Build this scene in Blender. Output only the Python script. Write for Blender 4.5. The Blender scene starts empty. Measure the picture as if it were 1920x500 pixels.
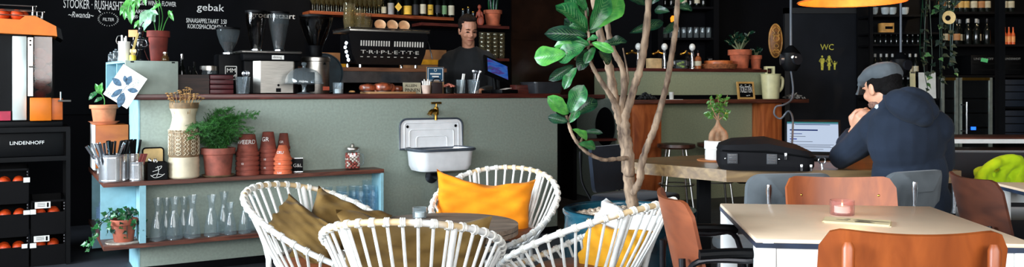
import bpy, bmesh, math, random
from mathutils import Vector, Matrix, Euler, noise
PI=math.pi
C=bpy.context.scene.collection
try: bpy.context.scene.cycles.transparent_max_bounces=40
except Exception: pass
# ---- the place is measured in metres; the camera stands at the origin, 1.15 m up, looking along +Y
F=1563.; CH=1.15; HY=170.; CX=960.
def W(px,py,Y): return Vector(((px-CX)/F*Y,Y,CH-(py-HY)*Y/F))
def on(px,py,z):
    Y=F*(CH-z)/(py-HY); return Vector(((px-CX)/F*Y,Y,z))
class Frame:            # a straight piece of furniture: s along its front, t away from us
    def __init__(s,x,y,deg):
        s.o=Vector((x,y,0)); a=math.radians(deg); s.a=a
        s.e1=Vector((math.cos(a),math.sin(a),0)); s.e2=Vector((-math.sin(a),math.cos(a),0))
    def p(s,u,t,z=0): return s.o+s.e1*u+s.e2*t+Vector((0,0,z))
    def su(s,px,t):
        r=(px-CX)/F; o=s.o+s.e2*t
        return (r*o.y-o.x)/(s.e1.x-r*s.e1.y)
    def y(s,px,t): return s.p(s.su(px,t),t).y
    def z(s,px,py,t): return CH-(py-HY)*s.y(px,t)/F
    def at(s,px,t,z): return s.p(s.su(px,t),t,z)
BAR=Frame(-2.322,5.2,30.63)
RB=Frame(1.073,8.5,22)
ZB=1.128
def lin(v):
    v/=255.; return v/12.92 if v<=.04045 else ((v+.055)/1.055)**2.4
def col(c): return (lin(c[0]),lin(c[1]),lin(c[2]),1)
# ---------------------------------------------------------------- materials
MATS={}
def nm(name):
    m=bpy.data.materials.new(name); m.use_nodes=True; nt=m.node_tree; nt.nodes.clear()
    out=nt.nodes.new('ShaderNodeOutputMaterial'); return m,nt,out
def bsdf(nt,rough=.5,metal=0,spec=.5,coat=0):
    b=nt.nodes.new('ShaderNodeBsdfPrincipled'); b.inputs['Roughness'].default_value=rough
    b.inputs['Metallic'].default_value=metal; b.inputs['Specular IOR Level'].default_value=spec
    b.inputs['Coat Weight'].default_value=coat; b.inputs['Coat Roughness'].default_value=.12; return b
def ramp(nt,stops):
    r=nt.nodes.new('ShaderNodeValToRGB'); e=r.color_ramp.elements
    while len(e)<len(stops): e.new(.5)
    for k,(p,c) in enumerate(stops): e[k].position=p; e[k].color=col(c)
    return r
def coords(nt,scale,obj=True):
    tc=nt.nodes.new('ShaderNodeTexCoord'); mp=nt.nodes.new('ShaderNodeMapping')
    mp.inputs['Scale'].default_value=scale; nt.links.new(tc.outputs['Object' if obj else 'Generated'],mp.inputs['Vector']); return mp
def noisy(nt,mp,scale,detail=5,dist=0):
    n=nt.nodes.new('ShaderNodeTexNoise'); n.inputs['Scale'].default_value=scale; n.inputs['Detail'].default_value=detail
    n.inputs['Distortion'].default_value=dist; nt.links.new(mp.outputs['Vector'],n.inputs['Vector']); return n
def bump(nt,src,b,strength,dist=.01):
    u=nt.nodes.new('ShaderNodeBump'); u.inputs['Strength'].default_value=strength; u.inputs['Distance'].default_value=dist
    nt.links.new(src,u.inputs['Height']); nt.links.new(u.outputs['Normal'],b.inputs['Normal'])
def mat(name,c,rough=.55,metal=0,var=.12,scale=14,bmp=0,spec=.5,coat=0,stretch=(1,1,1),c2=None,sheen=0):
    if name in MATS: return MATS[name]
    m,nt,out=nm(name); b=bsdf(nt,rough,metal,spec,coat)
    lo=c2 or tuple(max(0,v*(1-var)) for v in c); hi=tuple(min(255,v*(1+var*.6)) for v in c)
    n=noisy(nt,coords(nt,stretch),scale); r=ramp(nt,[(.32,lo),(.68,hi)])
    nt.links.new(n.outputs['Fac'],r.inputs['Fac']); nt.links.new(r.outputs['Color'],b.inputs['Base Color'])
    if bmp: bump(nt,n.outputs['Fac'],b,bmp)
    if sheen: b.inputs['Sheen Weight'].default_value=sheen
    nt.links.new(b.outputs[0],out.inputs[0]); MATS[name]=m; return m
def wood(name,c1,c2,rough=.4,stretch=(1.2,14,14),scale=3.,coat=0,bmp=.05):
    if name in MATS: return MATS[name]
    m,nt,out=nm(name); b=bsdf(nt,rough,0,.5,coat); mp=coords(nt,stretch)
    n=noisy(nt,mp,scale,8,1.2); r=ramp(nt,[(.3,c1),(.5,tuple((a+d)/2 for a,d in zip(c1,c2))),(.7,c2)])
    nt.links.new(n.outputs['Fac'],r.inputs['Fac']); nt.links.new(r.outputs['Color'],b.inputs['Base Color'])
    bump(nt,n.outputs['Fac'],b,bmp); nt.links.new(b.outputs[0],out.inputs[0]); MATS[name]=m; return m
def fabric(name,c,c2=None,rough=.95,weave=260,sheen=.3,bmp=.25):
    if name in MATS: return MATS[name]
    m,nt,out=nm(name); b=bsdf(nt,rough,0,.2); b.inputs['Sheen Weight'].default_value=sheen
    mp=coords(nt,(1,1,1)); n=noisy(nt,mp,7,6); w=noisy(nt,mp,weave,2)
    r=ramp(nt,[(.3,c2 or tuple(v*.86 for v in c)),(.7,c)])
    nt.links.new(n.outputs['Fac'],r.inputs['Fac']); nt.links.new(r.outputs['Color'],b.inputs['Base Color'])
    bump(nt,w.outputs['Fac'],b,bmp,.002); nt.links.new(b.outputs[0],out.inputs[0]); MATS[name]=m; return m
def glass(name,tint=(235,242,245),gloss=.04,ior=1.45,body=0,bodyc=(200,215,220)):
    if name in MATS: return MATS[name]
    m,nt,out=nm(name); t=nt.nodes.new('ShaderNodeBsdfTransparent'); t.inputs[0].default_value=col(tint)
    g=nt.nodes.new('ShaderNodeBsdfGlossy'); g.inputs['Roughness'].default_value=gloss
    fr=nt.nodes.new('ShaderNodeLayerWeight'); fr.inputs['Blend'].default_value=.5
    pw=nt.nodes.new('ShaderNodeMath'); pw.operation='POWER'; pw.inputs[1].default_value=3.2; nt.links.new(fr.outputs['Facing'],pw.inputs[0])
    ma=nt.nodes.new('ShaderNodeMath'); ma.operation='MULTIPLY_ADD'; ma.inputs[1].default_value=.62; ma.inputs[2].default_value=.05; nt.links.new(pw.outputs[0],ma.inputs[0])
    mx=nt.nodes.new('ShaderNodeMixShader'); nt.links.new(ma.outputs[0],mx.inputs[0])
    nt.links.new(t.outputs[0],mx.inputs[1]); nt.links.new(g.outputs[0],mx.inputs[2]); last=mx
    if body:
        d=nt.nodes.new('ShaderNodeBsdfDiffuse'); d.inputs[0].default_value=col(bodyc)
        m2=nt.nodes.new('ShaderNodeMixShader'); m2.inputs[0].default_value=body
        nt.links.new(mx.outputs[0],m2.inputs[1]); nt.links.new(d.outputs[0],m2.inputs[2]); last=m2
    nt.links.new(last.outputs[0],out.inputs[0]); MATS[name]=m; return m
def emit(name,c,strength,stripes=None):
    if name in MATS: return MATS[name]
    m,nt,out=nm(name); e=nt.nodes.new('ShaderNodeEmission'); e.inputs['Strength'].default_value=strength; e.inputs['Color'].default_value=col(c)
    nt.links.new(e.outputs[0],out.inputs[0]); MATS[name]=m; return m
def leafmat(name,c,c2,rough=.32):
    if name in MATS: return MATS[name]
    m,nt,out=nm(name); b=bsdf(nt,rough,0,.5); mp=coords(nt,(1,1,1)); n=noisy(nt,mp,5,3)
    r=ramp(nt,[(.35,c2),(.65,c)]); nt.links.new(n.outputs['Fac'],r.inputs['Fac']); nt.links.new(r.outputs['Color'],b.inputs['Base Color'])
    tr=nt.nodes.new('ShaderNodeBsdfTranslucent'); tr.inputs[0].default_value=col(c)
    mx=nt.nodes.new('ShaderNodeMixShader'); mx.inputs[0].default_value=.15
    nt.links.new(b.outputs[0],mx.inputs[1]); nt.links.new(tr.outputs[0],mx.inputs[2]); nt.links.new(mx.outputs[0],out.inputs[0]); MATS[name]=m; return m
# ---------------------------------------------------------------- geometry collector
class G:
    def __init__(s): s.v=[]; s.f=[]
    def add(s,vs,fs,M=None):
        o=len(s.v)
        s.v+= [tuple(M@Vector(v)) for v in vs] if M is not None else [tuple(v) for v in vs]
        s.f+=[tuple(i+o for i in f) for f in fs]; return s
    def bm(s,bm,M=None):
        bm.verts.index_update(); s.add([v.co.copy() for v in bm.verts],[[v.index for v in f.verts] for f in bm.faces],M); bm.free(); return s
    def box(s,c,d,bev=0,M=None,seg=2):
        if bev<=0:
            x,y,z=d[0]/2,d[1]/2,d[2]/2; cx,cy,cz=c
            vs=[(cx+a*x,cy+b*y,cz+e*z) for a in(-1,1) for b in(-1,1) for e in(-1,1)]
            return s.add(vs,[(0,1,3,2),(4,6,7,5),(0,4,5,1),(2,3,7,6),(0,2,6,4),(1,5,7,3)],M)
        b=bmesh.new(); bmesh.ops.create_cube(b,size=1)
        for v in b.verts: v.co=Vector((v.co.x*d[0]+c[0],v.co.y*d[1]+c[1],v.co.z*d[2]+c[2]))
        bmesh.ops.bevel(b,geom=b.edges[:],offset=bev,segments=seg,profile=.5,affect='EDGES'); return s.bm(b,M)
    def bx(s,a,b,bev=0,M=None): return s.box([(p+q)/2 for p,q in zip(a,b)],[abs(q-p) for p,q in zip(a,b)],bev,M)
    def tube(s,path,r,n=8,closed=False,M=None,flat=1.):
        P=[Vector(p) for p in path]; k=len(P); R=r if isinstance(r,(list,tuple)) else [r]*k
        vs=[]; fs=[]; up=None
        for i in range(k):
            a=P[(i-1)%k] if (closed or i>0) else P[i]; b=P[(i+1)%k] if (closed or i<k-1) else P[i]
            d=(b-a); d=d.normalized() if d.length>1e-9 else Vector((0,0,1))
            if up is None: up=d.orthogonal().normalized() if abs(d.z)>.95 else d.cross(Vector((0,0,1))).cross(d).normalized()
            else:
                up=up-d*up.dot(d); up=up.normalized() if up.length>1e-6 else d.orthogonal().normalized()
            sd=d.cross(up)
            for j in range(n):
                t=2*PI*j/n; vs.append(P[i]+up*(R[i]*flat*math.sin(t))+sd*(R[i]*math.cos(t)))
        m=k if closed else k-1
        for i in range(m):
            for j in range(n):
                a=i*n+j; b=i*n+(j+1)%n; c=((i+1)%k)*n+(j+1)%n; d=((i+1)%k)*n+j; fs.append((a,b,c,d))
        if not closed: fs.append(tuple(range(n))[::-1]); fs.append(tuple(range((k-1)*n,k*n)))
        return s.add(vs,fs,M)
    def lathe(s,prof,n=24,c=(0,0,0),M=None,cap=True):
        vs=[]; fs=[]; k=len(prof)
        for (r,z) in prof:
            for j in range(n):
                t=2*PI*(j+.5)/n; vs.append((c[0]+max(r,1e-5)*math.cos(t),c[1]+max(r,1e-5)*math.sin(t),c[2]+z))
        for i in range(k-1):
            for j in range(n): fs.append((i*n+j,i*n+(j+1)%n,(i+1)*n+(j+1)%n,(i+1)*n+j))
        if cap and prof[0][0]>1e-4: fs.append(tuple(range(n))[::-1])
        if cap and prof[-1][0]>1e-4: fs.append(tuple(range((k-1)*n,k*n)))
        return s.add(vs,fs,M)
    def prism(s,poly,a,b,M=None,ax=2):
        n=len(poly); vs=[]
        for h in (a,b):
            for (x,y) in poly: vs.append((x,y,h) if ax==2 else ((x,h,y) if ax==1 else (h,x,y)))
        fs=[tuple(range(n))[::-1],tuple(range(n,2*n))]+[(i,(i+1)%n,n+(i+1)%n,n+i) for i in range(n)]
        return s.add(vs,fs,M)
    def grid(s,fn,nu,nv,th=0,M=None,cu=False):
        vs=[Vector(fn(i/(nu if cu else nu-1) if True else 0,j/(nv-1))) for i in range(nu) for j in range(nv)]
        fs=[]; m=nu if cu else nu-1
        for i in range(m):
            for j in range(nv-1):
                i2=(i+1)%nu; fs.append((i*nv+j,i2*nv+j,i2*nv+j+1,i*nv+j+1))
        if th:
            N=[Vector((0,0,0)) for _ in vs]
            for f in fs:
                q=(vs[f[2]]-vs[f[0]]).cross(vs[f[3]]-vs[f[1]])
                for i in f: N[i]+=q
            o=len(vs); vs2=[v-(q.normalized() if q.length>1e-12 else Vector((0,0,1)))*th for v,q in zip(vs,N)]
            fs2=[tuple(i+o for i in f)[::-1] for f in fs]; rim=[]
            if not cu:
                for j in range(nv-1): rim.append((j,j+1,o+j+1,o+j)); b=(nu-1)*nv; rim.append((b+j+1,b+j,o+b+j,o+b+j+1))
            for i in range(m):
                i2=(i+1)%nu; rim.append((i2*nv,i*nv,o+i*nv,o+i2*nv)); e=nv-1; rim.append((i*nv+e,i2*nv+e,o+i2*nv+e,o+i*nv+e))
            vs=vs+vs2; fs=fs+fs2+rim
        return s.add(vs,fs,M)
    def ell(s,c,r,n=14,m=9,M=None,rot=None):
        vs=[];fs=[]; Q=rot or Matrix.Identity(3)
        if isinstance(r,(int,float)): r=(r,r,r)
        for i in range(m+1):
            p=PI*i/m
            for j in range(n):
                t=2*PI*j/n; vs.append(Q@Vector((r[0]*math.sin(p)*math.cos(t),r[1]*math.sin(p)*math.sin(t),-r[2]*math.cos(p)))+Vector(c))
        for i in range(m):
            for j in range(n):
                f=(i*n+j,i*n+(j+1)%n,(i+1)*n+(j+1)%n,(i+1)*n+j); fs.append(f)
        return s.add(vs,fs,M)
    def mesh(s,name,ang=38,keep=False):
        me=bpy.data.meshes.new(name); me.from_pydata(s.v,[],s.f); me.validate(); b=bmesh.new(); b.from_mesh(me)
        bmesh.ops.remove_doubles(b,verts=b.verts[:],dist=1e-6)
        bmesh.ops.dissolve_degenerate(b,edges=b.edges[:],dist=1e-7)
        if not keep: bmesh.ops.recalc_face_normals(b,faces=b.faces[:])
        b.to_mesh(me); b.free()
        me.polygons.foreach_set('use_smooth',[True]*len(me.polygons)); me.set_sharp_from_angle(angle=math.radians(ang)); return me
    def build(s,name,m,parent=None,ang=38,label=None):
        o=bpy.data.objects.new(name,s.mesh(name,ang)); C.objects.link(o)
        for q in (m if isinstance(m,(list,tuple)) else [m]): o.data.materials.append(q)
        if parent is not None: o.parent=parent
        if label: o['label']=label
        return o
def tag(o,label,cat,group=None,kind=None):
    o['label']=label; o['category']=cat
    if group: o['group']=group
    if kind: o['kind']=kind
    return o
def thing(name,label,cat,loc=(0,0,0),rz=0,group=None,rot=None):
    o=bpy.data.objects.new(name,None); C.objects.link(o); o.location=loc; o.rotation_euler=rot or (0,0,rz); o.empty_display_size=.05
    return tag(o,label,cat,group)
def solo(name,g,m,label,cat,loc=(0,0,0),rz=0,group=None,ang=38,kind=None,rot=None):
    o=g.build(name,m,None,ang); o.location=loc; o.rotation_euler=rot or (0,0,rz); return tag(o,label,cat,group,kind)
def struct(name,g,m,parent=None):
    o=g.build(name,m,parent)
    if parent is None: o['kind']='structure'
    return o
def dup(root,loc,rz=None,label=None,group=None,scale=None,rot=None):
    r=root.copy(); C.objects.link(r); r.location=loc
    if rz is not None: r.rotation_euler=(0,0,rz)
    if rot is not None: r.rotation_euler=rot
    if label: r['label']=label
    if group: r['group']=group
    if scale: r.scale=(scale,)*3 if isinstance(scale,(int,float)) else scale
    for ch in list(root.children):
        c=ch.copy(); C.objects.link(c); c.parent=r
        for g in list(ch.children):
            d=g.copy(); C.objects.link(d); d.parent=c
    return r
def remesh(g,name,m,parent=None,vox=.008,smooth=4,sub=0):
    o=bpy.data.objects.new(name,g.mesh(name)); C.objects.link(o)
    r=o.modifiers.new('r','REMESH'); r.mode='VOXEL'; r.voxel_size=vox; r.use_smooth_shade=True
    if smooth: q=o.modifiers.new('s','SMOOTH'); q.iterations=smooth; q.factor=.5
    dg=bpy.context.evaluated_depsgraph_get(); dg.update(); me=bpy.data.meshes.new_from_object(o.evaluated_get(dg)); me.name=name
    o.modifiers.clear(); o.data=me; me.materials.clear(); me.materials.append(m)
    me.polygons.foreach_set('use_smooth',[True]*len(me.polygons))
    if parent is not None: o.parent=parent
    return o
def text(name,s,size,m,parent,loc,rot,depth=.0008,align='LEFT',shear=0,space=1.,label=None,sx=1.):
    cu=bpy.data.curves.new(name,'FONT'); cu.body=s; cu.size=size; cu.extrude=depth; cu.align_x=align; cu.shear=shear; cu.space_character=space; cu.resolution_u=3
    o=bpy.data.objects.new(name,cu); C.objects.link(o)
    dg=bpy.context.evaluated_depsgraph_get(); me=bpy.data.meshes.new_from_object(o.evaluated_get(dg)); me.name=name
    bpy.data.objects.remove(o); o=bpy.data.objects.new(name,me); C.objects.link(o); me.materials.clear(); me.materials.append(m)
    o.location=loc; o.rotation_euler=rot; o.scale=(sx,1,1)
    if parent is not None: o.parent=parent
    if label: o['label']=label
    return o
def smooth_path(pts,n=6):
    P=[Vector(p) for p in pts]; out=[]
    for i in range(len(P)-1):
        p0=P[max(i-1,0)];p1=P[i];p2=P[i+1];p3=P[min(i+2,len(P)-1)]
        for k in range(n):
            t=k/n; out.append(.5*((2*p1)+(p2-p0)*t+(2*p0-5*p1+4*p2-p3)*t*t+(3*p1-p0-3*p2+p3)*t**3))
    out.append(P[-1]); return out
def interp(vals,n):
    out=[]; k=len(vals)-1
    for i in range(n):
        t=i/(n-1)*k; j=min(int(t),k-1); out.append(vals[j]+(vals[j+1]-vals[j])*(t-j))
    return out
def aim(d,up=(0,0,1)):       # matrix whose Y axis runs along d
    y=Vector(d).normalized(); x=y.cross(Vector(up)); x=x.normalized() if x.length>1e-5 else Vector((1,0,0)); z=x.cross(y)
    return Matrix((x,y,z)).transposed()
RX=(PI/2,0,0)
# ---------------------------------------------------------------- palette
M_black=mat('black_paint',(5,5,8),.7,var=.25,scale=3,spec=.08)
M_board=mat('chalkboard_black',(10,11,14),.8,var=.2,scale=4,spec=.08)
M_blackmetal=mat('black_metal',(7,8,10),.5,0,var=.2,spec=.12)
M_blackplastic=mat('black_plastic',(7,8,10),.5,var=.2,spec=.12)
M_chrome=mat('chrome',(215,218,222),.16,1,var=.05)
M_steel=mat('brushed_steel',(190,186,178),.34,1,var=.08,stretch=(1,1,20))
M_white=mat('white_lacquer',(236,236,232),.35,var=.03,coat=.2)
M_whitepaint=mat('white_cane_paint',(240,240,236),.4,var=.05,scale=30)
M_cane=mat('bare_cane',(214,186,140),.5,var=.15,scale=30)
M_binding=mat('cane_binding',(232,230,222),.5,var=.1,scale=60)
M_green=mat('sage_wall_paint',(142,154,143),.8,var=.05,scale=60,bmp=.12)
M_blue=mat('pale_blue_paint_and_cool_light',(138,186,198),.7,var=.05,scale=20)  # on the bar end this blue carries the cool daylight from the left
M_walnut=wood('walnut',(62,30,22),(124,70,50),.4)
M_bartop=wood('bartop_mahogany',(58,22,20),(104,48,38),.35)
M_terra=mat('terracotta',(186,98,66),.8,var=.16,scale=16,bmp=.1)
M_terradark=mat('old_terracotta',(128,62,48),.8,var=.25,scale=14,bmp=.1)
M_terralite=mat('light_terracotta',(204,128,88),.8,var=.12,scale=16)
M_soil=mat('soil',(40,30,24),.95,var=.4,scale=60,bmp=.5)
M_glass=glass('clear_glass',(250,252,252)); M_glassd=glass('thick_glass',(242,246,248),.05,body=.07)
M_glassblue=glass('blue_glass',(244,250,253),.04,body=.025,bodyc=(150,195,225))
M_smoke=glass('smoked_plastic',(176,172,168),.06)
M_chalk=mat('chalk_white',(246,244,234),.95,var=.15,scale=80)
M_paper=mat('paper_white',(235,233,226),.85,var=.03)
M_orangep=mat('orange_plastic',(214,110,10),.4,var=.05,spec=.35)
M_fruit=mat('orange_peel',(214,70,16),.5,var=.12,scale=60,bmp=.15)
M_leaf=leafmat('deep_green_leaf',(44,116,58),(20,70,42)); M_leafb=leafmat('bright_green_leaf',(92,170,72),(52,128,60)); M_leafd=leafmat('dark_green_leaf',(22,62,42),(12,36,28))
M_bark=mat('pale_bark',(150,128,106),.9,scale=26,bmp=.9,stretch=(1,1,.35),c2=(62,46,38))
M_brass=mat('brass',(196,152,70),.28,1,var=.1)
# ================================================================ camera, room, light
cam=bpy.data.cameras.new('camera'); co=bpy.data.objects.new('camera',cam); C.objects.link(co)
co.location=(0,0,CH); co.rotation_euler=(PI/2,0,0); cam.sensor_width=36; cam.lens=36*F/1920; cam.shift_y=-80/1920; cam.clip_end=60; cam.clip_start=.05
bpy.context.scene.camera=co
vs=bpy.context.scene.view_settings; vs.view_transform='Standard'; vs.look='None'; vs.exposure=0; vs.gamma=1; vs.use_curve_mapping=False
w=bpy.data.worlds.new('sky'); bpy.context.scene.world=w; w.use_nodes=True
bg=w.node_tree.nodes['Background']; bg.inputs[0].default_value=(.75,.87,1,1); bg.inputs[1].default_value=.9
M_floor=mat('dark_concrete_floor',(52,54,60),.55,var=.3,scale=3,bmp=.04)
M_ceil=mat('dark_ceiling',(22,22,26),.9)
XL=-4.95; XR=6.7; YF=-1.4; YB=10.; ZC=3.2
struct('floor',G().bx((XL-.2,YF-.2,-.1),(XR+.2,YB+.3,0)),M_floor)
struct('ceiling',G().bx((XL-.2,YF-.2,ZC),(XR+.2,YB+.3,ZC+.1)),M_ceil)
def wall_with_hole(name,mk,a0,a1,h0,h1,z0,z1,m):
    g=G()
    for (p,q,za,zb) in ((a0,h0,0,ZC),(h1,a1,0,ZC),(h0,h1,0,z0),(h0,h1,z1,ZC)): mk(g,p,q,za,zb)
    return struct(name,g,m)
M_plaster=mat('grey_plaster',(70,72,76),.8,var=.1,scale=5)
WL=(-.6,4.3,.9,3.0); WF=(-3.6,4.2,1.25,3.05)
wall_with_hole('wall_left',lambda g,p,q,a,b:g.bx((XL-.2,p,a),(XL,q,b)),YF,6.5,WL[0],WL[1],WL[2],WL[3],M_plaster)
wall_with_hole('wall_front',lambda g,p,q,a,b:g.bx((p,YF-.2,a),(q,YF,b)),XL,XR,WF[0],WF[1],WF[2],WF[3],M_plaster)
M_wframe=mat('window_frame_black',(22,23,26),.5)
M_pane=glass('window_pane',(250,252,255),.02)
g=G()
for y in [WL[0]+.03+k*(WL[1]-WL[0]-.06)/4 for k in range(5)]: g.box((XL-.1,y,(WL[2]+WL[3])/2),(.08,.06,WL[3]-WL[2]))
for z in (WL[2]+.03,WL[3]-.03): g.box((XL-.1,(WL[0]+WL[1])/2,z),(.08,WL[1]-WL[0],.06))
w1=struct('window_1',g,M_wframe); struct('pane',G().box((XL-.1,(WL[0]+WL[1])/2,(WL[2]+WL[3])/2),(.006,WL[1]-WL[0]-.08,WL[3]-WL[2]-.08)),M_pane,w1)
g=G()
for x in [WF[0]+.03+k*(WF[1]-WF[0]-.06)/5 for k in range(6)]: g.box((x,YF-.1,(WF[2]+WF[3])/2),(.06,.08,WF[3]-WF[2]))
for z in (WF[2]+.03,WF[3]-.03): g.box(((WF[0]+WF[1])/2,YF-.1,z),(WF[1]-WF[0],.08,.06))
w2=struct('window_2',g,M_wframe); struct('pane',G().box(((WF[0]+WF[1])/2,YF-.1,(WF[2]+WF[3])/2),(WF[1]-WF[0]-.08,.006,WF[3]-WF[2]-.08)),M_pane,w2)
TW=2.35; sA=-2.1; sB=5.45
o=struct('wall_back',G().bx((sA,TW,0),(sB,TW+.15,ZC)),M_black); o.location=BAR.o; o.rotation_euler=(0,0,BAR.a)
struct('wall_rear',G().bx((1.1,YB,0),(XR,YB+.15,ZC)),M_black)
struct('wall_right',G().bx((XR,YF,0),(XR+.15,YB,ZC)),M_black)
def area(name,loc,rot,sx,sy,power,c):
    l=bpy.data.lights.new(name,'AREA'); l.shape='RECTANGLE'; l.size=sx; l.size_y=sy; l.energy=power; l.color=c
    o=bpy.data.objects.new(name,l); C.objects.link(o); o.location=loc; o.rotation_euler=rot; return o
def point(name,loc,power,c,r=.04):
    l=bpy.data.lights.new(name,'POINT'); l.energy=power; l.color=c; l.shadow_soft_size=r
    o=bpy.data.objects.new(name,l); C.objects.link(o); o.location=loc; return o
def spot(name,loc,to,power,c,ang=60,r=.05):
    l=bpy.data.lights.new(name,'SPOT'); l.energy=power; l.color=c; l.spot_size=math.radians(ang); l.spot_blend=.6; l.shadow_soft_size=r
    o=bpy.data.objects.new(name,l); C.objects.link(o); o.location=loc; d=Vector(to)-Vector(loc); o.rotation_euler=d.to_track_quat('-Z','Y').to_euler(); return o
P_LEFT,P_FRONT=1300,560
area('daylight_left_window',(XL-.25,(WL[0]+WL[1])/2,(WL[2]+WL[3])/2),(0,-PI/2,0),WL[3]-WL[2],WL[1]-WL[0],P_LEFT,(.86,.95,1.))
area('daylight_front_window',((WF[0]+WF[1])/2,YF-.25,(WF[2]+WF[3])/2),(-PI/2,0,PI),WF[1]-WF[0],WF[3]-WF[2],P_FRONT,(1.,.97,.92))
# warm ceiling spots over the bar and the back of the room
M_lampglow=emit('warm_lamp_glow',(255,200,130),6)
for k,(p,to,pw) in enumerate(((BAR.p(1.6,1.55,3.1),BAR.p(2.0,2.1,1.75),55),(BAR.p(3.0,1.15,3.1),BAR.p(2.9,1.0,1.2),28),((2.1,7.7,3.1),(2.6,9.2,1.2),35),((5.0,7.8,3.1),(5.2,9.6,1.4),95))):
    t=thing('ceiling_spotlight','black ceiling spotlight '+('over the espresso machine','over the till','over the beer taps','over the wine shelves')[k],'lamp',p)
    G().lathe([(.05,0),(.055,.1),(.015,.1)],16).build('shade',M_blackmetal,t); G().lathe([(.04,-.004),(.04,.004)],16,(0,0,.02)).build('bulb',M_lampglow,t)
    spot('spot_light',Vector(p)-Vector((0,0,.02)),to,pw,(1,.72,.42),75)
# ================================================================ bar counter and its shelf
SR=3.13
bar=thing('bar_counter','long grey-green bar counter with a dark wooden top and a sink on its front','bar',BAR.o,BAR.a)
G().bx((0,0,.0),(SR,.5,ZB-.034),.004).build('counter_body',M_green,bar)
G().bx((0.001,-.001,.0),(-.008,.5,ZB-.036)).build('end_panel',M_blue,bar,label='end panel tinted pale blue by cool window light')  # cool light of the left window put into the panel colour
G().bx((-.03,-.025,ZB-.034),(SR+.012,.56,ZB),.003).build('worktop',M_bartop,bar)
G().bx((-.01,-.006,0),(SR+.004,.0,.05)).build('plinth',M_black,bar)
FT=-.18; SL=-.218; SE=BAR.su(720,FT); DB=1.05
shelf=thing('corner_shelf_unit','two tier pale blue shelf with walnut boards wrapped round the left end of the bar','shelf',BAR.o,BAR.a)
def lboard(z0,z1):
    return G().prism([(SL,FT),(SE,FT),(SE,-.001),(-.012,-.001),(-.012,DB),(SL,DB)],z0,z1)
Z1=.603; Z0=.228
lboard(.577,Z1).build('upper_board',M_walnut,shelf); lboard(.202,Z0).build('lower_board',M_walnut,shelf)
s0=BAR.su(262,FT); G().bx((s0,FT+.004,Z0),(s0+.035,-.002,.577)).build('divider',M_blue,shelf)
G().bx((SE-.022,FT+.003,Z0),(SE-.002,-.002,.577)).build('end_panel',M_blue,shelf)
G().bx((SL+.005,.09,Z0),(-.014,.108,.577)).build('partition',M_blue,shelf)
G().bx((SL+.02,DB-.03,.02),(-.014,DB-.012,.577)).build('back_panel',M_blue,shelf)
# raised middle shelf behind the bar carrying the espresso machine, and the back counter
rs=thing('machine_ledge','raised brown ledge behind the bar under the espresso machine','counter',BAR.o,BAR.a)
ZM=1.335
M_ledge=wood('ledge_wood',(88,52,34),(150,98,64),.45)
G().bx((1.1,.62,ZM-.03),(2.43,1.28,ZM)).build('ledge_top',M_ledge,rs)
G().bx((1.12,.64,ZM-.12),(2.4,.66,ZM-.03)).build('steel_rail',mat('dull_steel',(90,92,96),.35,.8),rs)
for s in (1.15,2.34): G().bx((s,.66,0),(s+.05,1.2,ZM-.03)).build('upright',M_black,rs)
G().bx((1.15,1.2,0),(2.39,1.22,ZM-.03)).build('back_board',M_black,rs)
bc=thing('back_counter','low black counter along the wall behind the barista','counter',BAR.o,BAR.a)
G().bx((.2,1.85,0),(4.6,2.33,.9)).build('cabinet',M_black,bc); G().bx((.18,1.82,.9),(4.62,2.34,.94)).build('worktop',M_bartop,bc)
# ---------------------------------------------------------------- chalkboard with the menu
def fit_text(name,s,fr,px0,px1,py,cap,t,m,parent,shear=0,label=None,depth=.001,flip=False):
    """writing on a plane of a frame: left end, right end, baseline and capital height as seen"""
    s0,s1=fr.su(px0,t),fr.su(px1,t); y=fr.y(px0,t); zb=CH-(py-HY)*y/F
    o=text(name,s,1,m,parent,(0,0,0),(0,0,0),depth,shear=shear,label=label)
    xs=[v.co.x for v in o.data.vertices]; x0,x1=min(xs),max(xs); k=(s1-s0)/(x1-x0); h=cap*y/F/.7
    o.data.transform(Matrix.Diagonal((k,h,1,1))@Matrix.Translation((-x0,0,0)))
    loc=fr.p(s0,t,zb); o.rotation_euler=(PI/2,0,fr.a); o.location=loc
    if parent is not None: 
        o.location=Matrix.LocRotScale(parent.location,parent.rotation_euler,None).inverted()@loc; o.rotation_euler=(PI/2,0,fr.a-parent.rotation_euler.z)
    return o
cb=thing('chalkboard','large black chalkboard wall panel with the handwritten menu behind the bar','chalkboard',BAR.p(0,TW,0),BAR.a)
sb1=BAR.su(582,TW-.03)
G().bx((-1.6,-.025,.95),(sb1,-.002,2.9)).build('board',M_board,cb)
T=TW-.028
for a in (('STOOKER · RUSHASHTI',119,232,14.5,17),('~Rwanda~',128,176,32,11,.3),('FILTER',193,214,39,6),('ED · SOGDE WINE & FLOWER',238,330,8,9),('UIS MARKTE',232,279,24,7.5),('BOONTJES · BOOT',233,277,33,5.5),
          ('gebak',369,420,19,13),('SINAASAPPELTAART  3.50',349,425,42,8.5),('KOKOSMACRONEN  2',352,424,53,8.5),('groentetaart',470,553,32,10.5)):
    fit_text('chalk_writing',a[0],BAR,a[1],a[2],a[3],a[4],T,M_chalk,cb,a[5] if len(a)>5 else .05)
g=G(); cx=BAR.p(0,TW); c0=Vector((BAR.su(203,T),-.028,BAR.z(203,36,T))); kx=7.2/F
for k in range(26):
    a=2*PI*k/26; r0=(14.5+1.5*math.sin(a)**4); d=Vector((math.cos(a)*1.05,0,math.sin(a)*.72))
    g.tube([c0+d*(r0*kx),c0+d*((r0+2.6)*kx)],.0022,5)
g.tube([c0+Vector((-.075,0,.075)),c0+Vector((-.06,0,.055))],.005,6)
g.build('chalk_rays',M_chalk,cb)
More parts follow.
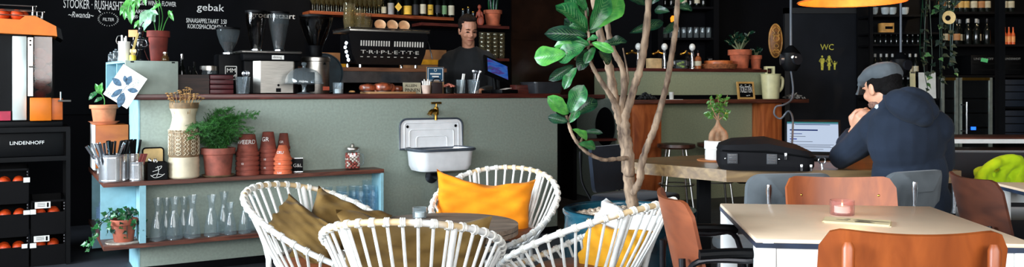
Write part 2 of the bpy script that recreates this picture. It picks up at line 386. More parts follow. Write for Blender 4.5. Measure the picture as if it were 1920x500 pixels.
# ---------------------------------------------------------------- sink on the bar front
M_enamel=mat('white_enamel',(236,238,240),.18,var=.03,coat=.5); M_enamelrim=mat('grey_enamel_rim',(70,78,88),.3)
sk=thing('enamel_sink','old white enamel sink with grey rim mounted on the bar front','sink',BAR.at(815,0,0),BAR.a)
ys=BAR.y(815,0); kx=ys/F
def sx(px): return BAR.su(px,0)-BAR.su(815,0)
def sz(py): return CH-(py-HY)*ys/F
def rrect(w0,w1,h0,h1,r,n=6,top_only=False):
    pts=[]
    for (cx,cy,a0) in ((w1-r,h1-r,0),(w0+r,h1-r,PI/2),(w0+r,h0+r,PI),(w1-r,h0+r,1.5*PI)):
        if top_only and a0>=PI: pts.append((w0,h0) if a0==PI else (w1,h0)); continue
        for k in range(n+1):
            a=a0+PI/2*k/n; pts.append((cx+r*math.cos(a),cy+r*math.sin(a)))
    return pts
xa,xb=sx(748),sx(865); za,zb=sz(277),sz(222)
g=G(); g.prism(rrect(xa,xb,za,zb,.055,6,True),-.018,-.002,ax=1); bpl=g.build('back_plate',M_enamel,sk)
P=[(x,-.018,z) for x,z in rrect(xa,xb,za,zb,.055,6,True)]; G().tube(P,.0075,8,True).build('rim',M_enamelrim,bpl)
g=G()
for q,(m_) in enumerate((.035,.075,.13)):
    R_=rrect(xa+m_,xb-m_,za+.01,zb-.03-(.0,.05,.1)[q],.02,4,True); g.tube([(x,-.019,z) for x,z in R_],.004,6,True)
g.build('pressed_panel',M_enamel,bpl)
for px in (762,852): G().ell((sx(px),-.02,sz(236)),(.011,.005,.011)).build('screw',M_black,bpl)
dy=-.30
def ring(w0,w1,y0,y1,z,r=.05,n=6): return [(x,y,z) for x,y in rrect(w0,w1,y0,y1,r,n)]
bw0,bw1=sx(752)+.015,sx(862)-.012
outer=[(ring(bw0,bw1,dy,-.012,sz(276)+.002,.07)),(ring(bw0+.005,bw1-.005,dy+.008,-.014,sz(283),.07)),(ring(bw0+.012,bw1-.012,dy+.015,-.018,sz(305),.07)),(ring(bw0+.03,bw1-.03,dy+.035,-.03,sz(314),.06)),(ring(bw0+.08,bw1-.08,dy+.08,-.07,sz(317),.04))]
inner=[(ring(bw0+.075,bw1-.075,dy+.075,-.075,sz(309),.04)),(ring(bw0+.02,bw1-.02,dy+.025,-.03,sz(300),.06)),(ring(bw0+.01,bw1-.01,dy+.01,-.02,sz(276)+.002,.065))]
vsn=[];fsn=[];n=len(outer[0]); L=outer+inner
for R_ in L: vsn+=R_
for i in range(len(L)-1):
    for j in range(n): fsn.append((i*n+j,i*n+(j+1)%n,(i+1)*n+(j+1)%n,(i+1)*n+j))
for j in range(n): fsn.append(((len(L)-1)*n+j,(len(L)-1)*n+(j+1)%n,(j+1)%n,j))
fsn.append(tuple(range(4*n,5*n))[::-1]); fsn.append(tuple(range(5*n,6*n)))
bas=G().add(vsn,fsn).build('basin',M_enamel,sk)
G().tube(ring(bw0-.006,bw1+.006,dy-.008,-.012,sz(277)+.004,.075),.011,8,True).build('basin_rim',M_enamelrim,bas)
tp=thing('brass_tap','brass tap on the bar front above the enamel sink','tap',BAR.at(812,0,sz(222)),BAR.a)
G().tube([(0,-.05,-.01),(0,-.05,.045)],.011,12).build('pipe',M_brass,tp)
G().tube([(0,-.003,.05),(0,-.05,.05)],.02,12).tube(smooth_path([(0,-.05,.03),(0,-.055,.09)],4),[.02,.021,.021,.018,.013],14).tube(smooth_path([(0,-.055,.06),(-.03,-.07,.058),(-.055,-.08,.052),(-.07,-.083,.03)],4),[.017]*8+[.016]*4+[.02],12).build('spout',M_brass,tp)
G().tube([(0,-.055,.09),(0,-.055,.115)],.007,8).tube([(-.04,-.055,.117),(.04,-.055,.117)],[.008,.009],8).build('handle',M_brass,tp)
dr=thing('drain_trap','chrome bottle trap under the enamel sink','drain pipe',BAR.at(815,0,sz(355)),BAR.a)
hh=sz(317)-sz(355)
G().lathe([(.0,0),(.03,.004),(.034,.02),(.034,.075),(.03,.085),(.02,.09),(.017,hh)],18,(0,-.13,0)).build('trap_cup',M_chrome,dr)
G().tube([(-.01,-.13,.1),(-.02,-.06,.1),(-.03,-.004,.1)],.017,12).build('outlet_pipe',mat('dark_chrome',(70,72,78),.25,.9),dr)
G().lathe([(.05,-.004),(.05,.004)],18,M=Matrix.Translation((-.03,-.008,.1))@Matrix.Rotation(PI/2,4,'X')).build('wall_flange',mat('dark_chrome',(70,72,78),.25,.9),dr)
# ================================================================ helpers for things placed on a surface
def PF(k,l): return [(h*k,z*k) for h,z in l]
def wrap(name,s,size,r0,r1,z0,h,m,parent,ang0,sx=1.):
    """writing laid round a cone (radius r0 at its foot z0, r1 at z0+h), centred on angle ang0"""
    o=text(name,s,size,m,parent,(0,0,0),(0,0,0),.0006); xs=[v.co.x for v in o.data.vertices]; c=(min(xs)+max(xs))/2
    for v in o.data.vertices:
        z=z0+v.co.y; r=r0+(r1-r0)*(z-z0)/h+.0012+v.co.z; a=ang0+(v.co.x-c)*sx/max(r,.01); v.co=(r*math.cos(a),r*math.sin(a),z)
    return o
def shell(out,th,lip=True):
    """open vessel profile: outside going up, then inside going down"""
    r=[p for p in out]; r+=[(max(p[0]-th,.0005),p[1]) for p in reversed(out[1:])]; r.append((max(out[0][0]-th,.0005),out[0][1]+th)); return [(0,out[0][1])]+r+[(0,out[0][1]+th)]
def leaf_mesh(kind,L=1.,Wd=.6,curl=.25,n=9,fold=.18,seed=0):
    g=G(); rnd=random.Random(seed); ph=rnd.random()*6
    def wprof(t):
        if kind=='fiddle': return (math.sin(PI*min(1,t**1.02))**.6)*(.55+.5*t)*(1-.14*math.sin(PI*max(0,min(1,(t-.2)/.4)))) if 0<t<1 else .012
        if kind=='ivy': return (max(.02,1-abs(t-.28)*1.6))*(.7+.3*abs(math.cos(t*8))) if 0<t<1 else .02
        return math.sin(PI*t**.8)**.8 if 0<t<1 else .01
    def fn(u,v):
        x=(v-.5)*2; wd=Wd/2*wprof(u); 
        return (x*wd, u*L, curl*L*(u-u*u*1.5)*.7+abs(x)*wd*fold*2+.05*L*wprof(u)*math.sin(u*13+ph)*abs(x)**2)
    g.grid(fn,n+3,7); 
    if kind=='fiddle':
        g.tube([(0,u*L*.97,curl*L*(u-u*u*1.5)*.7-.004) for u in [k/10 for k in range(11)]],[.011*L*(1.1-k/10) for k in range(11)],5)
    return g
def leaf_obj(name,me_or_g,m,parent,base,tip,roll=0,scale=None,label=None,up=(0,-1,.35)):
    b=Vector(base); d=Vector(tip)-b
    me=me_or_g
    o=bpy.data.objects.new(name,me); C.objects.link(o)
    if not me.materials: me.materials.append(m)
    y=d.normalized(); z=Vector(up)-y*Vector(up).dot(y); z.normalize(); x=y.cross(z)
    R=Matrix((x,y,z)).transposed()@Matrix.Rotation(roll,3,'Y'); L=scale or d.length
    o.parent=parent; o.matrix_local=Matrix.LocRotScale(b,R.to_quaternion(),Vector((L,L,L)) if not isinstance(L,tuple) else Vector(L)); return o
def pot_shape(r0,r1,h,rim=.22,th=.006):
    rr=r1*1.0; zr=h*(1-rim); rb=r0+(r1*.9-r0)*(1-rim)
    return shell([(r0*.96,0),(r0,.003),(rb,zr-.002),(rr*.985,zr),(rr,zr+.004),(rr,h-.003),(rr*.985,h)],th)
def loc_in(o,p): return Matrix.LocRotScale(o.location,o.rotation_euler,None).inverted()@Vector(p)
# ================================================================ crate rack with fruit, juicer
TR=.6; yR=BAR.y(60,TR); kR=yR/F
def rz(py): return CH-(py-HY)*kR/1. if False else CH-(py-HY)*yR/F
sR=BAR.su(132,TR); sL=sR-1.0
rack=thing('steel_rack','black steel rack holding crates of oranges under the juicer','rack',BAR.p(sR,TR,0),BAR.a)
HR=.90
for (x,y) in ((-.025,0),(-1.0,0),(-.025,.47),(-1.0,.47)): G().bx((x,y,0),(x+.025,y+.025,HR)).build('post',M_blackmetal,rack)
for z in (.70,HR-.02):
    for y in (0,.47): G().bx((-.975,y+.002,z),(-.025,y+.023,z+.02)).build('rail',M_blackmetal,rack)
G().bx((-.998,.002,HR),(-.002,.493,HR+.012)).build('top_plate',M_blackmetal,rack)
G().bx((-.975,.004,.69),(-.025,.49,.7)).build('shelf_plate',M_blackmetal,rack)
kp=thing('printed_crate','closed black crate with a white shop name on its front, top of the rack','crate',BAR.p(sR-.5,TR+.02,.7+.02),BAR.a)
G().box((0,.22,.0775),(.93,.42,.155),.008).build('body',M_blackplastic,kp); G().box((0,.22,.1575),(.94,.43,.008),.003).build('lid',M_blackplastic,kp)
fit_text('lettering','LINDENHOFF',BAR,18.5,83,271.5,6.5,TR+.0185,M_chalk,kp)
fsm=G().ell((0,0,0),(.037,.037,.034),14,9).mesh('orange'); fsm.materials.append(M_fruit)
M_crate=mat('black_crate_plastic',(5,5,7),.5,var=.2,spec=.1)
wL=BAR.su(54,TR)-sR; wR=BAR.su(58,TR)-sR; cH=.215; rnd=random.Random(4)
def make_crate(x0,x1):
    t=thing('fruit_crate','','crate',(0,0,0),BAR.a)
    G().bx((x0,.03,.0),(x1,.45,.088)).build('base_tray',M_crate,t)
    g=G(); g.bx((x0,.03,.088),(x0+.01,.45,cH)).bx((x1-.01,.03,.088),(x1,.45,cH)).bx((x0+.01,.44,.088),(x1-.01,.45,cH)); g.bx((x0,.03,cH-.012),(x1,.04,cH)); g.build('wall',M_crate,t)
    g=G().bx((x0+.01,.03,.088),(x1-.01,.037,.135)); g.build('front_lip',M_crate,t)
    for z in [.15+.02*q for q in range(3)]: G().bx((x1-.011,.028,z),(x1-.005,.031,z+.005)).build('vent',M_chrome,t)
    return t
cl=[('bottom','lowest'),('middle','second'),('top','third')]
for k in range(3):
    t=make_crate(-.975,wL); t.location=BAR.p(sR,TR,k*cH); t['label']='black crate of oranges at the far left of the rack, '+('lowest of three','middle of three','topmost of three')[k]; t['group']='fruit crates'
    for q in range(5):
        for r_ in range(2):
            if -.9+.16+q*.085>wL-.04: continue
            f=bpy.data.objects.new('orange_fruit',fsm); C.objects.link(f); f.location=BAR.p(sR+wL-.055-q*.083+rnd.uniform(-.005,.005),TR+.09+r_*.078,k*cH+.088+.034); f.rotation_euler=(rnd.random()*6,rnd.random()*6,0)
            tag(f,'orange lying in a left hand crate of the black rack','orange','oranges in the left crates')
for k in range(2):
    t=make_crate(wR,-.028); t.location=BAR.p(sR,TR,k*cH); t['label']='black crate of oranges at the right of the rack, '+('lower of two','upper of two')[k]; t['group']='fruit crates'
    n=int((-.028-wR-.07)/.082)+1
    for q in range(n):
        for r_ in range(2):
            f=bpy.data.objects.new('orange_fruit',fsm); C.objects.link(f); f.location=BAR.p(sR+wR+.05+q*.082+rnd.uniform(-.004,.004),TR+.09+r_*.078,k*cH+.088+.034); f.rotation_euler=(rnd.random()*6,rnd.random()*6,0)
            tag(f,'orange lying in a right hand crate of the black rack','orange','oranges in the right crates')
def card_at(px,py,wpx,hpx,t,label,lines=True,fr=BAR,cat='price label'):
    y=fr.y(px,t); k=y/F; p=fr.at(px,t,CH-(py-HY)*k); o=thing('price_label',label,cat,p,fr.a,'paper labels on the crates')
    G().box((0,0,0),(wpx*k/math.cos(fr.a),.002,hpx*k)).build('paper',M_paper,o)
    if lines:
        for j in range(3): G().box((-.1*wpx*k,-.0015,(.25-.22*j)*hpx*k),(wpx*k*.6,.0008,.06*hpx*k)).build('printed_line',M_black,o)
        G().box((.38*wpx*k,-.0015,0),(wpx*k*.14,.0008,.7*hpx*k)).build('barcode',M_black,o)
for a in ((80,384,22,12,'white printed label on the upper right crate'),(78,447,22,11,'white printed label on the lower right crate')): card_at(a[0],a[1],a[2],a[3],TR+.025,a[4])
for a in ((50,337,9,9,'topmost left crate'),(50,398,9,8,'middle left crate'),(46,461,8,8,'lowest left crate'),(62,397,8,9,'upper right crate, at its left end'),(62,460,9,9,'lower right crate, at its left end')):
    card_at(a[0],a[1],a[2],a[3],TR+.026,'small blank cream tag on the '+a[4],False)
# juicer
TJ=TR+.06; yJ=BAR.y(60,TJ); kJ=yJ/F; j0=BAR.su(60,TJ); jz=HR+.012
ju=thing('citrus_juicer','tall orange juice machine with a wire basket of oranges on top','juicer',BAR.p(j0,TJ,jz),BAR.a)
def jx(px): return BAR.su(px,TJ)-j0
def jzz(py): return CH-(py-HY)*kJ-jz
G().bx((jx(-40),.01,0),(jx(118),.4,jzz(227)),.006).build('base',M_blackplastic,ju)
hp=[(-40,63),(-40,36),(37,38),(48,30),(66,30),(105,48),(107,67),(102,66)]
G().prism([(jx(a),jzz(b)) for a,b in hp],-.02,.4,ax=1).build('hood',M_orangep,ju)
G().prism([(jx(a),jzz(b)) for a,b in [(105,48),(114,53),(118,73),(107,67)]],-.015,.39,ax=1).build('hood_end_cap',M_blackplastic,ju)
G().bx((jx(-40),.06,jzz(226)),(jx(60),.4,jzz(64))).build('housing',M_blackplastic,ju)
G().bx((jx(23),.015,jzz(225)),(jx(50),.06,jzz(68)),.004).build('front_panel',mat('frosted_aluminium',(214,226,222),.4,.35,var=.12,scale=6,stretch=(1,1,.5)),ju)
G().bx((jx(52),.01,jzz(180)),(jx(62),.06,jzz(70))).build('hinge_strip',M_steel,ju)
for py in (76,84,125): G().ell((jx(57),.008,jzz(py)),.006).build('bolt',M_black,ju)
G().tube([(jx(54),.0,jzz(125)),(jx(66),-.005,jzz(125))],.005,8).build('latch',M_steel,ju)
tb=G().bx((jx(64),.02,jzz(185)),(jx(98),.03,jzz(68))).bx((jx(64),.03,jzz(185)),(jx(66),.3,jzz(68))).bx((jx(96),.03,jzz(185)),(jx(98),.3,jzz(68))).build('feed_window',glass('smoked_brown',(196,170,156),.06),ju)
G().bx((jx(62),.3,jzz(226)),(jx(104),.4,jzz(64))).build('feed_back',M_blackplastic,ju)
for q in range(9):
    f=bpy.data.objects.new('orange_fruit',fsm); C.objects.link(f); f.location=BAR.p(j0+jx(75+(q%2)*11),TJ+.08+.09*(q%2),jz+jzz(178-q*10)); tag(f,'orange stacked behind the smoked window of the juicer','orange','oranges inside the juicer')
G().bx((jx(56),-.06,jzz(226)),(jx(96),.2,jzz(183)),.004).build('juice_tank',M_orangep,ju); G().bx((jx(96)+.001,-.05,jzz(225)),(jx(117),.2,jzz(184)),.004).build('tank_side',mat('deep_orange_plastic',(184,86,8),.45),ju)
G().tube([(jx(108),-.07,jzz(189)),(jx(132),-.075,jzz(189))],.007,8).tube([(jx(113),-.07,jzz(189)),(jx(113),-.07,jzz(172))],.005,8).build('tap_lever',M_steel,ju)
G().bx((jx(-40),.012,jzz(225)),(jx(20),.055,jzz(208))).build('cup_tray',mat('raspberry_plastic',(170,28,62),.5),ju)
g=G()
for py,a,b in ((11,-40,68),(21,-40,83),(29,-40,80)):
    for y in (.02,.36): g.tube([(jx(a),y,jzz(py)),(jx(b),y,jzz(py))],.0035,6)
    g.tube([(jx(b),.02,jzz(py)),(jx(b),.36,jzz(py))],.0035,6)
for px,a,b in ((62,11,31),(80,21,34),(70,21,30)):
    for y in (.02,.36): g.tube([(jx(px),y,jzz(a)),(jx(px),y,jzz(b)-.01)],.0035,6)
g.build('wire_basket',M_steel,ju)
for a,b,y in ((5,30,.08),(13,26,.15),(32,33,.08),(42,33,.13),(24,34,.2),(-4,30,.2)):
    f=bpy.data.objects.new('orange_fruit',fsm); C.objects.link(f); f.location=BAR.p(j0+jx(a),TJ+y,jz+jzz(38)+.036); f.scale=(1.1,)*3; tag(f,'orange in the wire basket on top of the juicer','orange','oranges in the juicer basket')
# ================================================================ upper shelf, from the left
pb=on(203,321,Z1); bt=.47
wb=thing('wooden_box','upright orange-brown wooden box under a potted seedling at the left shelf end','box',BAR.at(203,bt,Z1),BAR.a)
kb=BAR.y(203,bt)/F; b0=BAR.su(203,bt); x0=max(BAR.su(172,bt),SL+.004)-b0; x1=-.016-b0; hb=CH-(234-HY)*kb-Z1; lg=.035
G().bx((x0,0,lg),(x1,.3,hb),.003).build('body',wood('orange_ply',(150,70,14),(196,108,30),.45,(1,6,3),2),wb)
G().bx((x0-.012,.0,lg-.01),(x0-.001,.3,hb)).build('side_panel',M_white,wb)
for x in (x0+.02,x1-.03):
    for y in (.02,.26): G().bx((x-.008,y,0),(x+.008,y+.016,lg)).build('foot',M_white,wb)
zbx=Z1+hb
def potted(name,label,cat,pos,rz=0,group=None): return thing(name,label,cat,pos,rz,group)
p=BAR.at(195,.58,zbx+.0005); k=p.y/F
sd=potted('potted_seedling','light terracotta pot with a young two-leaved seedling on the wooden box','plant',p)
G().lathe(shell(PF(k,[(20,0),(25,5),(27,6)]),.004),28).build('saucer',M_terralite,sd)
G().lathe(pot_shape(18*k,25*k,35*k,.2),28,(0,0,.006)).build('pot',M_terralite,sd); G().lathe([(0,30*k),(22*k,31*k),(0,32*k)],20).build('soil',M_soil,sd)
G().tube(smooth_path([(0,0,31*k),(1*k,0,45*k),(-4*k,0,56*k),(-14*k,0,62*k)],4),.0035,6).build('stem',M_leafb,sd)
LM=leaf_mesh('oval',1,.5,.3).mesh('leaf'); LM.materials.append(M_leafb)
LMd=leaf_mesh('oval',1,.46,.3,seed=3).mesh('leaf'); LMd.materials.append(M_leaf)
for a,b in (((-12,61),(-27,46)),((-6,58),(-2,78)),((-4,57),(-14,76)),((-2,50),(-16,42))): leaf_obj('leaf',LM if b[1]>60 else LMd,M_leafb,sd,(a[0]*k,0,a[1]*k),(b[0]*k,-.02,b[1]*k))
# cutlery cans
M_tin=mat('shiny_tin',(222,224,226),.22,.9,var=.1); 
def can(name,label,px,t_,hw,hpx,ribs=True):
    p=BAR.at(px,t_,Z1); k=p.y/F; r=hw*k; h=hpx*k; t=thing(name,label,'can',p); pr=[(r*.97,0),(r,.003)]
    n=int(h/.011)
    for q in range(n): z=.012+q*(h-.024)/n; pr+= [(r,z),(r*(.978 if ribs else .995),z+.5*(h-.024)/n)]
    pr+=[(r,h-.006),(r*1.015,h-.003),(r*1.015,h)]; G().lathe(shell(pr,.002),36).build('tin_body',M_tin,t,60); return t,r,h
c1,r1,h1=can('tin_can','large ribbed tin can full of black-handled knives on the upper shelf',212,-.095,24.5,51)
cb_,rb_,hb_=can('tin_can','middle sized ribbed tin can of knives behind the small can',249,-.040,11.5,49)
c2,r2,h2=can('tin_can','small ribbed tin can with dark red sticks, the front one',257,-.134,13.5,36)
rnd=random.Random(7)
def knife(hm,L=.2):
    g=G(); g.tube([(0,0,L-.09),(0,0,L)],[.007,.0085],8,flat=.6)
    h=g.mesh('handle'); h.materials.append(hm); b=G().box((0,0,(L-.09)/2),(.012,.0015,L-.09)).mesh('blade'); b.materials.append(M_chrome); return h,b
K1=knife(M_blackplastic,.245); K2=knife(M_chrome,.25)
def cutlery(can_,r,h,n,K,label,grp,name,rad=.75,a0=0,a1=2*PI,lean=.25,L=.2):
    for q in range(n):
        a=a0+(a1-a0)*(q+.5)/n+rnd.uniform(-.15,.15); rr=r*rad*math.sqrt(rnd.uniform(.3,1)); x,y=rr*math.cos(a),rr*math.sin(a)
        t=thing(name,label,'cutlery',can_.location+Vector((x*.55,y*.55,.004)),0,grp,rot=(-lean*math.sin(a)*.6+rnd.uniform(-.08,.08),lean*math.cos(a)+rnd.uniform(-.08,.08),rnd.random()*3))
        for m,nn in zip(K,('handle','blade')):
            o=bpy.data.objects.new(nn,m); C.objects.link(o); o.parent=t
cutlery(cb_,rb_,hb_,9,K1,'black-handled knife standing in the middle sized tin can','knives in the middle can','table_knife',.6,0,6.2,.12,.255)
cutlery(c1,r1,h1,14,K1,'black-handled knife standing in the large tin can','black-handled knives in the can','table_knife',.8,-2.,2.,.25,.255)
cutlery(c1,r1,h1,12,K2,'steel-handled fork end standing at the left of the large tin can','steel cutlery in the can','table_fork',.85,2.2,4.3,.5)
rm=G().tube([(0,0,0),(0,0,.17)],.0045,6).mesh('stick'); rm.materials.append(mat('dark_red_wood',(110,38,30),.6))
for q in range(6):
    o=bpy.data.objects.new('stir_stick',rm); C.objects.link(o); o.location=c2.location+Vector((-.022+q*.006,-.012+.004*(q%3),.004)); o.rotation_euler=(.0,.32,0); tag(o,'dark red wooden stick leaning right in the small tin can','stick','dark red sticks')
kk=on(293,338,Z1).y/F; p=on(293,338,Z1)
bk=thing('black_tin','square black tin with a chalk drawing holding spoons on the upper shelf','tin',BAR.at(293,-.1,Z1),BAR.a)
g=G(); w_=17.5*kk; h_=33*kk; g.bx((-w_,-w_,0),(w_,w_,.004)); 
for a in ((-w_,-w_,w_,-w_+.003),(-w_,w_-.003,w_,w_),(-w_,-w_,-w_+.003,w_),(w_-.003,-w_,w_,w_)): g.bx((a[0],a[1],0),(a[2],a[3],h_))
g.build('box',M_blackplastic,bk)
g=G()
for pts in ([(-.6,.25),(-.1,.35),(.5,.3)],[(-.5,.5),(.2,.62),(.4,.8),(-.2,.7)],[(-.7,.3),(-.3,.15),(.3,.2),(.7,.35)],[(-.1,.2),(.1,.5),(0,.8)]): g.tube(smooth_path([(a*w_,-w_-.001,b*h_) for a,b in pts],5),.0016,5)
g.build('chalk_drawing',M_chalk,bk)
sp=G().tube([(0,0,0),(0,0,.12)],.003,6).ell((0,0,.135),(.014,.004,.022),10,7).mesh('spoon'); sp.materials.append(M_chrome)
for q in range(5):
    o=bpy.data.objects.new('teaspoon',sp); C.objects.link(o); o.location=bk.location+Vector((-.03+q*.016,.01*(q%2),.005)); o.rotation_euler=(0,.1+.12*q-.2,q); o.scale=(.8,.8,.8); tag(o,'teaspoon standing in the square black tin','spoon','spoons in the black tin')
p=BAR.at(287,-.03,Z1+.0); k=p.y/F
tr=thing('small_tray','small tan tray with a dark rim leaning upright behind the black tin','tray',p,BAR.a,rot=(-.06,0,BAR.a))
hh=CH-(277-HY)*k-Z1; R_=rrect(-16*k*1.1,17*k*1.1,.0,hh,.018,5)
G().prism(R_,0,.006,ax=1).build('board',mat('tan_board',(214,184,122),.5),tr); G().tube([(x,0.002,z) for x,z in R_],.005,6,True).build('rim',M_black,tr)
# vase with dried flowers
p=BAR.at(345,-.098,Z1); k=p.y/F
va=thing('ceramic_vase','tall cream and brown relief vase filled with dried flowers','vase',p)
M_vase=mat('ivory_stoneware',(206,194,166),.45,var=.12,scale=9); M_vased=mat('brown_stoneware',(128,104,74),.7,var=.25,scale=18)
pr=[(24,0),(27,2),(28,5),(27,9),(28,13),(27,18),(28,23),(27,28),(28,33),(26.5,38),(26.5,40)]
G().lathe([(0,0)]+PF(k,pr),40).build('ribbed_foot',M_vase,va,60)
G().lathe(PF(k,[(26.5,40),(27,42),(27,88),(26,90)]),40).build('relief_band',M_vased,va)
G().lathe(PF(k,[(26,90),(24,96),(21.5,106),(20.5,114),(22,122),(25,130)]),40).build('neck',M_vase,va)
G().lathe(PF(k,[(25,130),(26,133),(26,141),(23.5,141),(23,134),(20,116),(0,110)]),40).build('collar',M_vased,va)
g=G()
def cyl(a,z,r=27.4*k): return (r*math.sin(a),-r*math.cos(a),z)
for a0 in [q*PI/3 for q in range(6)]:
    if q is None: pass
    for z in range(5):
        for sgn in (-1,1):
            zz=44+z*7; g.tube([cyl(a0+sgn*(.0+.2*math.sin(PI*u/4)),(zz+u*1.9)*k) for u in range(5)],.0022,5)
    g.tube([cyl(a0,44*k),cyl(a0,79*k)],.0016,5)
    g.tube([cyl(a0+dx,z*k) for dx,z in ((-.32,80),(.32,80),(.32,87),(-.32,87))],.0022,5,True); g.tube([cyl(a0+dx,z*k) for dx,z in ((-.14,81.5),(.14,81.5),(.14,85.5),(-.14,85.5))],.002,5,True)
    for sgn in (.42,.62):
        g.tube([cyl(a0+sgn+(.08 if u%2 else -.06),(44+u*4)*k) for u in range(11)],.0022,5)
for u in range(24): g.tube([cyl(u*PI/12,88*k),cyl(u*PI/12+.06,91*k),cyl(u*PI/12+.12,88*k)],.002,5)
g.build('relief_pattern',M_vase,va)
rnd=random.Random(3); M_dry=mat('dried_flower',(176,134,82),.9,var=.35,scale=50)
for q in range(34):
    a=rnd.random()*2*PI; r=22*k*math.sqrt(rnd.random()); L=(6+rnd.random()**1.6*24)*k; b=Vector((r*math.cos(a),r*math.sin(a),138*k)); e=b+Vector((r*math.cos(a)*.55+rnd.uniform(-.01,.01),r*math.sin(a)*.5,L))
    g=G().tube([b-Vector((0,0,.06)),(b+e)/2,e],.0014,5)
    for u in range(5): an=u*2*PI/5; g.tube([e,e+Vector((math.cos(an)*.006,math.sin(an)*.006,.006)),e+Vector((math.cos(an)*.011,math.sin(an)*.011,.003))],[.002,.004,.002],5)
    g.build('dried_flower',M_dry,va)
# asparagus fern
p=BAR.at(409,-.108,Z1); k=p.y/F
fe=thing('potted_fern','feathery green asparagus fern in a dusky terracotta pot on the upper shelf','plant',p)
M_mauve=mat('dusky_terracotta',(140,76,62),.8,var=.25,scale=14,bmp=.1)
G().lathe(shell(PF(k,[(25,0),(29,3),(30,4)]),.004),28).build('saucer',M_vased,fe)
G().lathe(pot_shape(23*k,31*k,52*k,.22),30,(0,0,.006)).build('pot',M_mauve,fe); G().lathe([(0,46*k),(27*k,47*k),(0,49*k)],20).build('soil',M_soil,fe)
M_fern=leafmat('fern_green',(54,118,40),(24,70,28),.6)
def frond(seed,L=1.):
    r=random.Random(seed); g=G(); P=smooth_path([(0,0,0),(.12+.1*r.random(),0,.42),(.42,0,.72),(.8+.1*r.random(),0,.78-.2*r.random())],5); g.tube(P,.006,4)
    for i,q in enumerate(P):
        if i<3: continue
        w=.30*math.sin(PI*(i+1)/(len(P)+3))
        for s_ in (-1,1):
            d=Vector((.4,s_,.35*r.uniform(-1,1.2))).normalized()*w; e=q+d; g.tube([q,(q+e)/2+Vector((0,0,.02)),e],.0035,3)
            for u in range(7):
                c=q+d*(.12+.14*u); 
                for z in range(5):
                    dd=Vector((r.uniform(-.6,1),r.uniform(-1,1),r.uniform(-.8,.8))).normalized()*.05
                    n=dd.cross(Vector((r.random(),r.random(),1))).normalized()*.0045; g.add([c-n,c+n,c+dd],[(0,1,2)])
    return g
FR=[frond(s).mesh('frond') for s in range(4)]
for m in FR: m.materials.append(M_fern)
rnd=random.Random(11)
for q in range(64):
    a=rnd.random()*2*PI; o=bpy.data.objects.new('frond',FR[q%4]); C.objects.link(o); o.parent=fe
    s_=(50+rnd.random()*24)*k*(.5 if (math.cos(a)<-.3 and math.sin(a)>-.75) or math.sin(a)>.35 else 1); ti=rnd.uniform(-.75,.35); o.location=(rnd.uniform(-14,14)*k,rnd.uniform(-10,10)*k,46*k); o.rotation_euler=(rnd.uniform(-.3,.3),ti,a); o.scale=(s_*rnd.uniform(.7,1.05),s_*.9,s_*1.2)
for (dx,dz,a,s_) in ((5,50,.1,85),(0,50,.0,80),(-5,50,PI+.95,62),(-8,50,PI+.8,52)):
    o=bpy.data.objects.new('frond',FR[q%4]); C.objects.link(o); o.parent=fe; o.location=(dx*k,0,dz*k); o.rotation_euler=(0,-.1,a); o.scale=(s_*k,s_*k*.7,s_*k)
# stacks of upturned pots
def potstack(px,py,n,pitch,hwb,hwt,hpx,m,where,words,dy=0):
    p=BAR.at(px,dy or -.09,Z1); k=p.y/F; r=hwb*k; rt=hwt*k; h=hpx*k; th=.0032
    pr=[(r*.93,0),(r,.001),(r,h*.165),(r*.91,h*.175),(rt,h-.002),(rt*.95,h),(0,h),(0,h-th),(rt-th,h-th),(r*.91-th,h*.17),(r-th*1.2,h*.13),(r-th*1.2,0.0005),(r*.93,0)]
    me=G().lathe(pr,30).mesh('pot_body'); me.materials.append(m); first=None
    for q in range(n):
        lab='upturned terracotta pot in '+where+(', topmost' if q==n-1 else ', lowest' if q==0 else ', number %s from below'%('two','three','four','five','six')[q-1])
        t=thing('terracotta_pot',lab,'flower pot',p+Vector((rnd.uniform(-.0015,.0015),0,q*pitch*k)),rnd.random()*.3,'upturned terracotta pots')
        o=bpy.data.objects.new('pot_body',me); C.objects.link(o); o.parent=t; t.rotation_euler=(0,0,0)
        if q in words: s_,sz_,zz=words[q]; wrap('chalk_word',s_,sz_*k,r if zz<.24 else r*.93,r if zz<.24 else rt,h*zz if zz<.24 else h*.25,h*.75,M_chalk,t,-PI/2-.1) if zz<.24 else wrap('chalk_word',s_,sz_*k,r*.93+(rt-r*.93)*(zz-.25)/.75,rt,h*zz,h*(1-zz),M_chalk,t,-PI/2-.15)
potstack(464,330,5,9.2,21.5,14,39,M_terradark,'the widest stack beside the fern',{4:('GAVEERD',11,.55),2:('12',5,.05)})
potstack(532,321,6,8.6,12,7.5,30,M_terradark,'the stack furthest back',{5:('GR',6,.4),2:('30',5,.05)},-.043)
potstack(503,327,6,8.0,16.5,10,38,M_terradark,'the narrow middle stack',{5:('GR',11,.55),3:('10',5,.05),1:('M',5,.05)},-.08)
potstack(530,326,4,8.5,17,7.5,28,mat('terracotta_warm',(206,104,66),.8,var=.14,scale=16,bmp=.1),'the short front stack',{3:('GRU',7,.45),2:('10',5,.05),0:('2,50',5,.05)},-.142)
p=BAR.at(558,-.09,Z1); k=p.y/F
ti=thing('label_tin','small black tin with a white printed label at the right of the upturned pots','tin',p,.2)
G().box((0,0,13.5*k),(19*k,12*k,25*k),.003).build('body',M_blackplastic,ti); 
for z in (1,26): G().box((0,0,z*k),(20*k,13*k,2*k),.001).build('rim',M_chrome,ti)
text('lettering','G&L',9*k,M_chalk,ti,(-8*k,-6.2*k,10*k),(PI/2,0,0))
